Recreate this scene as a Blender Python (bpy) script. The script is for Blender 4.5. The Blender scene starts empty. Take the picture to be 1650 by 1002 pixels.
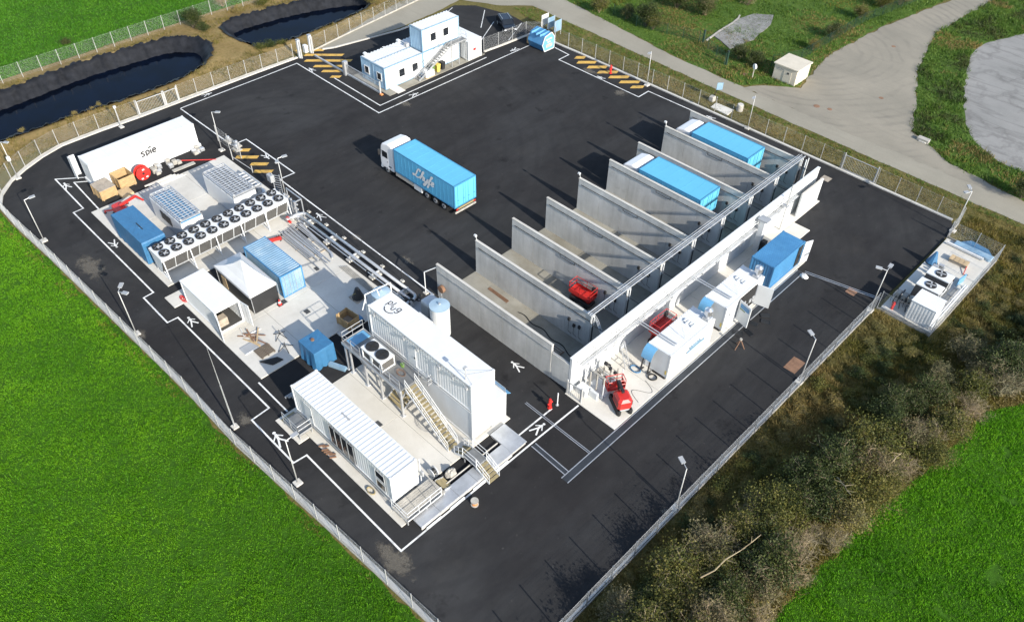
import bpy, math, random
import numpy as np
from mathutils import Vector, Matrix

# ---------------------------------------------------------------- camera, sky, sun, exposure
scene = bpy.context.scene
col = scene.collection
PW, PH = 1650.0, 1002.0
FPX, PITCH, ROLL, YAW, CAMH = 1294.386, 0.761657, 0.0205015, 2.336828, 51.1544

fw = Vector((math.cos(YAW) * math.cos(PITCH), math.sin(YAW) * math.cos(PITCH), -math.sin(PITCH)))
rt = Vector((math.sin(YAW), -math.cos(YAW), 0.0))
up = rt.cross(fw)
r_ax = math.cos(ROLL) * rt + math.sin(ROLL) * up
u_ax = -math.sin(ROLL) * rt + math.cos(ROLL) * up
cam_d = bpy.data.cameras.new('camera')
cam = bpy.data.objects.new('camera', cam_d)
col.objects.link(cam)
cam_d.sensor_width = 36.0
cam_d.lens = FPX / PW * 36.0
cam_d.dof.use_dof = True
cam_d.dof.focus_distance = 72.0
cam_d.dof.aperture_fstop = 0.34
cam_d.clip_start = 0.5
cam_d.clip_end = 3000.0
mw = Matrix((r_ax, u_ax, -fw)).transposed().to_4x4()
mw.translation = Vector((0, 0, CAMH))
cam.matrix_world = mw
scene.camera = cam

SUN_AZ, SUN_EL = math.radians(-7.2), math.radians(26.2)
world = bpy.data.worlds.new('World')
scene.world = world
world.use_nodes = True
wn = world.node_tree
wn.nodes.clear()
w_out = wn.nodes.new('ShaderNodeOutputWorld')
w_bg = wn.nodes.new('ShaderNodeBackground')
w_sky = wn.nodes.new('ShaderNodeTexSky')
w_sky.sky_type = 'NISHITA'
w_sky.sun_disc = False
w_sky.sun_elevation = SUN_EL
w_sky.sun_rotation = math.radians(90) - SUN_AZ
w_bg.inputs[1].default_value = 0.14
wn.links.new(w_sky.outputs[0], w_bg.inputs[0])
wn.links.new(w_bg.outputs[0], w_out.inputs[0])

sun_d = bpy.data.lights.new('sun', 'SUN')
sun_d.energy = 4.1
sun_d.angle = math.radians(0.5)
sun_d.color = (1.0, 0.945, 0.85)
sun = bpy.data.objects.new('sun', sun_d)
col.objects.link(sun)
sdir = Vector((math.cos(SUN_AZ) * math.cos(SUN_EL), math.sin(SUN_AZ) * math.cos(SUN_EL), math.sin(SUN_EL)))
sun.rotation_euler = (-sdir).to_track_quat('-Z', 'Y').to_euler()
sun.location = sdir * 200

scene.view_settings.view_transform = 'Standard'
scene.view_settings.look = 'None'
scene.view_settings.gamma = 1.0
scene.view_settings.use_curve_mapping = False
scene.view_settings.exposure = 1.02

R = random.Random(11)
NR = np.random.RandomState(5)


def G(px, py, z=0.0):
    """point of the place at height z seen at a photograph pixel"""
    d = fw + ((px - PW / 2) / FPX) * r_ax - ((py - PH / 2) / FPX) * u_ax
    t = (z - CAMH) / d.z
    return (t * d.x, t * d.y)


def GP(pts, z=0.0):
    return [G(x, y, z) for x, y in pts]


# ---------------------------------------------------------------- materials
def _nodes(name):
    m = bpy.data.materials.new(name)
    m.use_nodes = True
    nt = m.node_tree
    b = nt.nodes['Principled BSDF']
    g = nt.nodes.new('ShaderNodeNewGeometry')
    return m, nt, b, g.outputs['Position']


def noise(nt, pos, scale, detail=4, rough=0.55, stretch=None):
    n = nt.nodes.new('ShaderNodeTexNoise')
    n.inputs['Scale'].default_value = scale
    n.inputs['Detail'].default_value = detail
    n.inputs['Roughness'].default_value = rough
    if stretch:
        v = nt.nodes.new('ShaderNodeVectorMath')
        v.operation = 'MULTIPLY'
        v.inputs[1].default_value = stretch
        nt.links.new(pos, v.inputs[0])
        pos = v.outputs[0]
    nt.links.new(pos, n.inputs['Vector'])
    return n.outputs['Fac']


def ramp(nt, fac, stops):
    r = nt.nodes.new('ShaderNodeValToRGB')
    e = r.color_ramp.elements
    while len(e) > 1:
        e.remove(e[-1])
    e[0].position = stops[0][0]
    e[0].color = (*stops[0][1], 1)
    for p, c in stops[1:]:
        k = e.new(p)
        k.color = (*c, 1)
    nt.links.new(fac, r.inputs[0])
    return r.outputs[0]


def mixc(nt, fac, a, b, mode='MIX'):
    m = nt.nodes.new('ShaderNodeMix')
    m.data_type = 'RGBA'
    m.blend_type = mode
    for sock, v in ((m.inputs[0], fac), (m.inputs[6], a), (m.inputs[7], b)):
        if isinstance(v, (int, float)):
            sock.default_value = v
        elif isinstance(v, tuple):
            sock.default_value = (*v, 1)
        else:
            nt.links.new(v, sock)
    return m.outputs[2]


def bump(nt, b, h, strength, dist=0.02):
    k = nt.nodes.new('ShaderNodeBump')
    k.inputs['Strength'].default_value = strength
    k.inputs['Distance'].default_value = dist
    nt.links.new(h, k.inputs['Height'])
    nt.links.new(k.outputs[0], b.inputs['Normal'])


def sc3(c, k):
    return tuple(max(0.0, min(1.0, v * k)) for v in c)


def mat(name, c, rough=0.6, metal=0.0, var=0.15, scale=1.5, fine=0.08, fscale=30.0, bmp=0.0, stain=None, sfac=0.0, stretch=None, spec=None):
    m, nt, b, pos = _nodes(name)
    n1 = noise(nt, pos, scale, 5, 0.6, stretch)
    base = ramp(nt, n1, [(0.3, sc3(c, 1 - var)), (0.7, sc3(c, 1 + var))])
    n2 = noise(nt, pos, fscale, 3, 0.6)
    f2 = ramp(nt, n2, [(0.3, (1 - fine,) * 3), (0.7, (1.0,) * 3)])
    out = mixc(nt, 1.0, base, f2, 'MULTIPLY')
    if stain:
        n3 = noise(nt, pos, scale * 0.7 + 0.11, 6, 0.7, (1, 1, 0.25))
        sf = ramp(nt, n3, [(0.5, (0, 0, 0)), (0.72, (sfac,) * 3)])
        out = mixc(nt, sf, out, stain)
    nt.links.new(out, b.inputs['Base Color'])
    b.inputs['Roughness'].default_value = rough
    b.inputs['Metallic'].default_value = metal
    if spec is not None:
        b.inputs['Specular IOR Level'].default_value = spec
    if bmp:
        bump(nt, b, n2, bmp)
    return m


def leafmat(name, c1, c2, c3, trans=0.25):
    m, nt, b, pos = _nodes(name)
    g = nt.nodes['Geometry'] if 'Geometry' in nt.nodes else [n for n in nt.nodes if n.type == 'NEW_GEOMETRY'][0]
    rnd = g.outputs['Random Per Island']
    base = ramp(nt, rnd, [(0.0, c1), (0.5, c2), (1.0, c3)])
    n1 = noise(nt, pos, 0.22, 4, 0.6)
    k = ramp(nt, n1, [(0.3, (0.68, 0.76, 0.7)), (0.7, (1.22, 1.1, 1.0))])
    n2 = noise(nt, pos, 0.06, 5, 0.65, (0.7, 2.4, 1))
    k2 = ramp(nt, n2, [(0.32, (0.82, 0.88, 0.8)), (0.5, (1.0, 1.0, 1.0)), (0.68, (1.22, 1.12, 1.1))])
    out = mixc(nt, 1.0, mixc(nt, 1.0, base, k, 'MULTIPLY'), k2, 'MULTIPLY')
    nt.links.new(out, b.inputs['Base Color'])
    b.inputs['Roughness'].default_value = 0.6
    b.inputs['Specular IOR Level'].default_value = 0.25
    if trans:
        t = nt.nodes.new('ShaderNodeBsdfTranslucent')
        nt.links.new(out, t.inputs[0])
        mx = nt.nodes.new('ShaderNodeMixShader')
        mx.inputs[0].default_value = trans
        nt.links.new(b.outputs[0], mx.inputs[1])
        nt.links.new(t.outputs[0], mx.inputs[2])
        nt.links.new(mx.outputs[0], nt.nodes['Material Output'].inputs[0])
    return m


def asphalt_mat():
    m, nt, b, pos = _nodes('asphalt')
    big = noise(nt, pos, 0.05, 5, 0.6)
    c = ramp(nt, big, [(0.3, (0.0195, 0.0185, 0.0190)), (0.5, (0.0255, 0.0253, 0.0260)), (0.72, (0.037, 0.0375, 0.0385))])
    mid = noise(nt, pos, 0.5, 6, 0.65, (1.0, 0.45, 1.0))
    c = mixc(nt, 1.0, c, ramp(nt, mid, [(0.3, (0.78, 0.78, 0.79)), (0.7, (1.2, 1.19, 1.16))]), 'MULTIPLY')
    dust = noise(nt, pos, 0.19, 8, 0.72)
    c = mixc(nt, ramp(nt, dust, [(0.57, (0, 0, 0)), (0.8, (0.4, 0.4, 0.4))]), c, (0.05, 0.046, 0.039))
    # arcs left by tyres on the turning area
    wv = nt.nodes.new('ShaderNodeTexWave')
    wv.wave_type = 'RINGS'
    wv.rings_direction = 'Z'
    wv.inputs['Scale'].default_value = 0.16
    wv.inputs['Distortion'].default_value = 2.2
    wv.inputs['Detail'].default_value = 3
    off = nt.nodes.new('ShaderNodeVectorMath')
    off.operation = 'ADD'
    off.inputs[1].default_value = (75.0, -38.0, 0)
    nt.links.new(pos, off.inputs[0])
    nt.links.new(off.outputs[0], wv.inputs[0])
    c = mixc(nt, ramp(nt, wv.outputs['Fac'], [(0.72, (0, 0, 0)), (0.97, (0.3, 0.3, 0.3))]), c, (0.02, 0.02, 0.021))
    lg = noise(nt, pos, 0.11, 7, 0.7, (1.6, 0.5, 1.0))
    c = mixc(nt, ramp(nt, lg, [(0.5, (0, 0, 0)), (0.72, (0.5,) * 3)]), c, (0.043, 0.044, 0.046))
    spk = noise(nt, pos, 2.6, 3, 0.5)
    c = mixc(nt, ramp(nt, spk, [(0.69, (0, 0, 0)), (0.76, (0.5,) * 3)]), c, (0.07, 0.068, 0.062))
    oil = noise(nt, pos, 0.42, 4, 0.6)
    c = mixc(nt, ramp(nt, oil, [(0.62, (0, 0, 0)), (0.72, (0.6,) * 3)]), c, (0.010, 0.010, 0.0105))
    fine = noise(nt, pos, 24.0, 4, 0.7)
    c = mixc(nt, 1.0, c, ramp(nt, fine, [(0.25, (0.66,) * 3), (0.75, (1.34,) * 3)]), 'MULTIPLY')
    nt.links.new(c, b.inputs['Base Color'])
    b.inputs['Roughness'].default_value = 0.88
    b.inputs['Specular IOR Level'].default_value = 0.1
    bump(nt, b, fine, 0.5, 0.02)
    return m


def wall_mat():
    m, nt, b, pos = _nodes('cast_concrete')
    n1 = noise(nt, pos, 0.35, 6, 0.65)
    c = ramp(nt, n1, [(0.3, (0.42, 0.41, 0.385)), (0.7, (0.56, 0.55, 0.525))])
    st = noise(nt, pos, 1.1, 6, 0.7, (1.0, 1.0, 0.12))
    c = mixc(nt, 1.0, c, ramp(nt, st, [(0.3, (0.80, 0.80, 0.79)), (0.65, (1.06, 1.06, 1.06))]), 'MULTIPLY')
    sp = noise(nt, pos, 0.6, 7, 0.75)
    c = mixc(nt, ramp(nt, sp, [(0.60, (0, 0, 0)), (0.72, (0.45, 0.45, 0.45))]), c, (0.27, 0.25, 0.22))
    fine = noise(nt, pos, 18.0, 4, 0.6)
    c = mixc(nt, 1.0, c, ramp(nt, fine, [(0.3, (0.93,) * 3), (0.7, (1.04,) * 3)]), 'MULTIPLY')
    nt.links.new(c, b.inputs['Base Color'])
    b.inputs['Roughness'].default_value = 0.85
    bump(nt, b, fine, 0.25, 0.01)
    return m


def slab_mat(name, lo, hi, dirt, dfac=0.5):
    m, nt, b, pos = _nodes(name)
    n1 = noise(nt, pos, 0.28, 6, 0.62)
    c = ramp(nt, n1, [(0.3, lo), (0.7, hi)])
    d = noise(nt, pos, 0.13, 8, 0.72)
    c = mixc(nt, ramp(nt, d, [(0.5, (0, 0, 0)), (0.75, (dfac,) * 3)]), c, dirt)
    d2 = noise(nt, pos, 1.4, 7, 0.75)
    c = mixc(nt, ramp(nt, d2, [(0.58, (0, 0, 0)), (0.75, (dfac * 0.7,) * 3)]), c, sc3(dirt, 0.7))
    fine = noise(nt, pos, 22.0, 4, 0.6)
    c = mixc(nt, 1.0, c, ramp(nt, fine, [(0.3, (0.9,) * 3), (0.7, (1.06,) * 3)]), 'MULTIPLY')
    nt.links.new(c, b.inputs['Base Color'])
    b.inputs['Roughness'].default_value = 0.85
    bump(nt, b, fine, 0.2, 0.01)
    return m


def soil_mat(name, a, bb, c3, s1=0.15, s2=2.2):
    m, nt, b, pos = _nodes(name)
    n1 = noise(nt, pos, s1, 8, 0.7)
    n2 = noise(nt, pos, s2, 8, 0.75)
    c = ramp(nt, n1, [(0.35, a), (0.65, bb)])
    c = mixc(nt, ramp(nt, n2, [(0.45, (0, 0, 0)), (0.65, (0.8, 0.8, 0.8))]), c, c3)
    nt.links.new(c, b.inputs['Base Color'])
    b.inputs['Roughness'].default_value = 0.95
    b.inputs['Specular IOR Level'].default_value = 0.15
    bump(nt, b, n2, 0.9, 0.12)
    return m


def road_mat(name, a, bb, track, rings=None, marks=0):
    m, nt, b, pos = _nodes(name)
    n1 = noise(nt, pos, 0.12, 7, 0.65)
    c = ramp(nt, n1, [(0.3, a), (0.7, bb)])
    s = noise(nt, pos, 0.45, 6, 0.7, (0.25, 2.2, 1))
    c = mixc(nt, ramp(nt, s, [(0.52, (0, 0, 0)), (0.82, (0.4,) * 3)]), c, track)
    if rings:
        # arcs worn by wheels turning off the road
        off = nt.nodes.new('ShaderNodeVectorMath')
        off.operation = 'ADD'
        off.inputs[1].default_value = (-rings[0] - 42, rings[1], 0)
        off.inputs[1].default_value = (46.0, -108.0, 0)
        nt.links.new(pos, off.inputs[0])
        wv = nt.nodes.new('ShaderNodeTexWave')
        wv.wave_type = 'RINGS'
        wv.rings_direction = 'Z'
        wv.inputs['Scale'].default_value = 0.21
        wv.inputs['Distortion'].default_value = 9.0
        wv.inputs['Detail'].default_value = 4
        wv.inputs['Detail Scale'].default_value = 0.5
        nt.links.new(off.outputs[0], wv.inputs[0])
        br = noise(nt, pos, 0.2, 3, 0.6)
        f = mixc(nt, 1.0, ramp(nt, wv.outputs['Fac'], [(0.55, (0, 0, 0)), (1.0, (0.55,) * 3)]), ramp(nt, br, [(0.42, (0, 0, 0)), (0.7, (0.8,) * 3)]), 'MULTIPLY')
        c = mixc(nt, f, c, track)
    if marks:
        # criss-cross of dark rubber streaks
        for sx, sy, ss in ((0.22, 1.3, 0.22), (0.5, 0.35, 0.30)):
            q = noise(nt, pos, ss, 5, 0.6, (sx, sy, 1))
            f = ramp(nt, q, [(0.46, (0, 0, 0)), (0.5, (0.4,) * 3), (0.54, (0, 0, 0))])
            c = mixc(nt, f, c, track)
    fine = noise(nt, pos, 14.0, 5, 0.7)
    c = mixc(nt, 1.0, c, ramp(nt, fine, [(0.3, (0.86,) * 3), (0.7, (1.1,) * 3)]), 'MULTIPLY')
    nt.links.new(c, b.inputs['Base Color'])
    b.inputs['Roughness'].default_value = 0.9
    bump(nt, b, fine, 0.3, 0.02)
    return m


def patch_mat():
    m, nt, b, pos = _nodes('worn_tarmac')
    tc = nt.nodes.new('ShaderNodeTexCoord')
    sb = nt.nodes.new('ShaderNodeVectorMath')
    sb.operation = 'SUBTRACT'
    sb.inputs[1].default_value = (0.5, 0.5, 0.0)
    fl = nt.nodes.new('ShaderNodeVectorMath')
    fl.operation = 'MULTIPLY'
    fl.inputs[1].default_value = (1, 1, 0)
    nt.links.new(tc.outputs['Generated'], fl.inputs[0])
    nt.links.new(fl.outputs[0], sb.inputs[0])
    ln = nt.nodes.new('ShaderNodeVectorMath')
    ln.operation = 'LENGTH'
    nt.links.new(sb.outputs[0], ln.inputs[0])
    n = noise(nt, pos, 1.5, 8, 0.75)
    ad = nt.nodes.new('ShaderNodeMath')
    ad.operation = 'MULTIPLY_ADD'
    ad.inputs[1].default_value = 1.3
    nt.links.new(n, ad.inputs[0])
    nt.links.new(ln.outputs['Value'], ad.inputs[2])
    f = ramp(nt, ad.outputs[0], [(0.80, (0.62,) * 3), (1.08, (0, 0, 0))])
    b.inputs['Roughness'].default_value = 0.9
    nt.links.new(ramp(nt, noise(nt, pos, 9, 5, 0.7), [(0.3, (0.07, 0.062, 0.05)), (0.7, (0.19, 0.17, 0.135))]), b.inputs['Base Color'])
    tr = nt.nodes.new('ShaderNodeBsdfTransparent')
    mx = nt.nodes.new('ShaderNodeMixShader')
    nt.links.new(f, mx.inputs[0])
    nt.links.new(tr.outputs[0], mx.inputs[1])
    nt.links.new(b.outputs[0], mx.inputs[2])
    nt.links.new(mx.outputs[0], nt.nodes['Material Output'].inputs[0])
    return m


def water_mat():
    m, nt, b, pos = _nodes('pond_water')
    n = noise(nt, pos, 0.35, 5, 0.6)
    c = ramp(nt, n, [(0.3, (0.0012, 0.002, 0.004)), (0.7, (0.0015, 0.004, 0.012))])
    nt.links.new(c, b.inputs['Base Color'])
    b.inputs['Roughness'].default_value = 0.08
    b.inputs['IOR'].default_value = 1.13
    return m


M = dict(
    asphalt=asphalt_mat(), wall=wall_mat(),
    slab=slab_mat('pad_concrete', (0.45, 0.43, 0.385), (0.56, 0.54, 0.49), (0.30, 0.275, 0.23)),
    slab2=slab_mat('bay_concrete', (0.19, 0.175, 0.14), (0.30, 0.285, 0.24), (0.115, 0.095, 0.055), 0.8),
    slab3=slab_mat('pale_concrete', (0.48, 0.455, 0.40), (0.59, 0.565, 0.51), (0.36, 0.33, 0.275), 0.35),
    kerb=slab_mat('kerb_concrete', (0.40, 0.38, 0.34), (0.52, 0.50, 0.46), (0.30, 0.27, 0.21)),
    patch=patch_mat(),
    soil=soil_mat('sandy_soil', (0.17, 0.115, 0.045), (0.27, 0.195, 0.085), (0.12, 0.10, 0.03)),
    verge=soil_mat('verge_soil', (0.10, 0.085, 0.028), (0.165, 0.135, 0.05), (0.065, 0.068, 0.016)),
    hedgefloor=soil_mat('hedge_soil', (0.09, 0.075, 0.022), (0.17, 0.135, 0.045), (0.06, 0.06, 0.014)),
    fieldsoil=soil_mat('field_soil', (0.028, 0.085, 0.004), (0.04, 0.11, 0.006), (0.024, 0.06, 0.004)),
    meadow=soil_mat('meadow_soil', (0.05, 0.10, 0.014), (0.075, 0.125, 0.022), (0.045, 0.075, 0.012)),
    road=road_mat('road_tar', (0.21, 0.192, 0.15), (0.27, 0.248, 0.196), (0.15, 0.135, 0.105)),
    gravel=road_mat('junction_gravel', (0.185, 0.168, 0.132), (0.255, 0.228, 0.178), (0.105, 0.097, 0.08), (-14.0, -84.0)),
    lot=road_mat('lot_gravel', (0.18, 0.178, 0.168), (0.25, 0.243, 0.23), (0.085, 0.08, 0.075), None, 1),
    water=water_mat(),
    liner=mat('pond_liner', (0.014, 0.015, 0.018), 0.5, 0, 0.5, 0.9, 0.2, 6, 0.3, None, 0, None, 0.15),
    linemark=mat('road_paint_white', (0.72, 0.72, 0.70), 0.7, 0, 0.08, 1.0, 0.22, 9, 0, (0.16, 0.16, 0.16), 0.75),
    yellow=mat('road_paint_yellow', (0.60, 0.36, 0.07), 0.7, 0, 0.1, 1.2, 0.3, 8, 0, (0.10, 0.08, 0.05), 0.8),
    white=mat('white_paint', (0.60, 0.61, 0.61), 0.42, 0, 0.03, 0.8, 0.04, 8, 0, (0.55, 0.52, 0.47), 0.3),
    white2=mat('white_panel', (0.54, 0.555, 0.56), 0.5, 0, 0.05, 0.8, 0.05, 8, 0, (0.45, 0.43, 0.40), 0.35),
    white_cab=mat('cab_paint', (0.74, 0.72, 0.71), 0.3, 0, 0.02, 0.8, 0.02, 8),
    fabric=mat('white_canvas', (0.56, 0.56, 0.55), 0.75, 0, 0.05, 0.9, 0.05, 8),
    blue=mat('blue_paint', (0.05, 0.18, 0.35), 0.45, 0, 0.08, 0.8, 0.08, 8, 0, (0.10, 0.30, 0.5), 0.35),
    bluebox=mat('faded_blue_paint', (0.18, 0.295, 0.40), 0.5, 0, 0.15, 0.7, 0.15, 7, 0, (0.34, 0.42, 0.47), 0.7),
    tarp=mat('blue_tarp', (0.035, 0.135, 0.265), 0.5, 0, 0.1, 1.5, 0.1, 12, 0.15),
    cyan=mat('trailer_cyan', (0.10, 0.37, 0.52), 0.38, 0, 0.03, 0.5, 0.03, 5),
    cyan_dk=mat('trailer_frame', (0.05, 0.21, 0.38), 0.45, 0, 0.05, 0.5, 0.03, 5),
    steel=mat('galvanised_steel', (0.50, 0.51, 0.52), 0.42, 0.55, 0.15, 1.2, 0.15, 20),
    wire=mat('fence_wire', (0.46, 0.47, 0.47), 0.5, 0.2, 0.1, 1.0, 0.05, 20),
    post=mat('galvanised_post', (0.42, 0.42, 0.41), 0.5, 0.2, 0.1, 1.0, 0.05, 20),
    greypost=mat('dull_post', (0.16, 0.17, 0.18), 0.55, 0.2, 0.1, 1.0, 0.05, 20),
    greenwire=mat('green_wire', (0.02, 0.05, 0.035), 0.5, 0.1, 0.1, 1.0, 0.05, 20),
    grate=mat('grating_steel', (0.22, 0.225, 0.225), 0.55, 0.4, 0.2, 1.3, 0.25, 24),
    channel=mat('drain_dark', (0.035, 0.04, 0.047), 0.6, 0.2, 0.25, 0.8, 0.3, 14),
    dark=mat('dark_plastic', (0.018, 0.018, 0.019), 0.55, 0, 0.2, 1.0, 0.1, 20),
    black=mat('black_rubber', (0.012, 0.012, 0.012), 0.8, 0, 0.2, 1.0, 0.1, 20),
    inside=mat('unlit_interior', (0.05, 0.048, 0.045), 0.8, 0, 0.2, 1.0, 0.1, 20),
    coil=mat('coil_fins', (0.085, 0.082, 0.077), 0.7, 0.0, 0.2, 1.2, 0.2, 30, 0, None, 0, (1, 6, 1)),
    glass=mat('dark_glass', (0.015, 0.018, 0.022), 0.08, 0, 0.1, 1.0, 0.05, 20),
    grey=mat('grey_paint', (0.30, 0.31, 0.32), 0.5, 0, 0.1, 1.0, 0.08, 12),
    red=mat('red_paint', (0.50, 0.025, 0.02), 0.4, 0, 0.12, 1.2, 0.1, 12, 0, (0.25, 0.03, 0.02), 0.3),
    orange=mat('orange_paint', (0.60, 0.22, 0.07), 0.6, 0, 0.15, 1.2, 0.1, 12),
    treadyellow=mat('yellow_tread', (0.30, 0.245, 0.13), 0.7, 0, 0.2, 1.5, 0.2, 12),
    wood=mat('crate_wood', (0.40, 0.27, 0.13), 0.75, 0, 0.25, 2.0, 0.2, 14, 0, None, 0, (1, 1, 4)),
    greywood=mat('grey_timber', (0.33, 0.28, 0.22), 0.8, 0, 0.25, 2.0, 0.2, 14),
    ply=mat('plywood', (0.45, 0.33, 0.19), 0.75, 0, 0.15, 1.5, 0.15, 10),
    cream=mat('cream_render', (0.52, 0.47, 0.38), 0.8, 0, 0.08, 0.8, 0.1, 12, 0, (0.35, 0.30, 0.22), 0.4),
    lens=mat('lamp_lens', (0.55, 0.57, 0.6), 0.2, 0, 0.05, 1, 0.05, 20),
    carpaint=mat('car_black', (0.008, 0.010, 0.014), 0.18, 0, 0.1, 1, 0.02, 20),
    skyblue=mat('sky_blue_panel', (0.12, 0.31, 0.50), 0.4, 0, 0.1, 1, 0.08, 10),
    yellowbin=mat('bin_yellow', (0.62, 0.47, 0.10), 0.5, 0, 0.1, 1, 0.1, 10),
    green=mat('green_plastic', (0.10, 0.18, 0.04), 0.5, 0, 0.1, 1, 0.1, 10),
    ink=mat('logo_ink', (0.035, 0.035, 0.04), 0.6, 0, 0.1, 2, 0.3, 9),
    bark=mat('bark', (0.12, 0.095, 0.07), 0.9, 0, 0.25, 2, 0.2, 14),
    chrome=mat('stainless', (0.62, 0.63, 0.64), 0.28, 0.85, 0.08, 1, 0.05, 20),
    stone=mat('pale_stone', (0.36, 0.34, 0.30), 0.9, 0, 0.2, 1.5, 0.2, 12),
    rust=mat('rusty_brown', (0.22, 0.12, 0.07), 0.85, 0, 0.3, 2, 0.25, 14),
    crop=leafmat('crop_blades', (0.045, 0.165, 0.004), (0.088, 0.27, 0.006), (0.15, 0.34, 0.014)),
    lid=mat('pale_blue_lid', (0.33, 0.44, 0.52), 0.5, 0.1, 0.12, 0.9, 0.08, 8),
    cropfar=leafmat('far_crop_blades', (0.028, 0.115, 0.005), (0.05, 0.18, 0.008), (0.085, 0.23, 0.015)),
    cropr=leafmat('near_crop_blades', (0.06, 0.21, 0.005), (0.115, 0.34, 0.008), (0.19, 0.42, 0.018)),
    endwall=mat('shade_tinted_cladding', (0.26, 0.40, 0.53), 0.5, 0, 0.1, 0.8, 0.08, 8, 0, (0.35, 0.45, 0.5), 0.4),  # blue shade on the white cabin ends, put into the wall colour
    dry=leafmat('dry_blades', (0.11, 0.085, 0.025), (0.19, 0.15, 0.05), (0.26, 0.21, 0.09)),
    olive=leafmat('olive_blades', (0.08, 0.082, 0.013), (0.15, 0.13, 0.024), (0.22, 0.175, 0.045)),
    meadowb=leafmat('meadow_blades', (0.04, 0.10, 0.010), (0.075, 0.15, 0.018), (0.12, 0.185, 0.035)),
    leafdark=leafmat('dark_leaves', (0.020, 0.034, 0.009), (0.040, 0.058, 0.015), (0.075, 0.095, 0.028)),
    leafmid=leafmat('olive_leaves', (0.042, 0.056, 0.011), (0.09, 0.098, 0.021), (0.165, 0.155, 0.04)),
    leafgrey=leafmat('grey_leaves', (0.075, 0.073, 0.036), (0.13, 0.12, 0.062), (0.20, 0.18, 0.10)),
    leafgold=leafmat('straw_leaves', (0.12, 0.11, 0.03), (0.185, 0.16, 0.05), (0.27, 0.22, 0.085)),
    twig=leafmat('bare_twigs', (0.14, 0.112, 0.075), (0.215, 0.178, 0.12), (0.32, 0.27, 0.19), 0),
)


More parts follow.
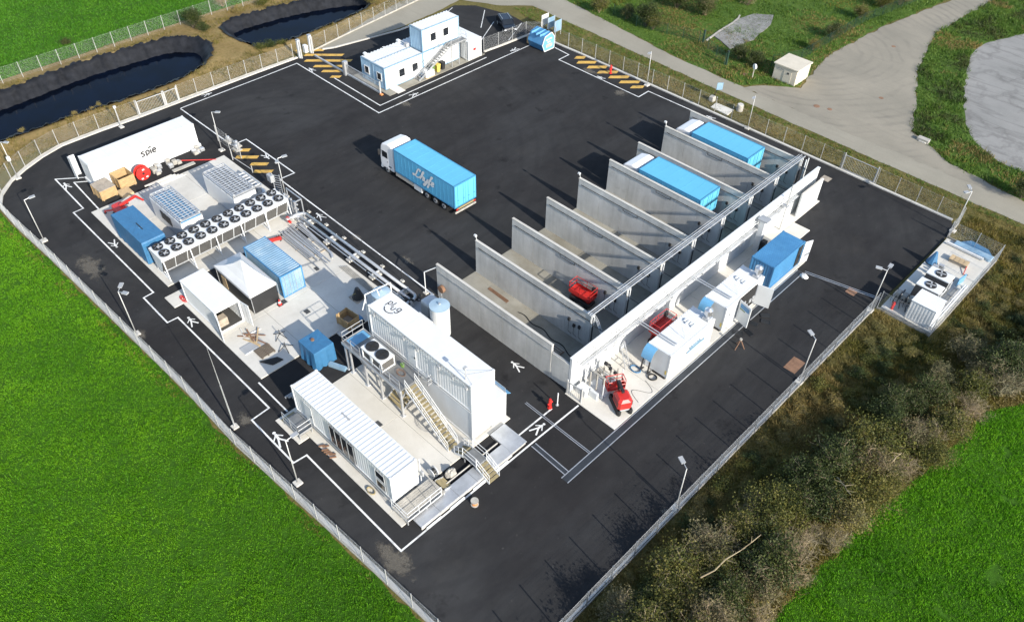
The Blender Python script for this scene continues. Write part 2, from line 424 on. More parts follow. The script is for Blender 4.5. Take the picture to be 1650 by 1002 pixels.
# ---------------------------------------------------------------- mesh building
class MB:
    def __init__(s):
        s.v, s.f, s.mi, s.cm = [], [], [], 0

    def add(s, vs, fs):
        o = len(s.v)
        s.v += [tuple(p) for p in vs]
        s.f += [tuple(i + o for i in f) for f in fs]
        s.mi += [s.cm] * len(fs)
        return s

    def m(s, i):
        s.cm = i
        return s

    def box(s, x0, x1, y0, y1, z0, z1):
        return s.add([(x0, y0, z0), (x1, y0, z0), (x1, y1, z0), (x0, y1, z0), (x0, y0, z1), (x1, y0, z1), (x1, y1, z1), (x0, y1, z1)],
                     [(3, 2, 1, 0), (4, 5, 6, 7), (0, 1, 5, 4), (1, 2, 6, 5), (2, 3, 7, 6), (3, 0, 4, 7)])

    def bbox(s, x0, x1, y0, y1, z0, z1, b=0.03):
        """box with chamfered vertical and top edges"""
        def ring(i, z):
            return [(x0 + i + b, y0 + i, z), (x1 - i - b, y0 + i, z), (x1 - i, y0 + i + b, z), (x1 - i, y1 - i - b, z),
                    (x1 - i - b, y1 - i, z), (x0 + i + b, y1 - i, z), (x0 + i, y1 - i - b, z), (x0 + i, y0 + i + b, z)]
        vs = ring(0, z0) + ring(0, z1 - b) + ring(b, z1)
        fs = [tuple(range(7, -1, -1)), tuple(range(16, 24))]
        for k in range(2):
            for i in range(8):
                j = (i + 1) % 8
                fs.append((k * 8 + i, k * 8 + j, k * 8 + 8 + j, k * 8 + 8 + i))
        return s.add(vs, fs)

    def bar(s, p, q, w, h=None):
        h = h or w
        p, q = Vector(p), Vector(q)
        d = (q - p).normalized()
        a = Vector((0, 0, 1)) if abs(d.z) < 0.95 else Vector((1, 0, 0))
        sx = d.cross(a).normalized() * (w / 2)
        sz = sx.cross(d).normalized() * (h / 2)
        vs = [p - sx - sz, p + sx - sz, p + sx + sz, p - sx + sz, q - sx - sz, q + sx - sz, q + sx + sz, q - sx + sz]
        return s.add(vs, [(0, 1, 2, 3), (7, 6, 5, 4), (0, 4, 5, 1), (1, 5, 6, 2), (2, 6, 7, 3), (3, 7, 4, 0)])

    def tube(s, p, q, r, n=6, r2=None, cap=True):
        r2 = r if r2 is None else r2
        p, q = Vector(p), Vector(q)
        d = (q - p).normalized()
        a = Vector((0, 0, 1)) if abs(d.z) < 0.95 else Vector((1, 0, 0))
        x = d.cross(a).normalized()
        y = x.cross(d)
        c = [(math.cos(2 * math.pi * i / n), math.sin(2 * math.pi * i / n)) for i in range(n)]
        vs = [p + (x * cx + y * cy) * r for cx, cy in c] + [q + (x * cx + y * cy) * r2 for cx, cy in c]
        fs = [(i, n + i, n + (i + 1) % n, (i + 1) % n) for i in range(n)]
        if cap:
            fs += [tuple(range(n)), tuple(range(2 * n - 1, n - 1, -1))]
        return s.add(vs, fs)

    def path(s, pts, r, n=6):
        for a, b in zip(pts[:-1], pts[1:]):
            s.tube(a, b, r, n)
        return s

    def cyl(s, cx, cy, z0, z1, r, n=16, r2=None):
        return s.tube((cx, cy, z0), (cx, cy, z1), r, n, r2)

    def prism(s, poly, z0, z1):
        n = len(poly)
        if sum(poly[i][0] * poly[(i + 1) % n][1] - poly[(i + 1) % n][0] * poly[i][1] for i in range(n)) < 0:
            poly = poly[::-1]
        vs = [(x, y, z0) for x, y in poly] + [(x, y, z1) for x, y in poly]
        fs = [tuple(range(n - 1, -1, -1)), tuple(range(n, 2 * n))] + [(i, (i + 1) % n, n + (i + 1) % n, n + i) for i in range(n)]
        return s.add(vs, fs)

    def sheet(s, poly, z):
        n = len(poly)
        if sum(poly[i][0] * poly[(i + 1) % n][1] - poly[(i + 1) % n][0] * poly[i][1] for i in range(n)) < 0:
            poly = poly[::-1]
        return s.add([(x, y, z) for x, y in poly], [tuple(range(n))])

    def extr_y(s, prof, y0, y1):
        """profile in (x, z) extruded along y"""
        n = len(prof)
        if sum(prof[i][0] * prof[(i + 1) % n][1] - prof[(i + 1) % n][0] * prof[i][1] for i in range(n)) < 0:
            prof = prof[::-1]
        vs = [(x, y0, z) for x, z in prof] + [(x, y1, z) for x, z in prof]
        return s.add(vs, [tuple(range(n)), tuple(range(2 * n - 1, n - 1, -1))] + [(i, n + i, n + (i + 1) % n, (i + 1) % n) for i in range(n)])

    def extr_x(s, prof, x0, x1):
        """profile in (y, z) extruded along x"""
        n = len(prof)
        if sum(prof[i][0] * prof[(i + 1) % n][1] - prof[(i + 1) % n][0] * prof[i][1] for i in range(n)) < 0:
            prof = prof[::-1]
        vs = [(x0, y, z) for y, z in prof] + [(x1, y, z) for y, z in prof]
        return s.add(vs, [tuple(range(n - 1, -1, -1)), tuple(range(n, 2 * n))] + [(i, (i + 1) % n, n + (i + 1) % n, n + i) for i in range(n)])

    def corr(s, p0, p1, z0, z1, nx, ny, pitch=0.28, d=0.036):
        """trapezoidal corrugated sheet between two ground points, outward normal (nx, ny)"""
        L = math.hypot(p1[0] - p0[0], p1[1] - p0[1])
        n = max(2, int(round(L / pitch)))
        ts, os_ = [], []
        for i in range(n):
            for f, o in ((0.0, 0), (0.32, 0), (0.5, -d), (0.82, -d)):
                ts.append((i + f) / n)
                os_.append(o)
        ts.append(1.0)
        os_.append(0)
        vs = []
        for t, o in zip(ts, os_):
            x, y = p0[0] + (p1[0] - p0[0]) * t + nx * o, p0[1] + (p1[1] - p0[1]) * t + ny * o
            vs += [(x, y, z0), (x, y, z1)]
        flip = ((p1[0] - p0[0]) * ny - (p1[1] - p0[1]) * nx) > 0
        fs = [(2 * i, 2 * i + 1, 2 * i + 3, 2 * i + 2) if flip else (2 * i, 2 * i + 2, 2 * i + 3, 2 * i + 1) for i in range(len(ts) - 1)]
        return s.add(vs, fs)

    def corr_roof(s, x0, x1, y0, y1, z, along='x', pitch=0.28, d=0.03):
        a0, a1, b0, b1 = (x0, x1, y0, y1) if along == 'x' else (y0, y1, x0, x1)
        n = max(2, int(round((a1 - a0) / pitch)))
        vs, k = [], 0
        for i in range(n):
            for f, o in ((0.0, 0), (0.35, 0), (0.5, -d), (0.85, -d)):
                a = a0 + (a1 - a0) * (i + f) / n
                vs += [(a, b0, z + o), (a, b1, z + o)] if along == 'x' else [(b0, a, z + o), (b1, a, z + o)]
                k += 1
        vs += [(a1, b0, z), (a1, b1, z)] if along == 'x' else [(b0, a1, z), (b1, a1, z)]
        fs = [(2 * i, 2 * i + 2, 2 * i + 3, 2 * i + 1) if along == 'x' else (2 * i, 2 * i + 1, 2 * i + 3, 2 * i + 2) for i in range(k)]
        return s.add(vs, fs)

    def build(s, name, mats, parent=None, label=None, kind=None, smooth=False):
        ox, oy, oz = ORG.get(parent.name, (0, 0, 0)) if parent else (0, 0, 0)
        me = bpy.data.meshes.new(name)
        me.from_pydata([(x - ox, y - oy, z - oz) for x, y, z in s.v], [], s.f)
        if not isinstance(mats, (list, tuple)):
            mats = [mats]
        for k in mats:
            me.materials.append(k)
        if len(mats) > 1:
            me.polygons.foreach_set('material_index', s.mi)
        if smooth:
            me.polygons.foreach_set('use_smooth', [True] * len(me.polygons))
        o = bpy.data.objects.new(name, me)
        col.objects.link(o)
        if parent:
            o.parent = parent
            ORG[o.name] = (ox, oy, oz)
        if label:
            o['label'] = label
        if kind:
            o['kind'] = kind
        return o


ORG = {}


def thing(name, label, cat, loc, group=None):
    o = bpy.data.objects.new(name, None)
    col.objects.link(o)
    o.empty_display_size = 0.2
    o.location = loc
    o['label'] = label
    o['category'] = cat
    if group:
        o['group'] = group
    ORG[o.name] = tuple(loc)
    return o


def tag(o, label, cat, group=None):
    o['label'] = label
    o['category'] = cat
    if group:
        o['group'] = group
    return o


def copy_tree(o, loc=None, rz=None, label=None, parent=None):
    c = o.copy()
    col.objects.link(c)
    if parent:
        c.parent = parent
    if loc is not None:
        c.location = loc
    if rz is not None:
        c.rotation_euler = (0, 0, rz)
    if label:
        c['label'] = label
    for ch in o.children:
        copy_tree(ch, parent=c)
    return c


def npmesh(name, V, F, mats, parent=None, kind=None, mi=None):
    me = bpy.data.meshes.new(name)
    V = np.asarray(V, np.float32)
    F = np.asarray(F, np.int32)
    me.vertices.add(len(V))
    me.vertices.foreach_set('co', V.ravel())
    k = F.shape[1]
    me.loops.add(F.size)
    me.loops.foreach_set('vertex_index', F.ravel())
    me.polygons.add(len(F))
    me.polygons.foreach_set('loop_start', np.arange(0, F.size, k, dtype=np.int32))
    if not isinstance(mats, (list, tuple)):
        mats = [mats]
    for m in mats:
        me.materials.append(m)
    if mi is not None:
        me.polygons.foreach_set('material_index', np.asarray(mi, np.int32))
    me.update(calc_edges=True)
    o = bpy.data.objects.new(name, me)
    col.objects.link(o)
    if parent:
        o.parent = parent
    if kind:
        o['kind'] = kind
    return o


def inside(P, poly):
    P = np.asarray(P)
    poly = np.asarray(poly)
    r = np.zeros(len(P), bool)
    j = len(poly) - 1
    for i in range(len(poly)):
        xi, yi = poly[i]
        xj, yj = poly[j]
        c = ((yi > P[:, 1]) != (yj > P[:, 1])) & (P[:, 0] < (xj - xi) * (P[:, 1] - yi) / (yj - yi + 1e-12) + xi)
        r ^= c
        j = i
    return r


def edge_dist(P, poly):
    P = np.asarray(P)
    poly = np.asarray(poly)
    d = np.full(len(P), 1e9)
    for i in range(len(poly)):
        a, b = poly[i], poly[(i + 1) % len(poly)]
        ab = b - a
        t = np.clip(((P - a) @ ab) / (ab @ ab + 1e-12), 0, 1)
        d = np.minimum(d, np.hypot(*(P - a - t[:, None] * ab).T))
    return d


def smooth_poly(pts, k=4):
    """closed Catmull-Rom"""
    n, out = len(pts), []
    for i in range(n):
        p0, p1, p2, p3 = (np.array(pts[(i + j - 1) % n], float) for j in range(4))
        for t in np.arange(k) / k:
            out.append(tuple(0.5 * (2 * p1 + (p2 - p0) * t + (2 * p0 - 5 * p1 + 4 * p2 - p3) * t * t + (3 * p1 - p0 - 3 * p2 + p3) * t ** 3)))
    return out


def rough_poly(pts, step=0.7, amp=0.18, seed=1):
    rr = np.random.RandomState(seed)
    out, n = [], len(pts)
    for i in range(n):
        a, b = np.array(pts[i], float), np.array(pts[(i + 1) % n], float)
        L = np.hypot(*(b - a))
        k = max(1, int(L / step))
        nrm = np.array([-(b - a)[1], (b - a)[0]]) / (L + 1e-9)
        for j in range(k):
            out.append(tuple(a + (b - a) * j / k + nrm * rr.uniform(-amp, amp)))
    return out


# ================================================================ THE SETTING
POND1 = smooth_poly([(-110.6, 2.0), (-110.2, 10.0), (-109.9, 20.2), (-110.8, 29.9), (-110.4, 38.0), (-109.6, 43.2), (-106.3, 46.3), (-102.2, 45.6), (-99.0, 41.2), (-98.1, 34.5),
                     (-98.7, 26.0), (-98.8, 18.7), (-99.2, 12.0), (-99.5, 2.0)], 4)
POND2 = smooth_poly([(-108.8, 52.0), (-108.6, 58.0), (-107.5, 63.8), (-105.2, 70.0), (-102.3, 73.5), (-99.9, 71.2), (-98.7, 66.6), (-98.2, 58.1), (-98.9, 51.9), (-102.4, 50.6), (-106.5, 50.4)], 4)


def terrain_h(P):
    P = np.asarray(P, float)
    h = np.zeros(len(P))
    for poly in (POND1, POND2):
        ins = inside(P, poly)
        d = edge_dist(P, poly)
        h = np.where(ins, -np.minimum(d * 0.95, 2.6), h)
        # low bund of spread soil round the basin
        h = np.where((~ins) & (h >= 0), np.maximum(h, 0.22 * np.exp(-((d - 0.7) / 0.8) ** 2)), h)
    return h


def grid_sheet(name, xs, ys, zoff, material, kind='structure', jitter=0.0, keep=None, hf=terrain_h):
    X, Y = np.meshgrid(xs, ys, indexing='ij')
    P = np.stack([X.ravel(), Y.ravel()], 1)
    Z = hf(P) + zoff
    if jitter:
        Z = Z + NR.uniform(-jitter, jitter, len(Z))
    nx, ny = len(xs), len(ys)
    I = np.arange(nx * ny).reshape(nx, ny)
    F = np.stack([I[:-1, :-1], I[1:, :-1], I[1:, 1:], I[:-1, 1:]], -1).reshape(-1, 4)
    if keep is not None:
        c = P[F].mean(1)
        F = F[keep(c)]
    return npmesh(name, np.column_stack([P, Z]), F, material, None, kind)


pond_xs = np.arange(-114.0, -93.9, 0.5)
pond_ys = np.arange(-10.0, 86.1, 0.5)
gx = np.concatenate([[-1500, -900, -600, -400, -300, -220, -170, -140, -125], pond_xs, [-80, -50, -20, 0, 30, 80, 200, 500, 1200]])
gy = np.concatenate([[-1200, -500, -200, -80, -40, -20], pond_ys, [100, 130, 170, 230, 320, 500, 900, 1800]])
ground = grid_sheet('ground', gx, gy, -0.07, M['verge'])
grid_sheet('pond_bank', pond_xs, pond_ys, -0.03, M['soil'])

# black liner of both basins, wrinkled and a little ragged at its rim
for poly, zw, nm in ((POND1, -1.15, 'pond_liner'), (POND2, -1.0, 'pond_liner')):
    pa = np.array(poly)
    xs = np.arange(pa[:, 0].min() - 1, pa[:, 0].max() + 1.2, 0.25)
    ys = np.arange(pa[:, 1].min() - 1, pa[:, 1].max() + 1.2, 0.25)

    def lh(P, poly=poly):
        d = edge_dist(P, poly)
        w = 0.10 * np.sin(P[:, 1] * 3.1 + 1.4 * np.sin(P[:, 1] * 0.9) + P[:, 0] * 0.8) * np.clip(1.2 - d * 0.2, 0.25, 1) + 0.06 * np.sin(P[:, 1] * 7.3 + P[:, 0] * 2.1)
        return terrain_h(P) + w * 0.9

    def kp(c, poly=poly):
        return inside(c, poly) | (edge_dist(c, poly) < 0.45 + 0.25 * np.sin(c[:, 1] * 1.7) * np.sin(c[:, 0] * 2.3))
    ln = grid_sheet(nm, xs, ys, 0.17, M['liner'], 'structure', 0.015, kp, lh)
    ln.data.polygons.foreach_set('use_smooth', [True] * len(ln.data.polygons))
    wp = [p for p in poly]
    MB().sheet(wp, zw).build('pond_water', M['water'], None, kind='structure')

# crop fields and meadows
FIELD_L = [(-86.6, 11.1), (-80.9, 11.2), (-74.4, 11.5), (-62.2, 11.95), (-48.9, 12.35), (-41.9, 12.3), (-33.9, 12.8), (-27.3, 13.2), (-20.3, 13.5), (-10, 14.0), (10, 5), (10, -60),
           (-140, -60), (-140, 0), (-92.5, 0), (-91.8, 8.0), (-89.0, 10.5)]
MB().sheet(rough_poly(FIELD_L, 0.8, 0.22, 2), -0.045).build('crop_field', M['fieldsoil'], None, kind='structure')
FIELD_F = [(-114.1, -20), (-114.0, 22), (-114.3, 40), (-114.1, 52), (-113.6, 60), (-118, 75), (-140, 120), (-300, 200), (-300, -20)]
MB().sheet(rough_poly(FIELD_F, 1.0, 0.25, 3), -0.045).build('crop_field', M['fieldsoil'], None, kind='structure')
FIELD_R = [(-4.9, 10), (-4.4, 29.7), (-4.1, 34.5), (-3.5, 42.1), (-2.2, 49.3), (-1.3, 58.0), (0.4, 61), (3, 66), (60, 70), (60, 10)]
MB().sheet(rough_poly(FIELD_R, 0.8, 0.3, 4), -0.045).build('crop_field', M['fieldsoil'], None, kind='structure')
HEDGE_S = [(-13.3, 10), (-13.4, 63.0), (-8.2, 63.0), (-8.4, 79.2), (-13.2, 80.6), (-13, 86), (25, 86), (60, 78), (60, 68), (3, 66), (0.4, 61), (-1.3, 58), (-2.2, 49.3), (-3.5, 42.1), (-4.4, 29.7), (-4.9, 10)]
MB().sheet(HEDGE_S, -0.052).build('hedge_floor', M['hedgefloor'], None, kind='structure')
MEADOW = [(-300, 94.4), (-80.6, 94.5), (-58.2, 91.45), (-50, 91.0), (-46.4, 90.75), (-44.3, 93.4), (-40.8, 96.2), (-42.7, 107), (-42.0, 122), (-39, 139), (-36, 160), (-60, 400), (-300, 400)]
MB().sheet(rough_poly(MEADOW, 1.0, 0.35, 5), -0.048).build('meadow', M['meadow'], None, kind='structure')
GRASSI = [(-34.1, 146), (-35.2, 125.3), (-32.0, 112.4), (-28.6, 104.6), (-25.4, 96.3), (-19.1, 92.6), (-10.3, 91.2), (30, 91), (60, 92), (60, 300), (-20, 300)]
MB().sheet(rough_poly(GRASSI, 1.0, 0.25, 6), -0.044).build('grass_island', M['meadow'], None, kind='structure')
LOT = smooth_poly([(-27.8, 130.0), (-28.9, 124.6), (-27.4, 118.0), (-23.8, 108.0), (-20.2, 101.0), (-16.5, 97.8), (-12.4, 97.0), (-4, 99), (2, 115), (-4, 140), (-20, 145)], 3)
MB().sheet(rough_poly(LOT, 0.8, 0.15, 7), -0.036).build('gravel_lot', M['lot'], None, kind='structure')

# road along the compound, its junction, and the loop round the cabins
MB().sheet(rough_poly([(-300, 89.6), (-85.7, 89.2), (-60, 88.2), (-39, 87.3), (-20, 86.9), (-8.6, 86.7), (40, 86.5), (40, 90.8), (-10.3, 91.0), (-41.7, 90.5), (-58.2, 91.3), (-80.6, 94.5), (-300, 95.6)], 1.2, 0.12, 8),
           -0.030).build('road', M['road'], None, kind='structure')
MB().sheet(rough_poly([(-46, 90.6), (-44.2, 93.3), (-40.6, 96.0), (-42.6, 107.1), (-41.6, 121.7), (-38.7, 139.1), (-36, 160), (-52, 300), (-47, 300), (-32.5, 160), (-34.1, 144), (-35.2, 125.3), (-32.0, 112.4),
                       (-28.6, 104.6), (-25.4, 96.3), (-19.1, 92.6), (-10.3, 91.0), (-12, 90.3), (-30, 90.2)], 0.9, 0.2, 9), -0.024).build('gravel_junction', M['gravel'], None, kind='structure')
MB().sheet(rough_poly([(-93.2, 56.5), (-95.5, 66), (-97.5, 74), (-98, 83), (-95, 90), (-82, 90.0), (-86, 85.6), (-92.0, 82.6), (-91.0, 76), (-90.6, 69), (-92.2, 58.2)], 1.0, 0.1, 10),
           -0.018).build('access_road', M['road'], None, kind='structure')

# the tarmac yard
YARD = [(-86.0, 11.7), (-80.9, 11.8), (-74.4, 12.1), (-62.2, 12.5), (-48.9, 12.95), (-41.9, 12.95), (-33.9, 13.35), (-27.3, 13.75), (-19.0, 14.1), (-13.6, 14.4), (-13.75, 32), (-13.75, 62.6), (-13.5, 80.3),
        (-14.3, 81.75), (-46.2, 82.05), (-67.1, 82.15), (-74.3, 82.0), (-76, 83.5), (-82.7, 84.3), (-88.7, 82.8), (-91.0, 80.4), (-90.2, 75.5), (-90.0, 69.1), (-92.0, 58.5),
        (-92.8, 55.8), (-92.85, 47), (-92.8, 40), (-92.8, 30.5), (-93.0, 26.0), (-93.0, 21.2), (-92.2, 18.6), (-91.0, 16.2), (-89.7, 14.2), (-87.8, 12.5)]
yard = MB().sheet(YARD, 0.0).build('asphalt_yard', M['asphalt'], None, kind='structure')
ORG[yard.name] = (0, 0, 0)

# thin worn patches in the tarmac
for px, py, a, b in ((146, 430, 3.2, 1.6), (638, 902, 2.4, 1.6), (225, 540, 1.2, .8), (393, 675, 1.4, .8), (1000, 445 + 40, .01, .01), (1075, 825, .9, .7), (1500, 440, .01, .01), (1000, 150, 1.5, 1.2), (880, 162 + 8, .01, .01), (652, 168, 1.6, .9), (950, 115, 1.6, 1.0), (655, 420, 1.4, .6), (575, 383, .9, .6)):
    if a < .1:
        continue
    x, y = G(px, py)
    pl = [(x + a * math.cos(t) * R.uniform(.7, 1.1), y + b * math.sin(t) * R.uniform(.6, 1.1)) for t in np.arange(0, 6.28, 0.35)]
    MB().sheet(pl, 0.003).build('worn_patch', M['patch'], yard)
for px, py, a, b in ((1280, 588, 0.55, 0.9), (1372, 470, 0.45, 0.45), (1331, 288, 0.5, 0.5)):
    x, y = G(px, py)
    MB().box(x - a, x + a, y - b, y + b, -0.02, 0.012).build('manhole_cover', M['rust'] if py != 288 else M['greywood'], yard)


def line(pts, w=0.14, z=0.005):
    mb = MB()
    for (a, b) in zip(pts[:-1], pts[1:]):
        d = Vector((b[0] - a[0], b[1] - a[1]))
        L = d.length
        d /= L
        n = Vector((-d.y, d.x)) * w / 2
        e = d * w / 2
        z += 0.0006
        mb.add([(a[0] - n.x - e.x, a[1] - n.y - e.y, z), (b[0] - n.x + e.x, b[1] - n.y + e.y, z), (b[0] + n.x + e.x, b[1] + n.y + e.y, z), (a[0] + n.x - e.x, a[1] + n.y - e.y, z)], [(0, 1, 2, 3)])
    return mb.build('white_line', M['linemark'], yard)


line([(-85.0, 20.3), (-87.0, 17.7), (-79.7, 17.55), (-79.7, 16.5), (-62.45, 16.45), (-62.4, 15.45), (-57.85, 15.4), (-57.8, 16.4), (-43.0, 16.4), (-42.9, 14.72), (-37.05, 14.72), (-36.95, 15.85), (-25.5, 15.8),
      (-25.5, 20.1), (-25.5, 29.2), (-25.45, 34.5)])
line([(-84.2, 20.0), (-85.0, 18.9), (-77.5, 18.6)])
line([(-45.9, 17.3), (-41.7, 17.25)], 0.13)
line([(-26.76, 28.9), (-26.76, 32.7)])
line([(-91.5, 35.1), (-91.5, 46.6), (-91.6, 52.3), (-73.67, 52.1), (-73.67, 79.0)])
line([(-84.7, 53.5), (-75.0, 53.35), (-75.2, 72.0)])
line([(-91.5, 35.1), (-79.7, 35.2), (-79.7, 37.1), (-69.9, 37.15), (-70.0, 35.3), (-64.1, 35.2), (-55.8, 35.1), (-43.9, 34.95)])
line([(-70.6, 81.1), (-67.9, 80.9), (-67.85, 78.8), (-53.8, 78.6), (-53.85, 80.7), (-46.9, 80.75), (-44.0, 80.7)])
line([(-90.5, 79.6), (-88.6, 75.0), (-84.3, 71.9)], 0.1)
line([(-82.6, 80.7), (-78.5, 73.4)], 0.1)
line([(-79.5, 83.4), (-76.8, 78.0)], 0.1)
line([(-86.5, 82.6), (-82.5, 78.0)], 0.1)

# yellow hatched bays
mbs = []
for (cx, cy, w) in ((500, 81, 46), (522, 89, 62), (529, 98, 75), (533, 107, 54), (538, 115, 38), (541, 124, 16)):
    mbs.append((cx, cy, w, 3.6))
for (cx, cy, w) in ((935, 93, 16), (945.5, 100.8, 30), (962.5, 108.5, 31), (979.5, 116.6, 32), (997.5, 124.5, 32), (1014.7, 132.5, 32), (1027, 140.5, 20)):
    mbs.append((cx, cy, w, 4.2))
for (cx, cy, w) in ((390, 242, 25), (398, 253.4, 36), (418, 264.5, 28), (424, 276.4, 30)):
    mbs.append((cx, cy, w, 4.8))
for cx, cy, w, t in mbs:
    q = GP([(cx - w / 2 - 2, cy + t / 2), (cx + w / 2 - 2, cy + t / 2), (cx + w / 2 + 2, cy - t / 2), (cx - w / 2 + 2, cy - t / 2)])
    MB().sheet(q, 0.004).build('yellow_bar', M['yellow'], yard)


def walker(px, py, ang, s=1.0):
    """painted pedestrian, head towards ang"""
    x, y = G(px, py)
    ca, sa = math.cos(ang), math.sin(ang)

    def T(u, v):
        return (x + s * (u * ca - v * sa), y + s * (u * sa + v * ca))
    mb = MB()
    mb.sheet([T(0.78 + 0.13 * math.cos(t), 0.13 * math.sin(t)) for t in np.arange(0, 6.2, 0.6)], 0.0056)
    z = 0.0058
    for a, b, w in (((0.62, 0.0), (0.05, 0.06), 0.2), ((0.1, 0.08), (-0.7, 0.42), 0.14), ((0.1, 0.04), (-0.62, -0.34), 0.14), ((0.55, 0.0), (0.12, 0.45), 0.1), ((0.55, 0.0), (0.1, -0.36), 0.1)):
        d = Vector((b[0] - a[0], b[1] - a[1]))
        d.normalize()
        n = Vector((-d.y, d.x)) * w / 2
        z += 0.0005
        mb.add([(*T(a[0] - n.x, a[1] - n.y), z), (*T(b[0] - n.x, b[1] - n.y), z), (*T(b[0] + n.x, b[1] + n.y), z), (*T(a[0] + n.x, a[1] + n.y), z)], [(0, 1, 2, 3)])
    return mb.build('pedestrian_symbol', M['linemark'], yard)


for px, py, an, s in ((108, 300, math.pi, 0.9), (183, 393, 0, 0.9), (310, 518, math.pi, 0.9), (451, 707, math.pi, 1.05), (867, 691, 1.57, 0.9), (834, 590, math.pi, 0.85), (517, 349, math.pi, 0.9),
                      (428, 252, 0, 0.85), (333, 153, 1.57, 0.8), (503, 113, 3.14, 0.8), (667, 153, 1.57, 0.8), (829, 80, -1.57, 0.9), (1146, 190, 3.14, 0.8), (969, 126, 3.14, 0.8)):
    walker(px, py, an, s)
# faint old arrows beside the line on the road side
x, y = G(967, 126)

# kerbs round the yard
def kerb(pts, w=0.28, h=0.13):
    for (a, b) in zip(pts[:-1], pts[1:]):
        d = math.hypot(b[0] - a[0], b[1] - a[1])
        n = max(1, int(d / 4))
        for k in range(n):
            p = [a[i] + (b[i] - a[i]) * (k + 0.004) / n for i in (0, 1)]
            q = [a[i] + (b[i] - a[i]) * (k + 0.996) / n for i in (0, 1)]
            MB().bar((*p, h / 2 - 0.02), (*q, h / 2 - 0.02), w, h + 0.05).build('kerb', M['kerb'], yard)


kerb([(-13.85, 14.5), (-13.9, 32), (-13.9, 62.4)], 0.16, 0.08)
kerb([(-19, 13.9), (-27.3, 13.6), (-33.9, 13.2), (-41.9, 12.75), (-48.9, 12.75), (-62.2, 12.3), (-74.4, 11.9), (-80.9, 11.6), (-86.0, 11.5), (-87.9, 12.35), (-89.8, 14.05), (-91.15, 16.1), (-92.35, 18.5), (-93.15, 21.1),
      (-93.2, 26), (-93.0, 30.5), (-93.0, 47), (-92.9, 53.3)], 0.34)
kerb([(-92.6, 57.2), (-91.9, 58.7), (-89.9, 69.0), (-90.1, 75.5)], 0.25)
kerb([(-74.3, 82.15), (-67.1, 82.3), (-46.2, 82.2), (-14.3, 81.9)], 0.3)
kerb([(-76.6, 72.9), (-76.3, 76.4), (-76.0, 82.0)], 0.3)

# sunken drain channels: dark cover plates between pale edge strips
def drain(a, b, w, edge=0.07):
    d = Vector((b[0] - a[0], b[1] - a[1])).normalized()
    n = Vector((-d.y, d.x))
    mb = MB()
    mb.bar((*a, 0.001), (*b, 0.001), w, 0.012)
    mb.build('drain_cover', M['channel'], yard)
    for s in (-1, 1):
        o = n * s * (w / 2)
        MB().bar((a[0] + o.x, a[1] + o.y, 0.004), (b[0] + o.x, b[1] + o.y, 0.004), edge, 0.022).build('drain_edge', M['steel'], yard)


drain((-21.35, 28.3), (-21.35, 62.9), 0.62)
drain((-25.3, 29.05), (-21.7, 28.92), 0.42)
drain((-28.7, 31.68), (-21.72, 31.61), 0.16, 0.05)
drain((-21.0, 63.1), (-13.9, 64.75), 0.26, 0.06)


# ---------------------------------------------------------------- concrete pads, cast as separate slabs
def pad(name, rects, z1, m, step=5.5, gap=0.02):
    first = None
    for (x0, x1, y0, y1) in rects:
        nx, ny = max(1, round((x1 - x0) / step)), max(1, round((y1 - y0) / step))
        for i in range(nx):
            for j in range(ny):
                xa, xb = x0 + (x1 - x0) * i / nx, x0 + (x1 - x0) * (i + 1) / nx
                ya, yb = y0 + (y1 - y0) * j / ny, y0 + (y1 - y0) * (j + 1) / ny
                mb = MB().bbox(xa + gap / 2, xb - gap / 2, ya + gap / 2, yb - gap / 2, -0.05, z1, 0.012)
                if first is None:
                    first = mb.build(name, m, None, kind='structure')
                    ORG[first.name] = (0, 0, 0)
                else:
                    mb.build('slab', m, first)
    return first


pad('concrete_pad', [(-78.4, -62.2, 17.8, 33.4), (-62.2, -61.6, 18.9, 33.4)], 0.08, M['slab'])
pad('concrete_pad', [(-59.1, -46.1, 17.65, 31.9), (-61.0, -59.1, 16.8, 18.6), (-61.0, -59.1, 24.0, 30.6), (-46.1, -45.4, 25.4, 29.0)], 0.09, M['slab'])
pad('concrete_pad', [(-41.5, -38.2, 16.0, 17.0), (-41.5, -28.4, 17.0, 29.6), (-28.4, -26.9, 17.0, 20.6)], 0.08, M['slab3'])
pad('concrete_floor', [(-43.6, -27.2, 35.3 + 4.93 * k, 35.3 + 4.93 * (k + 1)) for k in range(8)], 0.03, M['slab2'], 8)
pad('concrete_pad', [(-27.1, -21.75, 34.7, 58.0), (-25.9, -21.75, 58.0, 64.5), (-27.1, -25.9, 58.0, 74.8), (-25.9, -24.0, 64.5, 69.4)], 0.06, M['slab3'])
pad('concrete_pad', [(-13.35, -8.55, 63.5, 78.2)], 0.22, M['slab3'], 5)
pad('concrete_pad', [(-83.6, -76.0, 55.7, 72.6)], 0.05, M['slab2'], 9)
# the old slab in the meadow
MB().prism(rough_poly(GP([(1151, 59), (1193, 30), (1215, 23), (1247, 25), (1241, 40), (1215, 64), (1177, 79)]), 1.2, 0.12, 20), -0.1, 0.06).build('old_concrete_slab', M['lot'], None, kind='structure')
MB().prism(GP([(1145, 173), (1154, 166), (1182, 178), (1172, 186)]), -0.1, 0.05).build('inspection_slab', M['slab3'], None, kind='structure')


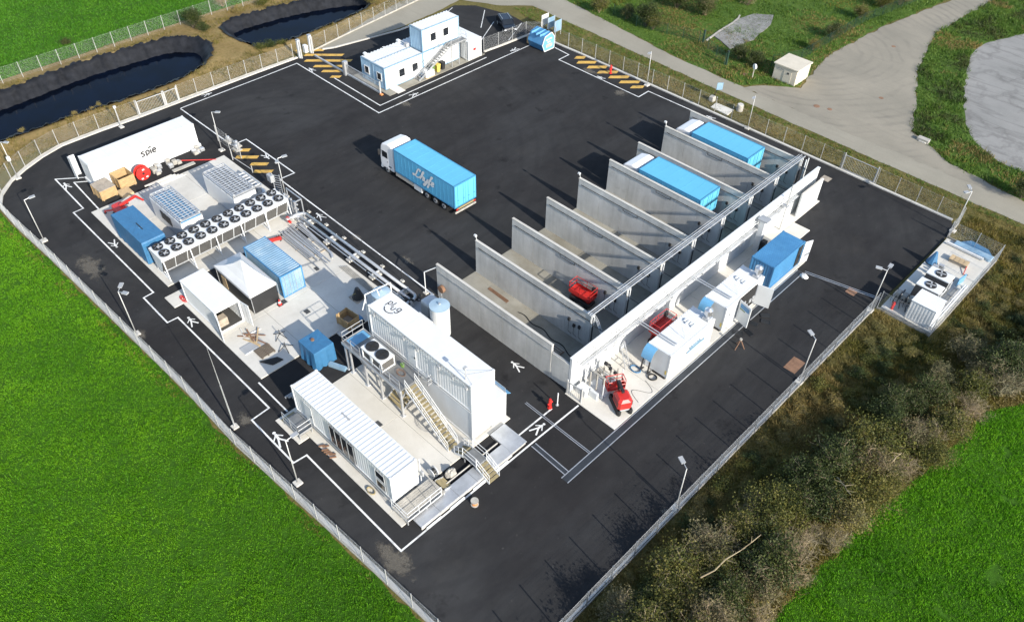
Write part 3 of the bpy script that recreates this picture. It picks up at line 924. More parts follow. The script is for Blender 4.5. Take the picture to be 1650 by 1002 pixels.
# ---------------------------------------------------------------- fences
def panel_mesh(L, H, vs, wv, hs, nm):
    mb = MB()
    k = int(L / vs)
    for i in range(k + 1):
        x = L * i / k
        mb.tube((x, 0, 0.06), (x, 0, H), wv, 3, None, False)
    for z in np.arange(0.1, H, hs):
        mb.tube((0, 0.006, z), (L, 0.006, z), wv * 1.15, 3, None, False)
    mb.tube((0, 0.006, H), (L, 0.006, H), wv * 1.6, 3, None, False)
    me = bpy.data.meshes.new(nm)
    me.from_pydata(mb.v, [], mb.f)
    return me


def post_mesh(H, w, nm):
    mb = MB().box(-w / 2, w / 2, -w / 2, w / 2, -0.1, H)
    mb.box(-w * .6, w * .6, -w * .6, w * .6, H, H + 0.02)
    me = bpy.data.meshes.new(nm)
    me.from_pydata(mb.v, [], mb.f)
    return me


PAN = {'w': (panel_mesh(2.5, 2.0, 0.1, 0.0026, 0.2, 'mesh_panel'), M['wire']), 'd': (panel_mesh(2.5, 2.0, 0.07, 0.0032, 0.2, 'mesh_panel'), M['wire']),
       'r': (panel_mesh(2.5, 2.0, 0.1, 0.0035, 0.2, 'mesh_panel'), M['wire']), 'g': (panel_mesh(2.5, 1.5, 0.08, 0.0055, 0.2, 'mesh_panel'), M['greenwire'])}
PST = {'w': (post_mesh(2.08, 0.055, 'post'), M['post']), 'd': (post_mesh(2.08, 0.055, 'post'), M['post']), 'r': (post_mesh(2.08, 0.08, 'post'), M['greypost']), 'g': (post_mesh(1.6, 0.06, 'post'), M['greenwire'])}
for d in (PAN, PST):
    for me, m in d.values():
        me.materials.append(m)


def fence(label, pts, kind='w', group=None, plinth=True, spacing=2.52):
    root = thing('mesh_fence', label, 'fence', (pts[0][0], pts[0][1], 0), group)
    ox, oy = pts[0]
    seg = [math.hypot(b[0] - a[0], b[1] - a[1]) for a, b in zip(pts[:-1], pts[1:])]
    tot = sum(seg)
    n = max(1, round(tot / spacing))
    P = []
    for i in range(n + 1):
        t = tot * i / n
        k = 0
        while k < len(seg) - 1 and t > seg[k] + 1e-6:
            t -= seg[k]
            k += 1
        f = t / seg[k]
        P.append((pts[k][0] + (pts[k + 1][0] - pts[k][0]) * f, pts[k][1] + (pts[k + 1][1] - pts[k][1]) * f))
    for i, p in enumerate(P):
        o = bpy.data.objects.new('post', PST[kind][0])
        col.objects.link(o)
        o.parent = root
        q = P[min(i + 1, n)] if i < n else P[n]
        b = P[i - 1] if i == n else p
        an = math.atan2(q[1] - b[1], q[0] - b[0])
        o.location = (p[0] - ox, p[1] - oy, 0)
        o.rotation_euler = (0, 0, an)
        if i < n:
            L = math.hypot(q[0] - p[0], q[1] - p[1])
            o = bpy.data.objects.new('mesh_panel', PAN[kind][0])
            col.objects.link(o)
            o.parent = root
            o.location = (p[0] - ox, p[1] - oy, 0.05)
            o.rotation_euler = (0, 0, an)
            o.scale = (L / 2.5, 1, 1)
    if plinth:
        mb = MB()
        for a, b in zip(P[:-1], P[1:]):
            mb.bar((*a, 0.08), (*b, 0.08), 0.06, 0.22)
        mb.build('plinth', M['stone'], root)
    return root


fence('long galvanised mesh fence along the left green crop field', [(-86.4, 11.35), (-80.9, 11.3), (-74.4, 11.65), (-62.2, 12.05), (-48.9, 12.5), (-41.9, 12.45), (-33.9, 12.95), (-27.3, 13.35), (-14.2, 14.0)], 'd')
fence('galvanised mesh fence curving round the yard corner beside the first pond',
      [(-86.4, 11.35), (-88.1, 12.25), (-89.95, 13.95), (-91.4, 16.0), (-92.6, 18.4), (-93.45, 21.1), (-93.45, 26), (-93.3, 30.6)])
fence('galvanised mesh fence between the yard and the ponds, up to the entrance', [(-93.35, 36.1), (-93.3, 47), (-93.1, 52.8)])
fence('galvanised mesh fence behind the white site offices beside the second pond', [(-93.1, 56.1), (-94.2, 63), (-95.2, 70.5), (-96.5, 80)])
fence('galvanised mesh fence between the far crop field and the ponds', [(-113.2, 12), (-112.8, 25), (-113.0, 35), (-113.2, 45), (-113.2, 52), (-112.3, 60), (-110.5, 70), (-107, 84)], 'w', None, False)
fence('galvanised mesh fence along the road from the blue kiosk to the road gate', [(-74.4, 82.45), (-67.1, 82.6), (-46.2, 82.5), (-27.6, 82.3)], 'w', None, False)
fence('galvanised mesh fence along the road between road gate and right corner', [(-23.2, 82.2), (-13.7, 81.9)], 'w', None, False)
fence('short galvanised mesh fence on the right corner above the equipment pad', [(-13.55, 81.7), (-13.45, 78.6)])
fence('galvanised mesh fence around the small equipment pad outside the yard', [(-13.6, 63.3), (-8.45, 63.2), (-8.35, 78.5), (-13.3, 78.6)], 'd')
fence('long galvanised mesh fence between the yard and the hedge', [(-13.6, 14.2), (-13.7, 32), (-13.7, 62.9)], 'r')
fence('white galvanised mesh fence beside the car park and blue kiosk', [(-76.6, 72.9), (-76.35, 76.4), (-76.1, 82.0), (-74.6, 82.4)], 'd')
fence('dark green mesh fence on the meadow beyond the road', [(-72, 95.6), (-66.7, 94.9), (-57.6, 97.5), (-55.0, 96.2), (-51.2, 94.2)], 'g', None, False)
fence('dark green mesh fence leading away behind the small cream hut', [(-46.5, 98.5), (-44.6, 103.2), (-44.5, 112), (-44.4, 120), (-42, 136), (-40, 150)], 'g', None, False)
# thin posts between tarmac and pipe trench
fence('galvanised site fence behind the white trailer, open posts', [(-81.6, 34.55), (-76.5, 34.5)], 'w', None, False)

wf = thing('wire_fence', 'low dark wire fence on white concrete feet beside the twin pipes', 'fence', (-64.0, 34.1, 0))
xs_ = [G(px, py)[0] for px, py in ((497, 342), (525, 363), (552, 385), (582, 408), (613, 431), (645, 455))]
for x in xs_:
    MB().tube((x, 34.1, 0), (x, 34.1, 1.5), 0.025, 5).build('post', M['dark'], wf)
    MB().bbox(x - .22, x + .22, 33.95, 34.25, 0.0, 0.12).build('foot', M['kerb'], wf)
mb = MB()
for z in (0.4, 0.8, 1.2, 1.48):
    mb.tube((xs_[0], 34.1, z), (xs_[-1], 34.1, z), 0.006, 3)
mb.build('wires', M['dark'], wf)
for x0, x1 in zip(xs_[:-1], xs_[1:]):
    pass


def bar_gate(label, a, b, H=1.8, group=None, dx=0.17):
    root = thing('metal_gate', label, 'gate', (*a, 0), group)
    d = Vector((b[0] - a[0], b[1] - a[1], 0))
    L = d.length
    d.normalize()
    for p in (a, b):
        MB().bbox(p[0] - .06, p[0] + .06, p[1] - .06, p[1] + .06, 0, H + 0.25, 0.01).build('gate_post', M['post'], root)
    A, B = Vector((*a, 0)) + d * 0.1, Vector((*b, 0)) - d * 0.1
    mb = MB()
    for z in (0.15, H):
        mb.bar(A + Vector((0, 0, z)), B + Vector((0, 0, z)), 0.07, 0.07)
    for P in (A, B):
        mb.bar(P + Vector((0, 0, 0.15)), P + Vector((0, 0, H)), 0.07, 0.07)
    mb.build('gate_frame', M['post'], root)
    n = int((L - 0.2) / dx)
    bm_ = MB()
    for i in range(1, n):
        P = A + (B - A) * i / n
        bm_.bar(P + Vector((0, 0, 0.18)), P + Vector((0, 0, H - 0.03)), 0.026, 0.026)
    bm_.build('bars', M['post'], root, kind='stuff')
    return root


bar_gate('wide white barred gate leaf in the fence beside the first pond', (-93.3, 30.75), (-93.2, 34.1))
bar_gate('narrow white barred gate leaf next to the wide gate by the pond', (-93.2, 34.25), (-93.25, 35.95))
bar_gate('white barred double gate in the fence on the road side', (-27.4, 82.25), (-23.4, 82.2), 1.9)
bar_gate('small white barred gate beside the end of the tall white wall', (-27.0, 34.85), (-25.5, 34.9), 1.5)
for px, py, lb in ((484, 93, 'thick white gate post at the entrance, pond side'), (502, 85, 'thick white gate post at the entrance, office side')):
    x, y = G(px, py)
    t = thing('gate_post', lb, 'gate post', (x, y, 0))
    MB().bbox(x - .2, x + .2, y - .2, y + .2, 0, 2.5).build('column', M['white2'], t)
    MB().bbox(x + .25, x + .45, y - .1, y + .1, 0, 2.4).build('guide_post', M['post'], t)
    MB().box(x - .23, x + .23, y - .23, y + .23, 2.5, 2.56).build('cap', M['steel'], t)
# sliding gate that stands open beside the offices
t = thing('sliding_gate', 'long grey sliding gate standing open below the white site offices', 'gate', (-83.7, 55.2, 0))
MB().bbox(-91.5, -77.2, 55.1, 55.3, 0.08, 0.32).build('bottom_beam', M['steel'], t)
MB().bbox(-84.4, -77.2, 55.15, 55.25, 1.5, 1.6).build('top_rail', M['steel'], t)
mb = MB()
for x in np.arange(-84.3, -77.2, 0.24):
    mb.box(x - .02, x + .02, 55.18, 55.22, 0.3, 1.52)
mb.build('bars', M['steel'], t, kind='stuff')
MB().bbox(-84.7, -84.2, 54.9, 55.5, 0, 1.9).build('drive_column', M['steel'], t)
MB().bbox(-77.3, -77.15, 55.1, 55.3, 0, 1.75).build('end_post', M['post'], t)
MB().bbox(-77.2, -76.8, 55.0, 55.35, 0, 0.14).build('stop_block', M['orange'], t)
t = thing('control_box', 'small white control cabinet between the entrance gate posts', 'cabinet', (*G(493, 84), 0))
x, y = G(493, 84)
MB().bbox(x - .3, x + .3, y - .25, y + .25, 0.05, 1.0).build('cabinet', M['white'], t)
MB().bbox(x - .35, x + .35, y - .3, y + .3, 0, 0.06).build('plinth', M['kerb'], t)


# ---------------------------------------------------------------- lamps
def lamp(x, y, h, az, label, heads=1, r=0.045, base=True):
    t = thing('street_lamp', label, 'street lamp', (x, y, 0), 'slim floodlight poles around the yard')
    MB().tube((x, y, 0), (x, y, h), r * 1.25, 8, r * 0.8).build('pole', M['post'], t, smooth=True)
    if base:
        MB().bbox(x - .3, x + .3, y - .3, y + .3, -0.02, 0.14).build('base', M['kerb'], t)
    for k in range(heads):
        a = az + (k - (heads - 1) / 2) * 1.9
        dx, dy = math.cos(a), math.sin(a)
        MB().tube((x, y, h - .04), (x + dx * .45, y + dy * .45, h + .05), 0.03, 6).build('arm', M['steel'], t)
        mb = MB()
        c, s = (x + dx * .72, y + dy * .72), 0.17
        p, q = Vector((x + dx * .45, y + dy * .45, h + .05)), Vector((x + dx * 1.0, y + dy * 1.0, h + .09))
        mb.bar(p, q, 0.34, 0.09)
        hd = mb.build('lamp_head', M['grey'], t)
        MB().bar(p + Vector((0, 0, -.055)), q + Vector((0, 0, -.055)), 0.28, 0.02).build('lens', M['lens'], hd)
    return t


lamp(-77.15, 12.4, 5.0, 1.4, 'floodlight pole by the crop field, beside the blue tarped container')
lamp(-58.4, 12.75, 5.1, 1.4, 'floodlight pole by the crop field, left of the container with open doors', 2)
lamp(-35.28, 13.9, 5.2, 1.5, 'floodlight pole by the crop field, beside the ribbed white container')
lamp(-13.95, 32.3, 5.0, 2.7, 'floodlight pole at the hedge fence nearest the bottom of the picture')
lamp(-13.95, 49.9, 5.2, 2.7, 'floodlight pole at the hedge fence beside the rusty manhole plate')
lamp(-13.9, 62.5, 4.95, 2.6, 'twin floodlight pole at the near corner of the equipment pad', 2)
lamp(-13.5, 80.1, 5.0, 3.3, 'twin floodlight pole in the right corner of the yard', 2)
lamp(-54.97, 81.8, 4.7, -1.3, 'floodlight pole by the road, beside the yellow hatched bay')
lamp(-39.74, 82.1, 4.4, -1.3, 'floodlight pole by the road, behind the bay with the parked lorry')
lamp(-79.57, 33.8, 4.95, 0.6, 'floodlight pole beside the end of the long white trailer')
lamp(-66.74, 33.9, 4.85, 0.3, 'floodlight pole beside the corner of the fan cooler', 2)
lamp(-90.0, 14.9, 4.6, 0.5, 'floodlight pole with a white box in the curved yard corner')
x, y = -90.0, 14.9
MB().bbox(-90.15, -89.85, 14.7, 15.05, 2.3, 2.75).build('camera_box', M['white'], bpy.data.objects['street_lamp.011'])
t = thing('lightning_mast', 'tall thin mast by the crop field, highest of the poles', 'mast', (-43.23, 13.4, 0))
MB().tube((-43.23, 13.4, 0), (-43.23, 13.4, 5), 0.07, 8, 0.05).build('lower_pole', M['steel'], t)
MB().tube((-43.23, 13.4, 5), (-43.23, 13.4, 9.1), 0.035, 6, 0.012).build('upper_rod', M['steel'], t)
MB().bbox(-43.5, -42.95, 13.15, 13.65, 0, 0.14).build('base', M['kerb'], t)
t = thing('camera_pole', 'short galvanised camera pole before the pond fence', 'pole', (-92.3, 27.9, 0))
MB().tube((-92.3, 27.9, 0), (-92.3, 27.9, 2.7), 0.05, 6).build('pole', M['post'], t)
MB().bbox(-92.6, -92.0, 27.65, 28.15, 0, 0.12).build('base', M['kerb'], t)
MB().bbox(-92.42, -92.18, 27.75, 28.05, 2.55, 2.8).build('camera', M['white'], t)


# ================================================================ BAY WALLS AND FIRE WALL
WH = 3.88
ORD = ['nearest the tall white container stack', 'second from the container stack', 'third from the container stack', 'fourth from the container stack', 'middle one of the nine', 'sixth from the container stack',
       'seventh, below the lower parked lorry roof line', 'eighth, between the two parked lorries', 'farthest one, next to the road']
for k in range(9):
    y = 35.26 + 4.912 * k
    t = thing('bay_wall', 'grey concrete bay wall, ' + ORD[k], 'wall', (-43.5, y, 0), 'parallel concrete bay walls')
    for q in range(5):
        MB().bbox(-43.5 + 2.86 * q + .006, -43.5 + 2.86 * (q + 1) - .006, y - .11, y + .11, -0.1, WH - 0.05, 0.012).build('panel', M['wall'], t)
    MB().bbox(-43.53, -29.17, y - .13, y + .13, WH - 0.05, WH + 0.03, 0.012).build('coping', M['kerb'], t)
    # handrail-like service pipe under the coping on the near face, with its brackets
    xa = -43.1
    mb = MB().tube((xa, y - .17, WH - .62), (-29.2, y - .17, WH - .62), 0.03, 6)
    for x in np.arange(xa + .3, -29.3, 1.6):
        mb.bar((x, y - .1, WH - .62), (x, y - .24, WH - .62), 0.03, 0.05)
    if k > 1:
        xh = -37.0 + (k % 3) * .4
        mb.path([(xh - .9, y - .17, WH - .62), (xh - .9, y - .17, WH - .95), (xh + .9, y - .17, WH - .95), (xh + .9, y - .17, WH - .62)], 0.025, 5)
    mb.build('service_pipe', M['grey'] if k == 0 else M['dark'], t)
    # white bracket wrapped over the inner end
    if k >= 1:
        mb = MB()
        for dy in (-.16, .16):
            mb.path([(-29.75, y + dy, WH + .09), (-29.05, y + dy, WH + .09), (-29.05, y + dy, WH - 1.2)], 0.04, 6)
        mb.build('end_bracket', M['white'], t)
        MB().path([(-29.1, y - .3, WH - .62), (-27.25, y - .3, WH - .62)], 0.035, 6).build('cross_pipe', M['dark'], t)
        MB().path([(-29.02, y, WH - 1.2), (-29.02, y, 0.03)], 0.06, 6).build('down_pipe', M['dark'], t)
        # bottle coupling panel on each bay end
        MB().bbox(-28.75, -28.1, y - .75, y - .25, 1.15, 1.3).build('coupling_shelf', M['skyblue'] if k < 6 else M['grey'], t)
        MB().path([(-28.8, y - .7, 1.15), (-28.8, y - .7, 0.05)], 0.035, 5).path([(-28.1, y - .3, 1.15), (-28.1, y - .3, 0.05)], 0.035, 5).build('shelf_leg', M['dark'], t)
        mb = MB()
        for a, b in ((-31.6, 1.9), (-31.0, 1.5), (-30.4, 1.7)):
            mb.box(a, a + .22, y - .28, y - .1, b, b + .3)
            mb.path([(a + .1, y - .2, b), (a + .1, y - .2, 0.6), (a + .5, y - .2, 0.5)], 0.02, 4)
        mb.build('valve_boxes', M['dark'], t)
    if k % 3 == 1 or k == 7:
        MB().path([(-43.4, y, WH), (-43.55, y, WH + .45)], 0.03, 5).bbox(-43.75, -43.45, y - .1, y + .1, WH + .4, WH + .58).build('end_floodlight', M['white2'], t)
    if k == 0:
        MB().bbox(-29.2, -27.22, y - .09, y + .09, -0.1, 3.05).build('end_panel', M['wall'], t)
        MB().tube((-29.2, y, 3.14), (-27.2, y, 3.14), 0.05, 6).build('end_rail', M['grey'], t)

t = thing('fire_wall', 'tall pale concrete fire wall running across the ends of all the bays', 'wall', (-27.05, 54.9, 0))
n = 16
for k in range(n):
    ya, yb = 35.15 + 39.5 * k / n, 35.15 + 39.5 * (k + 1) / n
    MB().bbox(-27.2, -26.96, ya + .008, yb - .008, -0.1, WH, 0.01).build('wall_panel', M['white2'], t)
MB().bbox(-27.24, -26.92, 35.13, 74.67, WH, WH + .06, 0.01).build('coping', M['white'], t)
mb = MB()
for z in (3.55, 3.2):
    mb.tube((-26.8, 35.6, z), (-26.8, 70.5, z), 0.045, 6)
mb.tube((-26.72, 36.5, 2.2), (-26.72, 62, 2.2), 0.03, 6)
mb.build('wall_pipes', M['white'], t)
MB().bbox(-26.9, -26.55, 36.2, 70.2, 2.62, 2.72).build('cable_tray', M['steel'], t)
for k in range(15):
    y = 36.8 + k * 2.3
    MB().bar((-26.95, y, 2.55), (-26.45, y, 2.55), 0.06, 0.08).bar((-26.95, y, 2.0), (-26.5, y, 2.52), 0.05, 0.05).build('tray_bracket', M['steel'], t)
for k in range(11):
    y = 38.2 + k * 3.05 + R.uniform(-.4, .4)
    mb = MB()
    for q in range(3):
        yy = y + R.uniform(-.6, .6)
        pts = [(-26.75, yy, 3.5)]
        for s in range(5):
            pts.append((-26.7 + R.uniform(-.05, .12), pts[-1][1] + R.uniform(-.35, .5), pts[-1][2] - R.uniform(0.15, .5)))
        mb.path(pts, 0.022, 4)
    mb.build('cable_drop', M['grey'], t)
t = thing('stub_wall', 'lower pale wall panel stepped in front of the far fire wall end', 'wall', (-26.3, 72.5, 0))
MB().bbox(-26.4, -26.18, 70.3, 74.6, -0.05, 2.9).build('panel', M['white2'], t)
MB().bbox(-26.42, -26.16, 70.28, 74.62, 2.9, 2.95).build('coping', M['kerb'], t)
# pipe rack of two white beams lying over the bay wall ends
t = thing('pipe_rack', 'long white double-beam pipe rack crossing the inner ends of the bay walls', 'pipe rack', (-29.1, 57, 0))
for x in (-29.42, -29.02):
    MB().bbox(x - .045, x + .045, 39.8, 75.0, WH + .27, WH + .38, 0.01).build('beam', M['steel'], t)
for y in np.arange(40.2, 75, 1.22):
    MB().bar((-29.5, y, WH + .22), (-28.9, y, WH + .22), 0.05, 0.04).build('rung', M['steel'], t)
MB().tube((-29.22, 39.8, WH + .33), (-29.22, 74.8, WH + .33), 0.03, 6).build('gas_pipe', M['steel'], t)
MB().tube((-29.62, 44, WH + .38), (-29.62, 74.8, WH + .38), 0.025, 5).build('thin_pipe', M['grey'], t)
for k in range(1, 9):
    y = 35.26 + 4.912 * k
    MB().bbox(-29.5, -28.94, y - .1, y + .1, WH + .03, WH + .2).build('saddle', M['white'], t)
mb = MB()
for dy in (0, .12, .26):
    mb.path([(-29.1, 40.0 + dy, WH + .3), (-28.6, 40.1 + dy, WH - .3), (-28.0, 39.8 + dy, WH - .7), (-27.2, 39.6 + dy, WH - .9)], 0.025, 5)
mb.build('hose_drop', M['steel'], t)
t = thing('bay_gate_post', 'pair of tall thin white posts at the far end of the fire wall', 'post', (-28.6, 74.6, 0))
for y in (74.45, 74.95):
    MB().tube((-28.55, y, 0), (-28.55, y, 4.2), 0.06, 6).build('pole', M['white'], t)
MB().bbox(-28.75, -28.35, 74.3, 75.1, 0, .12).build('base', M['kerb'], t)
t = thing('tall_vent_pipe', 'tall thin vent pipe standing against the far part of the white wall', 'vent pipe', (-26.2, 67.2, 0))
MB().tube((-26.3, 67.2, 0.05), (-26.3, 67.2, 5.6), 0.07, 8).build('pipe', M['post'], t)
MB().bbox(-26.9, -26.1, 67.0, 67.4, 3.0, 3.12).build('bracket', M['steel'], t)
t = thing('pipe_column', 'white service column with black valve block beyond the blue compressor box', 'service column', (-25.9, 62.6, 0))
MB().bbox(-26.5, -25.9, 62.2, 62.7, 0.05, 3.9).build('column', M['white2'], t)
MB().bbox(-25.9, -25.4, 62.3, 62.9, 0.2, 1.5).build('valve_block', M['dark'], t)
MB().bbox(-26.7, -25.6, 62.0, 62.9, 3.9, 4.05).build('cap', M['grey'], t)

# valve skid with hoses at the near end of the fire wall
t = thing('valve_skid', 'tangle of pale pipes and valves by the near end of the fire wall', 'valve skid', (-25.5, 37.4, 0))
MB().bbox(-26.3, -24.5, 36.4, 38.8, 0.06, 0.22).build('skid_base', M['white'], t)
mb = MB()
for i in range(9):
    x, y = -26.1 + 1.4 * (i % 3) / 2, 36.7 + 1.8 * (i // 3) / 2
    mb.tube((x, y, 0.2), (x, y, R.uniform(1.2, 2.4)), 0.07, 6)
for i in range(8):
    z = R.uniform(.6, 2.2)
    mb.tube((-26.1, 36.7 + i * .25, z), (-24.7, 36.7 + i * .25, z), 0.04, 5)
mb.build('pipes', M['stone'], t)
mb = MB()
for i in range(7):
    x, y, z = R.uniform(-26.1, -24.7), R.uniform(36.7, 38.6), R.uniform(.4, 2)
    mb.box(x, x + .22, y, y + .22, z, z + .25)
mb.build('valves', M['dark'], t)
mb = MB().box(-26.35, -26.28, 36.35, 36.42, 0.1, 2.5).box(-24.5, -24.43, 36.35, 36.42, 0.1, 1.9).box(-26.35, -26.28, 38.8, 38.87, .1, 2.5).box(-24.5, -24.43, 38.8, 38.87, .1, 1.9)
mb.build('frame', M['white'], t)
t = thing('white_step_block', 'pale low concrete step block between gate and valve skid', 'block', (-26.2, 35.8, 0))
MB().bbox(-26.6, -25.6, 35.5, 36.3, 0.05, 0.75).build('block', M['white2'], t)
MB().bbox(-25.55, -24.7, 35.95, 36.2, 0.05, 0.8).build('panel', M['white2'], t)
t = thing('step_ladder', 'open white stepladder leaning by the fire wall valve skid', 'ladder', (-25.6, 41.0, 0))
mb = MB()
for dy in (0, .55):
    mb.bar((-26.1, 40.4 + dy, 2.5), (-25.2, 40.4 + dy, .06), .07, .05)
mb.build('stiles', M['steel'], t)
mb = MB()
for k in range(8):
    f = (k + .6) / 8.6
    mb.bar((-26.1 + .9 * f, 40.4, 2.5 - 2.44 * f), (-26.1 + .9 * f, 40.95, 2.5 - 2.44 * f), .05, .03)
mb.build('rungs', M['steel'], t)


# ================================================================ CONTAINERS AND CABINS
def container(label, x0, x1, y0, y1, z0, z1, m, name='shipping_container', cat='container', doors='+x', roof='corr', group=None, mframe=None, open_end=None, ribs=True, dep=0.036):
    t = thing(name, label, cat, ((x0 + x1) / 2, (y0 + y1) / 2, z0), group)
    mf = mframe or m
    lx = (x1 - x0) > (y1 - y0)
    e = 0.05
    b = MB()
    pit = 0.3
    if ribs:
        if open_end != '-y' and doors != '-y':
            b.corr((x0 + .08, y0 + e), (x1 - .08, y0 + e), z0 + .12, z1 - .08, 0, -1, pit, dep)
        if doors != '+y':
            b.corr((x1 - .08, y1 - e), (x0 + .08, y1 - e), z0 + .12, z1 - .08, 0, 1, pit, dep)
        if doors != '-x':
            b.corr((x0 + e, y1 - .08), (x0 + e, y0 + .08), z0 + .12, z1 - .08, -1, 0, pit)
        if doors != '+x':
            b.corr((x1 - e, y0 + .08), (x1 - e, y1 - .08), z0 + .12, z1 - .08, 1, 0, pit)
    else:
        b.box(x0 + .06, x1 - .06, y0 + .06, y1 - .06, z0 + .1, z1 - .1)
    b.build('walls', m, t)
    f = MB()
    for xa in (x0, x1 - .13):
        for ya in (y0, y1 - .13):
            f.box(xa, xa + .13, ya, ya + .13, z0, z1 - .02)
    for z, h in ((z0 + .02, .14), (z1 - .12, .1)):
        f.box(x0 + .13, x1 - .13, y0 + .004, y0 + .1, z, z + h)
        f.box(x0 + .13, x1 - .13, y1 - .1, y1 - .004, z, z + h)
        f.box(x0 + .004, x0 + .1, y0 + .13, y1 - .13, z, z + h)
        f.box(x1 - .1, x1 - .004, y0 + .13, y1 - .13, z, z + h)
    f.build('frame', mf, t)
    for xa in (x0 - .01, x1 - .16):
        for ya in (y0 - .01, y1 - .16):
            MB().box(xa, xa + .17, ya, ya + .17, z1 - .1, z1 + .015).build('corner_casting', mf, t)
    r = MB()
    if roof == 'corr':
        r.corr_roof(x0 + .1, x1 - .1, y0 + .08, y1 - .08, z1, 'x' if lx else 'y', 0.42 if (x1 - x0 > 10 or y1 - y0 > 10) else 0.3, 0.035)
    else:
        r.bbox(x0 + .05, x1 - .05, y0 + .05, y1 - .05, z1 - .1, z1, .01)
    r.build('roof', m, t)
    fl = MB().box(x0 + .1, x1 - .1, y0 + .1, y1 - .1, z0 + .1, z0 + .16)
    fl.build('floor', M['inside'], t)
    if doors in ('+x', '-x') and open_end is None:
        xd = x1 if doors == '+x' else x0
        sg = 1 if doors == '+x' else -1
        ym = (y0 + y1) / 2
        for ya, yb in ((y0 + .13, ym - .01), (ym + .01, y1 - .13)):
            d = MB().box(min(xd - sg * .09, xd - sg * .02), max(xd - sg * .09, xd - sg * .02), ya, yb, z0 + .14, z1 - .13).build('door', m, t)
            mb = MB()
            for q in (.28, .72):
                yy = ya + (yb - ya) * q
                mb.tube((xd + sg * .02, yy, z0 + .1), (xd + sg * .02, yy, z1 - .1), .022, 5)
            mb.build('lock_bar', M['steel'], d)
            for zz in (.25, .5, .75):
                z = z0 + (z1 - z0) * zz
                MB().box(min(xd - sg * .02, xd + sg * .004), max(xd - sg * .02, xd + sg * .004), ya + .05, yb - .05, z - .03, z + .03).build('door_rib', m, d)
    return t


def strokes(mb, lines, T0, w, out=(0, 0, 1)):
    """flat ribbons along smoothed strokes; T maps (u, v) to a 3-D point, second output the in-plane unit vectors"""
    cnt = [0]

    def T(u, v):
        cnt[0] += 1
        e = 0.00012 * cnt[0]
        q = T0(u, v)
        return (q[0] + out[0] * e, q[1] + out[1] * e, q[2] + out[2] * e)
    for ln in lines:
        p = [np.array(q, float) for q in ln]
        if len(p) > 2:
            pp = [2 * p[0] - p[1]] + p + [2 * p[-1] - p[-2]]
            sm = []
            for i in range(1, len(pp) - 2):
                for s in np.arange(5) / 5:
                    a, b, c, d = pp[i - 1:i + 3]
                    sm.append(.5 * (2 * b + (c - a) * s + (2 * a - 5 * b + 4 * c - d) * s * s + (3 * b - a - 3 * c + d) * s ** 3))
            sm.append(p[-1])
        else:
            sm = p
        vs = []
        for i, q in enumerate(sm):
            d = sm[min(i + 1, len(sm) - 1)] - sm[max(i - 1, 0)]
            d = d / (np.hypot(*d) + 1e-9)
            n = np.array([-d[1], d[0]]) * w / 2
            vs += [T(*(q - n)), T(*(q + n))]
        mb.add(vs, [(2 * i, 2 * i + 2, 2 * i + 3, 2 * i + 1) for i in range(len(sm) - 1)])


LHYFE = [
    [(0.60, 0.78), (0.70, 0.95), (0.52, 1.02), (0.40, 0.78), (0.34, 0.35), (0.2, 0.06), (0.03, 0.03), (0.02, 0.16), (0.2, 0.13), (0.45, 0.0), (0.72, 0.08)],
    [(0.72, 0.08), (1.02, 0.7), (1.10, 1.0), (1.0, 0.98), (0.93, 0.6), (0.86, 0.0)], [(0.88, 0.2), (1.05, 0.5), (1.17, 0.46), (1.14, 0.2), (1.18, 0.03), (1.3, 0.12)],
    [(1.28, 0.5), (1.30, 0.15), (1.42, 0.03), (1.56, 0.2), (1.66, 0.52)], [(1.66, 0.52), (1.58, 0.0), (1.46, -0.4), (1.32, -0.42), (1.38, -0.2), (1.75, 0.12)],
    [(1.75, 0.12), (1.95, 0.7), (2.08, 1.0), (1.98, 1.02), (1.90, 0.6), (1.83, 0.0), (1.76, -0.4), (1.84, -0.36), (1.90, 0.05), (2.1, 0.14)], [(1.76, 0.5), (2.06, 0.53)],
    [(2.1, 0.2), (2.3, 0.3), (2.31, 0.46), (2.2, 0.5), (2.12, 0.25), (2.2, 0.03), (2.42, 0.14)]]
SPIE = [[(0.42, 0.52), (0.25, 0.6), (0.08, 0.5), (0.2, 0.36), (0.38, 0.22), (0.26, 0.02), (0.02, 0.1)],
        [(0.62, 0.55), (0.62, -0.12)], [(0.62, 0.5), (0.85, 0.56), (0.95, 0.35), (0.85, 0.08), (0.62, 0.1)],
        [(1.15, 0.55), (1.15, 0.0)],
        [(1.38, 0.32), (1.72, 0.33), (1.62, 0.55), (1.44, 0.5), (1.36, 0.25), (1.48, 0.04), (1.74, 0.1)],
        [(1.0, 0.74), (1.12, 0.86), (1.32, 0.9)]]
PLUG = [[(0.0, 0.55), (0.0, -0.3)], [(0.0, 0.4), (0.16, 0.55), (0.36, 0.45), (0.36, 0.18), (0.18, 0.05), (0.0, 0.2)],
        [(0.62, 0.78), (0.62, 0.02)],
        [(0.85, 0.22), (0.86, -0.14), (1.0, -0.28), (1.16, -0.2), (1.22, 0.22)],
        [(1.80, 0.42), (1.62, 0.52), (1.46, 0.38), (1.48, 0.12), (1.66, 0.02), (1.82, 0.18)], [(1.82, 0.5), (1.84, -0.1), (1.7, -0.32), (1.48, -0.26)],
        [(0.18, -0.45), (0.5, -0.75), (0.95, -0.85), (1.35, -0.72), (1.6, -0.5)]]

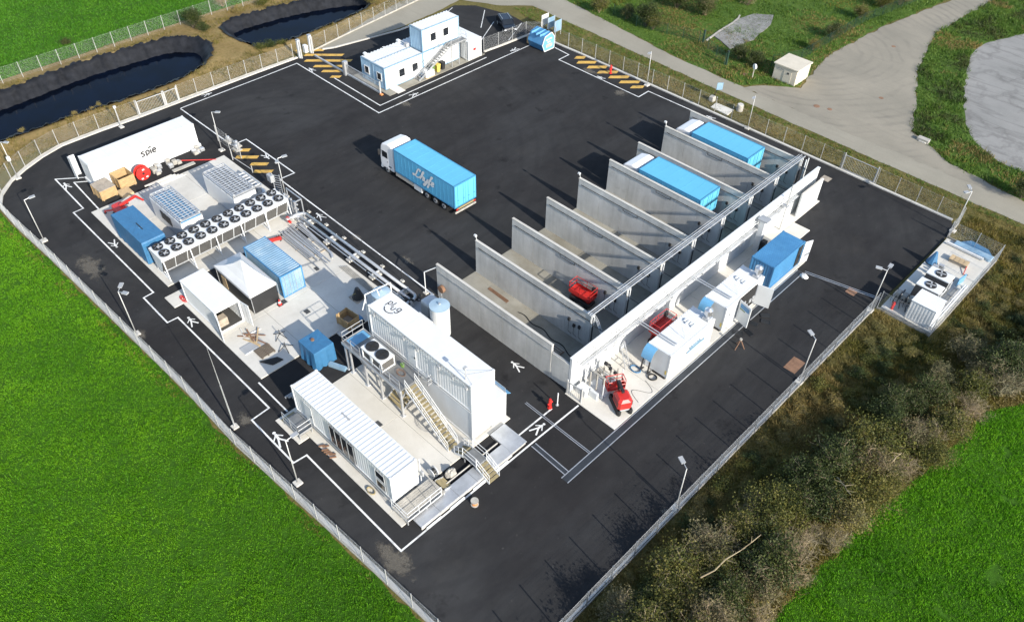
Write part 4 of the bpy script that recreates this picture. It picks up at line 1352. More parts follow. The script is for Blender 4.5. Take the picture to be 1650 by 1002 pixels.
# --- long white trailer-like box at the top left
t = container('long plain white box trailer with dark lettering at the upper left', -84.6, -82.12, 20.2, 32.42, 0.35, 2.95, M['white'], 'box_container', 'container', '-y', 'flat', None, None, None, False)
mb = MB()
strokes(mb, SPIE, lambda u, v: (-82.15, 25.75 + u * 1.02, 1.45 + v * 0.95), 0.17, (1, 0, 0))
mb.build('lettering', M['ink'], t)
MB().bbox(-84.75, -82.0, 20.05, 32.6, 0.0, 0.34).build('chassis', M['white2'], t)
d = MB().bbox(-85.5, -84.65, 19.35, 19.45, 0.4, 2.85).bbox(-85.52, -85.42, 19.45, 20.1, 0.4, 2.85).build('open_door', M['white2'], t)
MB().box(-84.4, -82.3, 20.18, 20.255, 0.5, 2.8).build('end_panel', M['white2'], t)
mb = MB()
for y in np.arange(21.4, 32.4, 1.22):
    mb.box(-84.5, -82.2, y - .012, y + .012, 2.945, 2.962)
mb.build('roof_seam', M['white2'], t)

# --- blue container wrapped in tarpaulin
t = thing('tarped_container', 'bright blue container under tarpaulin at the left end of the fan cooler', 'container', (-69.4, 19.2, 0))
X, Y = np.linspace(-72.7, -66.2, 40), np.linspace(18.0, 20.45, 18)
V, F = [], []


def drape(x0, x1, y0, y1, zt, nm, m, parent, n=44, amp=0.05, zlow=0.12, seed=3):
    rr = np.random.RandomState(seed)
    ph = rr.uniform(0, 6, 8)
    per = []
    cx, cy, hx, hy = (x0 + x1) / 2, (y0 + y1) / 2, (x1 - x0) / 2, (y1 - y0) / 2
    for i in range(n):
        for (a, b) in (((-1, -1), (1, -1)), ((1, -1), (1, 1)), ((1, 1), (-1, 1)), ((-1, 1), (-1, -1))):
            pass
    sides = [((-1, -1), (1, -1)), ((1, -1), (1, 1)), ((1, 1), (-1, 1)), ((-1, 1), (-1, -1))]
    for (a, b) in sides:
        for i in range(n // 4):
            f = i / (n // 4)
            per.append((a[0] + (b[0] - a[0]) * f, a[1] + (b[1] - a[1]) * f))
    N = len(per)
    vs, fs = [], []
    lev = [(0.0, None), (0.35, None), (0.7, None), (0.94, None), (1.0, 0.985), (1.0, 0.6), (1.0, 0.25)]
    for li, (f, s) in enumerate(lev):
        for i, (u, v) in enumerate(per):
            k = s if s else 1.0
            fl = 0.0 if s else amp * (1 - f) * (1 + math.sin(i * 1.9 + ph[0]) + .6 * math.sin(i * 4.3 + ph[1]))
            z = zlow + (zt - zlow) * f + (0.008 * math.sin(i * 1.3 + li) if s else 0) + (0.07 * math.sin(i * 2.3) if f == 0 else 0)
            if s == 0.25:
                z += 0.01
            vs.append((cx + u * (hx * k + fl * abs(u)), cy + v * (hy * k + fl * abs(v)), z))
    for l in range(len(lev) - 1):
        for i in range(N):
            j = (i + 1) % N
            fs.append((l * N + i, l * N + j, (l + 1) * N + j, (l + 1) * N + i))
    fs.append(tuple(range((len(lev) - 1) * N, len(lev) * N)))
    return MB().add(vs, fs).build(nm, m, parent)


drape(-72.65, -66.25, 18.05, 20.4, 2.72, 'tarpaulin', M['tarp'], t, 88, 0.05, 0.2, 3)
MB().bbox(-72.5, -66.4, 18.2, 20.25, 0.08, 0.5).build('container_base', M['dark'], t)
MB().bbox(-69.6, -68.2, 19.15, 19.25, 2.75, 2.79).build('rope', M['dark'], t)

# --- two chiller boxes with pipe grids on top
for (x0, x1, y0, y1, lb) in ((-72.95, -66.6, 22.25, 24.6, 'white plant box with pipe grid roof, next to the blue tarped container'), (-72.75, -66.65, 28.15, 30.7, 'white plant box with pipe grid roof, farther one by the yellow hatching')):
    t = thing('plant_box', lb, 'plant box', ((x0 + x1) / 2, (y0 + y1) / 2, 0))
    MB().bbox(x0, x1, y0, y1, 0.08, 2.55).build('box', M['white'], t)
    mb = MB()
    for ya in (y0 + .04, y1 - .04):
        mb.bar((x0, ya, 2.86), (x1, ya, 2.86), .1, .1)
        for x in np.linspace(x0 + .05, x1 - .05, 6):
            mb.bar((x, ya, 2.5), (x, ya, 2.86), .08, .08)
    for xa in (x0 + .05, x1 - .05):
        mb.bar((xa, y0, 2.86), (xa, y1, 2.86), .1, .1)
    mb.build('roof_frame', M['steel'], t)
    for i in range(5):
        y = y0 + .3 + (y1 - y0 - .6) * i / 4
        MB().tube((x0 + .1, y, 2.78), (x1 - .1, y, 2.78), .075, 8).build('roof_pipe', M['steel'], t)
    for i in range(15):
        x = x0 + .3 + (x1 - x0 - .6) * i / 14
        MB().bar((x, y0 + .08, 2.84), (x, y1 - .08, 2.84), .07, .04).build('grid_bar', M['steel'], t)
    MB().box(x0 + .1, x1 - .1, y0 + .1, y1 - .1, 2.55, 2.57).build('roof_deck', M['skyblue'] if y0 < 25 else M['grey'], t)
    for xa in (x0 + .08, x1 - .3):
        for ya in (y0 + .08, y1 - .3):
            MB().bbox(xa, xa + .22, ya, ya + .22, 2.9, 3.02).build('lifting_lug', M['grey'], t)
    if y0 < 25:
        for k in range(3):
            MB().box(x0 + 1.9 + k * .75, x0 + 2.5 + k * .75, y0 - .04, y0 + .002, 1.0, 2.0).build('louvre', M['dark'], t)
    MB().box(x0 + 1.0, x1 - 1.0, y0 - .03, y0 + .002, 0.2, 0.24).build('skirting', M['grey'], t)

# --- the long cooler with two rows of fans
t = thing('fan_cooler', 'long white dry cooler with two rows of eleven black fans', 'cooler', (-64.2, 25.3, 0))
MB().add([(-65.4, 18.25, 2.25), (-62.95, 18.25, 2.25), (-62.95, 32.15, 2.25), (-65.4, 32.15, 2.25), (-65.4, 18.25, 2.6), (-62.95, 18.25, 2.6), (-62.95, 32.15, 2.6), (-65.4, 32.15, 2.6)],
         [(3, 2, 1, 0), (4, 5, 6, 7), (0, 1, 5, 4), (1, 2, 6, 5), (2, 3, 7, 6), (3, 0, 4, 7)]).build('top_deck', M['white'], t)
for i in range(11):
    for j in range(2):
        cx, cy = -64.85 + 1.3 * j, 18.95 + 1.25 * i
        ring = MB()
        n = 20
        vs = []
        for k in range(n):
            a = 2 * math.pi * k / n
            for r, z in ((.50, 2.6), (.50, 2.76), (.45, 2.76), (.45, 2.62)):
                vs.append((cx + r * math.cos(a), cy + r * math.sin(a), z))
        ring.add(vs, [(4 * k + q, 4 * ((k + 1) % n) + q, 4 * ((k + 1) % n) + q + 1, 4 * k + q + 1) for k in range(n) for q in range(3)])
        fo = ring.build('fan', M['dark'], t)
        mb = MB().cyl(cx, cy, 2.603, 2.62, .452, 20)
        mb.build('fan_well', M['black'], fo)
        mb = MB().cyl(cx, cy, 2.62, 2.72, .1, 10)
        for k in range(5):
            a = 2 * math.pi * k / 5 + i * .5 + j
            ca, sa = math.cos(a), math.sin(a)
            mb.add([(cx + .09 * ca, cy + .09 * sa, 2.70), (cx + .42 * ca - .06 * sa, cy + .42 * sa + .06 * ca, 2.70), (cx + .4 * ca + .12 * sa, cy + .4 * sa - .12 * ca, 2.65), (cx + .09 * ca + .05 * sa, cy + .09 * sa - .05 * ca, 2.66)], [(0, 1, 2, 3)])
        mb.build('blades', M['grey'], fo)
for i in range(11):
    ya, yb = 18.35 + 1.246 * i, 18.35 + 1.246 * (i + 1) - .05
    MB().add([(-63.55, ya, .75), (-63.55, yb, .75), (-62.98, yb, 2.25), (-62.98, ya, 2.25), (-63.7, ya, .75), (-63.7, yb, .75), (-63.1, yb, 2.25), (-63.1, ya, 2.25)],
             [(0, 1, 2, 3), (7, 6, 5, 4), (0, 3, 7, 4), (1, 5, 6, 2), (0, 4, 5, 1)]).build('coil_panel', M['coil'], t)
    MB().bar((-63.52, yb + .025, .7), (-62.94, yb + .025, 2.26), .06, .06).build('panel_post', M['white'], t)
    MB().add([(-64.8, ya, .75), (-64.8, yb, .75), (-65.37, yb, 2.25), (-65.37, ya, 2.25)], [(3, 2, 1, 0)]).build('coil_panel', M['coil'], t)
for k in range(6):
    y = 18.4 + 2.74 * k
    MB().bar((-63.0, y, 2.3), (-62.75, y, 0.1), .09, .09).bar((-63.6, y, .75), (-62.75, y, .14), .06, .06).bar((-64.9, y, .75), (-65.2, y, .1), .08, .08).bar((-65.2, y, .13), (-62.65, y, .13), .1, .08).build('leg_frame', M['white'], t)
for y in (18.28, 32.1):
    MB().add([(-65.35, y, 2.25), (-63.0, y, 2.25), (-63.6, y, .7), (-64.75, y, .7)], [(0, 1, 2, 3)]).build('end_plate', M['white2'], t)
MB().bbox(-64.8, -63.55, 18.3, 32.1, .62, .75).build('drip_tray', M['steel'], t)

# --- white container with both doors open
t = container('white container with both end doors swung open beside the white tent', -59.1, -53.1, 18.02, 20.42, 0.1, 2.62, M['white2'], 'open_container', 'container', '+x', 'flat', None, M['white'], 'x')
bpy.data.objects.remove([c for c in t.children if c.name.startswith('roof')][0])
MB().bbox(-59.1, -53.05, 18.0, 20.44, 2.6, 2.66, .01).build('roof', M['white'], t)
dr = MB().bar((-53.1, 18.0, 1.36), (-51.95, 17.7, 1.36), .06, 2.45).build('open_door', M['white2'], t)
mb = MB()
for f in (.3, .7):
    mb.tube((-53.1 + 1.15 * f, 18.0 - .3 * f - .05, .2), (-53.1 + 1.15 * f, 18.0 - .3 * f - .05, 2.55), .02, 5)
mb.build('lock_bar', M['steel'], dr)
dr = MB().bar((-53.1, 20.44, 1.36), (-51.95, 20.62, 1.36), .06, 2.45).build('open_door', M['white2'], t)
mb = MB()
for f in (.3, .7):
    mb.tube((-53.1 + 1.15 * f, 20.44 + .18 * f - .05, .2), (-53.1 + 1.15 * f, 20.44 + .18 * f - .05, 2.55), .02, 5)
mb.build('lock_bar', M['steel'], dr)
MB().box(-58.9, -56.0, 18.15, 20.3, .26, 1.6).build('stored_goods', M['inside'], t)
MB().box(-54.3, -53.6, 18.3, 19.2, .26, 1.1).build('stored_box', M['greywood'], t)

# --- white pagoda tent with dark sides
t = thing('canopy_tent', 'white pagoda tent with dark side walls between the white and blue containers', 'tent', (-56.3, 22.9, 0))
ex0, ex1, ey0, ey1, ez = -59.2, -53.1, 21.5, 24.3, 2.2
pk = (-56.3, 22.9, 3.9)
vs, fs = [], []
N = 10
for li, (f, z) in enumerate(((1, ez - .28), (1.0, ez), (.62, ez + .42), (.3, ez + .98), (.05, 3.8))):
    for (sx, sy) in ((-1, -1), (1, -1), (1, 1), (-1, 1)):
        vs.append((pk[0] + sx * f * (ex1 - ex0) / 2, pk[1] + sy * f * (ey1 - ey0) / 2, z))
for l in range(4):
    for i in range(4):
        j = (i + 1) % 4
        fs.append((4 * l + i, 4 * l + j, 4 * l + 4 + j, 4 * l + 4 + i))
fs.append((16, 17, 18, 19))
MB().add(vs, fs).build('roof', M['fabric'], t)
MB().box(ex0 + .08, ex1 - .1, ey0 + .06, ey0 + .09, .1, ez - .2).box(ex1 - .12, ex1 - .09, ey0 + .1, ey1 - .1, .1, ez - .2).box(ex0 + .06, ex0 + .09, ey0 + .1, ey1 - .1, .1, ez - .2).build('side_wall', M['dark'], t)
for x in (ex0 + .04, ex1 - .04):
    for y in (ey0 + .04, ey1 - .04):
        MB().bar((x, y, .09), (x, y, ez - .05), .05, .05).build('leg', M['steel'], t)
MB().box(-58.4, -57.6, 21.53, 21.57, .3, 1.6).build('window', M['ply'], t)

container('faded sky-blue container with ribbed roof beside the white tent', -59.2, -53.1, 24.65, 27.05, 0.1, 2.68, M['bluebox'], mframe=M['blue'])
bb_ = [c for c in col.objects if c.name.startswith('tarpaulin')]
t = thing('tarped_cube', 'blue tarpaulin covered cube at the right edge of the pad by the steel platform', 'covered load', (-44.7, 22.5, 0))
drape(-45.75, -43.5, 21.5, 23.5, 2.15, 'tarpaulin', M['tarp'], t, 36, 0.05, 0.12, 9)
MB().bbox(-45.6, -43.7, 21.65, 23.35, 0.0, 0.16).build('pallet', M['greywood'], t)
MB().cyl(-44.9, 22.4, 2.2, 2.3, .16, 10).build('cap', M['rust'], t)

# --- ribbed white container on legs in the foreground
X0, X1, Y0, Y1 = -40.75, -28.55, 17.66, 20.1
t = container('ribbed white container on short legs with dark side window, nearest the bottom', X0, X1, Y0, Y1, 0.68, 3.57, M['white'], 'control_container', 'container', '+x', dep=0.018)
for x in (X0 + .2, -36.7, -32.6, X1 - .2):
    for y in (Y0 + .15, Y1 - .15):
        MB().bbox(x - .12, x + .12, y - .12, y + .12, 0.07, 0.68).build('leg', M['steel'], t)
w = MB().box(-35.9, -32.9, Y0 - .03, Y0 + .02, 1.05, 3.2).build('window', M['glass'], t)
mb = MB()
for x in (-35.9, -35.2, -34.4, -33.65, -32.9):
    mb.box(x - .04, x + .04, Y0 - .05, Y0 - .02, 1.0, 3.25)
mb.box(-35.9, -32.9, Y0 - .05, Y0 - .02, 1.0, 1.08).box(-35.9, -32.9, Y0 - .05, Y0 - .02, 3.18, 3.26)
mb.build('window_frame', M['grey'], w)
for z0, z1 in ((1.15, 1.95), (2.3, 3.1)):
    w = MB().box(-30.3, -29.3, Y0 - .03, Y0 + .02, z0, z1).build('window', M['glass'], t)
    mb = MB().box(-30.36, -29.24, Y0 - .045, Y0 - .015, z0 - .06, z0).box(-30.36, -29.24, Y0 - .045, Y0 - .015, z1, z1 + .06).box(-30.36, -30.3, Y0 - .045, Y0 - .015, z0, z1).box(-29.3, -29.24, Y0 - .045, Y0 - .015, z0, z1)
    mb.build('window_frame', M['white2'], w)
d = MB().box(-39.2, -38.2, Y0 - .035, Y0 + .01, .85, 3.0).build('door', M['white2'], t)
MB().box(-38.4, -38.3, Y0 - .08, Y0 - .03, 1.8, 1.95).build('handle', M['dark'], d)
MB().bbox(X0 + .1, X1 - .1, Y0 - .09, Y0 - .01, .62, .86).build('cable_duct', M['steel'], t)
MB().bbox(-35.8, -34.7, 18.8, 18.95, 3.575, 3.6).build('roof_stain', M['grey'], t)
for x, y, n_ in ((-31.2, 20.13, 'wall_box'), (-28.5, 20.25, 'wall_box')):
    MB().bbox(x, x + .3, y, y + .15, 1.6, 2.1).build(n_, M['grey'], t)
MB().path([(-28.5, 20.3, 3.5), (-28.5, 20.3, 0.8)], .04, 5).build('down_pipe', M['white2'], t)


def rail(pts, z, h=1.05, r=.024, closed=False):
    mb = MB()
    for a, b in zip(pts[:-1], pts[1:]):
        L = math.hypot(b[0] - a[0], b[1] - a[1])
        n = max(1, round(L / 1.2))
        for i in range(n + 1):
            p = (a[0] + (b[0] - a[0]) * i / n, a[1] + (b[1] - a[1]) * i / n)
            mb.tube((*p, z), (*p, z + h), r, 5)
        for hh in (h, h * .55):
            mb.tube((*a, z + hh), (*b, z + hh), r, 5)
        mb.bar((*a, z + .06), (*b, z + .06), .012, .12)
    return mb


def stairs(t, top, bot, w, side, n, mt, ms, hr=True):
    """straight flight, side is the unit horizontal vector across it"""
    top, bot, sd = Vector(top), Vector(bot), Vector((*side, 0))
    d = bot - top
    dh = Vector((d.x, d.y, 0)).normalized()
    for s in (-1, 1):
        o = sd * s * (w / 2)
        MB().bar(top + o + Vector((0, 0, -.08)), bot + o + Vector((0, 0, .06)), .05, .22).build('stringer', ms, t)
        if hr:
            mb = MB()
            for hh in (1.0, .55):
                mb.tube(top + o + Vector((0, 0, hh)), bot + o + Vector((0, 0, hh)), .026, 5)
            k = max(2, round(d.length / 1.3))
            for i in range(k + 1):
                p = top + d * i / k + o
                mb.tube(p, p + Vector((0, 0, 1.0)), .022, 5)
            mb.build('handrail', ms, t)
    for i in range(n):
        p = top + d * (i + .6) / n
        a, b = p - sd * (w / 2 - .03), p + sd * (w / 2 - .03)
        MB().bar(a, b, .25, .04).build('tread', mt, t)


# landings at both ends of the foreground container
t = thing('entrance_landing', 'dark grated landing with white railing at the left end of the ribbed container', 'landing', (-39.4, 16.9, 0))
MB().bbox(-40.6, -38.35, 16.25, 17.55, .58, .66).build('deck', M['grate'], t)
for x in (-40.5, -38.45):
    for y in (16.35, 17.45):
        MB().bar((x, y, .08), (x, y, .58), .08, .08).build('leg', M['steel'], t)
rail([(-40.55, 16.3), (-38.4, 16.3), (-38.4, 17.5)], .66).build('railing', M['steel'], t)
MB().bar((-40.9, 16.3, .3), (-40.9, 17.5, .3), .3, .04).build('tread', M['treadyellow'], t)
MB().bar((-40.62, 16.3, .5), (-40.62, 17.5, .5), .1, .04).build('nosing', M['treadyellow'], t)
t = thing('timber_landing', 'pale planked landing with white handrail at the right end of the ribbed container', 'landing', (-27.6, 19.0, 0))
for i in range(9):
    MB().bbox(-28.4 + i * .2, -28.22 + i * .2, 17.35, 21.0, .52, .58, .006).build('plank', M['stone'], t)
for x in (-28.3, -26.7):
    for y in (17.45, 19.2, 20.9):
        MB().bar((x, y, .08), (x, y, .52), .09, .09).build('leg', M['steel'], t)
rail([(-28.4, 17.4), (-26.6, 17.4), (-26.6, 20.6)], .58).build('railing', M['white'], t)
stairs(t, (-27.4, 21.1, .55), (-27.4, 21.9, .08), 1.1, (1, 0), 3, M['treadyellow'], M['steel'], False)
t = thing('cable_drum', 'white wire cable drum on end beside the planked landing', 'cable drum', (-28.0, 21.6, 0))
for y in (21.35, 21.75):
    MB().tube((-28.7, y, .48), (-28.7, y + .05, .48), .4, 16).build('drum_flange', M['white2'], t)
MB().tube((-28.7, 21.4, .48), (-28.7, 21.75, .48), .22, 12).build('core', M['dark'], t)

# --- covered trench of grey steel plates, and the dark pit beside it
t = thing('trench_covers', 'row of raised grey steel cover plates along the front of the pad', 'cover plates', (-26.4, 23.2, 0))
for i in range(5):
    y = 17.9 + i * 1.85
    MB().bbox(-26.95, -25.75, y + .01, y + 1.84, .22, .3, .01).build('plate', M['steel'], t)
    MB().bbox(-27.0, -26.9, y + .01, y + 1.84, .02, .22).build('curb', M['kerb'], t)
MB().bbox(-25.8, -25.7, 17.9, 27.1, .02, .22).build('curb', M['kerb'], t)
MB().bbox(-28.25, -25.75, 27.15, 28.75, .22, .3, .01).build('end_plate', M['steel'], t)
MB().bbox(-28.2, -25.8, 27.2, 28.7, .0, .22).build('curb', M['kerb'], t)
MB().bbox(-27.4, -27.3, 19.8, 27.1, -.03, .2).build('pit_edge', M['kerb'], t)
for i in range(4):
    MB().bbox(-25.6 - .02 * i, -25.5, 18.2 + i * 2.3, 19.6 + i * 2.3, 0.0, 0.16).build('wheel_stop', M['white2'], t)
t = thing('crossing_steps', 'small stepped bridge with yellow treads over the dark trench', 'steps', (-27.0, 24.6, 0))
MB().bbox(-28.0, -26.5, 24.0, 25.1, .72, .78).build('deck', M['grate'], t)
rail([(-28.0, 24.0), (-26.5, 24.0)], .78).build('railing', M['white'], t)
rail([(-28.0, 25.1), (-26.5, 25.1)], .78).build('railing', M['white'], t)
stairs(t, (-26.5, 24.55, .76), (-25.1, 24.55, .03), 1.05, (0, 1), 5, M['treadyellow'], M['white'])
stairs(t, (-28.0, 24.55, .76), (-29.0, 24.55, .1), 1.05, (0, 1), 4, M['treadyellow'], M['white'])
for x in (-27.9, -26.6):
    for y in (24.1, 25.0):
        MB().bar((x, y, 0), (x, y, .72), .08, .08).build('leg', M['steel'], t)

# --- tall white stack with lettering on its roof
t = container('tall white two-storey container stack with a black word on its roof', -41.0, -28.8, 25.8, 28.22, 3.62, 6.62, M['white'], 'container_stack', 'container', '+x', 'flat', dep=0.014)
ORG[t.name] = tuple(t.location)
b = MB().bbox(-40.9, -28.85, 25.85, 28.18, 0.3, 3.55, .02).build('lower_container', M['white2'], t)
f = MB()
for x in (-41.0, -28.95):
    for y in (25.8, 28.09):
        f.box(x, x + .15, y, y + .13, .1, 3.6)
f.box(-40.85, -28.95, 25.8, 25.9, 3.4, 3.55).box(-40.85, -28.95, 25.8, 25.9, .12, .28)
f.build('lower_frame', M['white'], t)
MB().box(-40.8, -28.9, 25.82, 28.2, 3.55, 3.62).build('gap', M['dark'], t)
mb = MB()
strokes(mb, PLUG, lambda u, v: (-40.05 + u * .78, 27.05 + v * .78, 6.628), 0.1)
mb.build('lettering', M['ink'], t)
MB().box(-37.0, -36.97, 25.85, 28.17, 6.615, 6.625).box(-33.0, -32.97, 25.85, 28.17, 6.615, 6.625).build('roof_seam', M['white2'], t)
mb = MB()
for a, b_ in ((-40.2, -37.5), (-36.9, -33.5), (-33.2, -29.2)):
    mb.tube((a, 25.72, 6.3), (b_, 25.72, 6.35), .03, 5)
mb.build('conduit', M['steel'], t)
for x in (-40.3, -36.6, -34.9, -32.4, -30.9, -29.4):
    MB().bbox(x, x + .28, 25.62, 25.8, 6.05, 6.3).build('wall_lamp', M['grey'], t)
d = MB().box(-36.2, -35.2, 25.79, 25.84, 3.75, 5.9).build('door', M['white2'], t)
MB().box(-35.35, -35.25, 25.74, 25.79, 4.7, 4.85).build('handle', M['dark'], d)
MB().path([(-32.55, 25.74, 6.2), (-32.55, 25.74, 3.7)], .04, 5).build('down_pipe', M['steel'], t)
mb = MB().path([(-29.6, 26.0, 6.6), (-29.6, 26.0, 7.9)], .035, 6).bbox(-29.75, -29.45, 25.85, 26.15, 7.85, 8.0)
mb.build('mast', M['post'], t)
mb = MB()
for p in ((-28.9, 28.1, 6.62), (-31.6, 26.2, 6.62), (-28.9, 26.0, 6.62)):
    mb.tube((-29.6, 26.0, 7.2), p, .01, 3)
mb.build('stay_wire', M['dark'], t)
MB().bbox(-31.2, -28.75, 28.24, 29.45, .12, 3.05, .02).build('side_cabinet', M['white'], t)
MB().add([(-30.9, 29.46, 2.75), (-29.0, 29.46, 2.75), (-29.0, 30.2, 2.2), (-30.9, 30.2, 2.2), (-30.9, 29.46, 2.7), (-29.0, 29.46, 2.7), (-29.0, 30.2, 2.15), (-30.9, 30.2, 2.15)], [(0, 1, 2, 3), (7, 6, 5, 4), (3, 2, 6, 7), (1, 0, 4, 5), (0, 3, 7, 4), (2, 1, 5, 6)]).build('awning', M['skyblue'], t)
rail([(-31.2, 28.3), (-31.2, 29.4), (-28.85, 29.4)], 3.05, .5).build('railing', M['steel'], t)
for x, y in ((-40.8, 26.0), (-40.8, 28.0), (-28.95, 26.0), (-28.95, 28.0)):
    MB().bbox(x - .15, x + .15, y - .15, y + .15, .06, .32).build('foot', M['grey'], t)

# white pipe frame and hoses on the far end of the stack
t = thing('hose_gantry', 'white pipe frame at the left end of the lettered container stack', 'pipe frame', (-41.6, 27, 0))
MB().path([(-41.5, 26.0, 3.0), (-41.5, 26.0, 7.3), (-41.5, 28.6, 7.0), (-41.5, 28.6, 3.0)], .05, 6).build('frame', M['white'], t)
MB().path([(-41.5, 26.0, 6.9), (-41.2, 25.4, 6.2)], .04, 6).path([(-41.5, 27.2, 7.15), (-41.2, 27.2, 6.6)], .04, 6).build('stay', M['white'], t)
MB().path([(-41.5, 26.0, 3.1), (-41.5, 26.0, .05)], .06, 6).path([(-41.5, 28.6, 3.1), (-41.5, 28.6, .05)], .06, 6).build('leg', M['steel'], t)

# --- steel platform with twin fan unit and the long stair
t = thing('steel_platform', 'raised galvanised platform with railings alongside the tall container stack', 'platform', (-38.2, 24.6, 0))
PZ = 3.3
MB().bbox(-42.0, -34.5, 23.55, 25.72, PZ - .08, PZ, .01).build('deck', M['grate'], t)
MB().bbox(-42.05, -34.45, 23.45, 23.55, PZ - .28, PZ + .02).bbox(-42.05, -34.45, 25.72, 25.78, PZ - .28, PZ + .02).bbox(-42.1, -42.0, 23.45, 25.78, PZ - .28, PZ + .02).build('edge_beam', M['steel'], t)
for x, y in ((-41.9, 23.65), (-41.3, 23.65), (-39.3, 23.65), (-37.3, 23.65), (-34.7, 23.65), (-41.9, 25.55)):
    c = MB().bar((x, y, .08), (x, y, PZ - .25), .16, .16).build('column', M['steel'], t)
    MB().bbox(x - .2, x + .2, y - .2, y + .2, .07, .11).build('foot_plate', M['steel'], c)
MB().bar((-34.7, 23.65, 2.0), (-35.6, 23.65, PZ - .2), .08, .08).bar((-34.7, 23.65, 2.0), (-34.7, 24.6, PZ - .2), .08, .08).bar((-39.3, 23.65, 2.1), (-40.2, 23.65, PZ - .2), .08, .08).build('knee_brace', M['steel'], t)
rail([(-34.6, 23.55), (-37.0, 23.55)], PZ).build('railing', M['steel'], t)
rail([(-39.6, 23.55), (-42.0, 23.55), (-42.0, 25.7)], PZ).build('railing', M['steel'], t)
rail([(-34.5, 25.4), (-33.4, 25.4), (-33.4, 25.75)], PZ).build('railing', M['steel'], t)
MB().bbox(-41.9, -40.9, 23.8, 25.6, PZ, PZ + .05).build('blue_plate', M['skyblue'], t)
t = thing('platform_stair', 'long galvanised stair with yellow treads from the steel platform to the pad', 'stair', (-32.0, 24.45, 0))
stairs(t, (-34.45, 24.45, PZ), (-29.45, 24.3, .1), 1.0, (0, 1), 17, M['treadyellow'], M['white'])
t = thing('twin_fan_unit', 'white air conditioning unit with two round fans on the steel platform', 'air conditioner', (-38.2, 24.35, PZ))
MB().bbox(-39.55, -36.95, 23.65, 25.05, PZ + 1.0, PZ + 1.15).build('lid', M['white'], t)
MB().box(-39.5, -37.0, 23.75, 25.0, PZ + .15, PZ + 1.0).build('coil', M['coil'], t)
for x in (-39.5, -38.3, -37.08):
    for y in (23.68, 24.94):
        MB().bbox(x, x + .12, y, y + .1, PZ, PZ + 1.0).build('leg', M['white'], t)
MB().bbox(-39.52, -36.98, 23.7, 25.02, PZ + .03, PZ + .15).build('base', M['white'], t)
MB().bbox(-38.42, -38.12, 23.66, 23.74, PZ + .1, PZ + 1.0).build('front_panel', M['white'], t)
for x in (-38.88, -37.62):
    fo = MB().cyl(x, 24.35, PZ + 1.15, PZ + 1.25, .55, 24).build('fan', M['dark'], t)
    mb = MB()
    for k in range(4):
        a = k * 1.57 + x
        mb.bar((x + .08 * math.cos(a), 24.35 + .08 * math.sin(a), PZ + 1.265), (x + .5 * math.cos(a), 24.35 + .5 * math.sin(a), PZ + 1.265), .16, .015)
    mb.cyl(x, 24.35, PZ + 1.25, PZ + 1.3, .1, 10)
    mb.build('blades', M['black'], fo)
t = thing('ground_steps', 'short yellow-treaded steps lying under the steel platform', 'steps', (-36.0, 25.0, 0))
stairs(t, (-36.0, 25.2, 1.1), (-36.0, 23.9, .1), 2.0, (1, 0), 5, M['treadyellow'], M['steel'], False)
t = thing('hand_bucket', 'small yellow-green bucket on the steel platform by the stair', 'bucket', (-36.4, 25.2, PZ))
MB().cyl(-36.4, 25.3, PZ, PZ + .3, .14, 12, .18).build('pail', M['green'], t)
MB().path([(-36.58, 25.3, PZ + .3), (-36.4, 25.3, PZ + .46), (-36.22, 25.3, PZ + .3)], .012, 4).build('handle', M['steel'], t)
t = thing('orange_hose', 'coiled orange hose lying on the steel platform deck', 'hose', (-35.9, 24.6, PZ))
pts = [(-35.9 + (.2 + .03 * i / 6) * math.cos(i * .7) * 1.6, 24.75 + (.2 + .03 * i / 6) * math.sin(i * .7), PZ + .04 + .004 * i) for i in range(28)]
MB().path(pts, .014, 5).build('coil', M['rust'], t)

# crate on the slab edge, silos, filter bodies
def crate(label, x, y, sx, sy, h, rz=0.0, lid=False, z=0.09, m='wood', group=None):
    t = thing('wooden_crate', label, 'crate', (x, y, z), group)
    ORG[t.name] = (0, 0, 0)
    for i in range(2):
        MB().box(-sx / 2, sx / 2, (-sy / 2 + .1) if i == 0 else sy / 2 - .2, (-sy / 2 + .2) if i == 0 else sy / 2 - .1, 0, .1).build('skid', M['greywood'], t)
    nb = max(3, int(h / .2))
    for s in (-1, 1):
        for k in range(nb):
            z0, z1 = .1 + (h - .1) * k / nb, .1 + (h - .1) * (k + 1) / nb - .012
            MB().box(-sx / 2, sx / 2, s * sy / 2 - .02, s * sy / 2 + .02, z0, z1).build('board', M[m], t)
            MB().box(s * sx / 2 - .02, s * sx / 2 + .02, -sy / 2 + .022, sy / 2 - .022, z0, z1).build('board', M[m], t)
    for sx_ in (-1, 0, 1):
        for s in (-1, 1):
            MB().box(sx_ * (sx / 2 - .08) - .05, sx_ * (sx / 2 - .08) + .05, s * (sy / 2 + .035) - .014, s * (sy / 2 + .035) + .014, .02, h).build('batten', M[m], t)
    for sy_ in (-1, 1):
        for s in (-1, 1):
            MB().box(s * (sx / 2 + .035) - .014, s * (sx / 2 + .035) + .014, sy_ * (sy / 2 - .1) - .05, sy_ * (sy / 2 - .1) + .05, .02, h).build('batten', M[m], t)
    MB().box(-sx / 2 + .03, sx / 2 - .03, -sy / 2 + .03, sy / 2 - .03, .1, .13).build('bottom', M['greywood'], t)
    if lid:
        MB().box(-sx / 2 - .04, sx / 2 + .04, -sy / 2 - .04, sy / 2 + .04, h, h + .04).build('lid', M['greywood'], t)
    t.rotation_euler = (0, 0, rz)
    return t


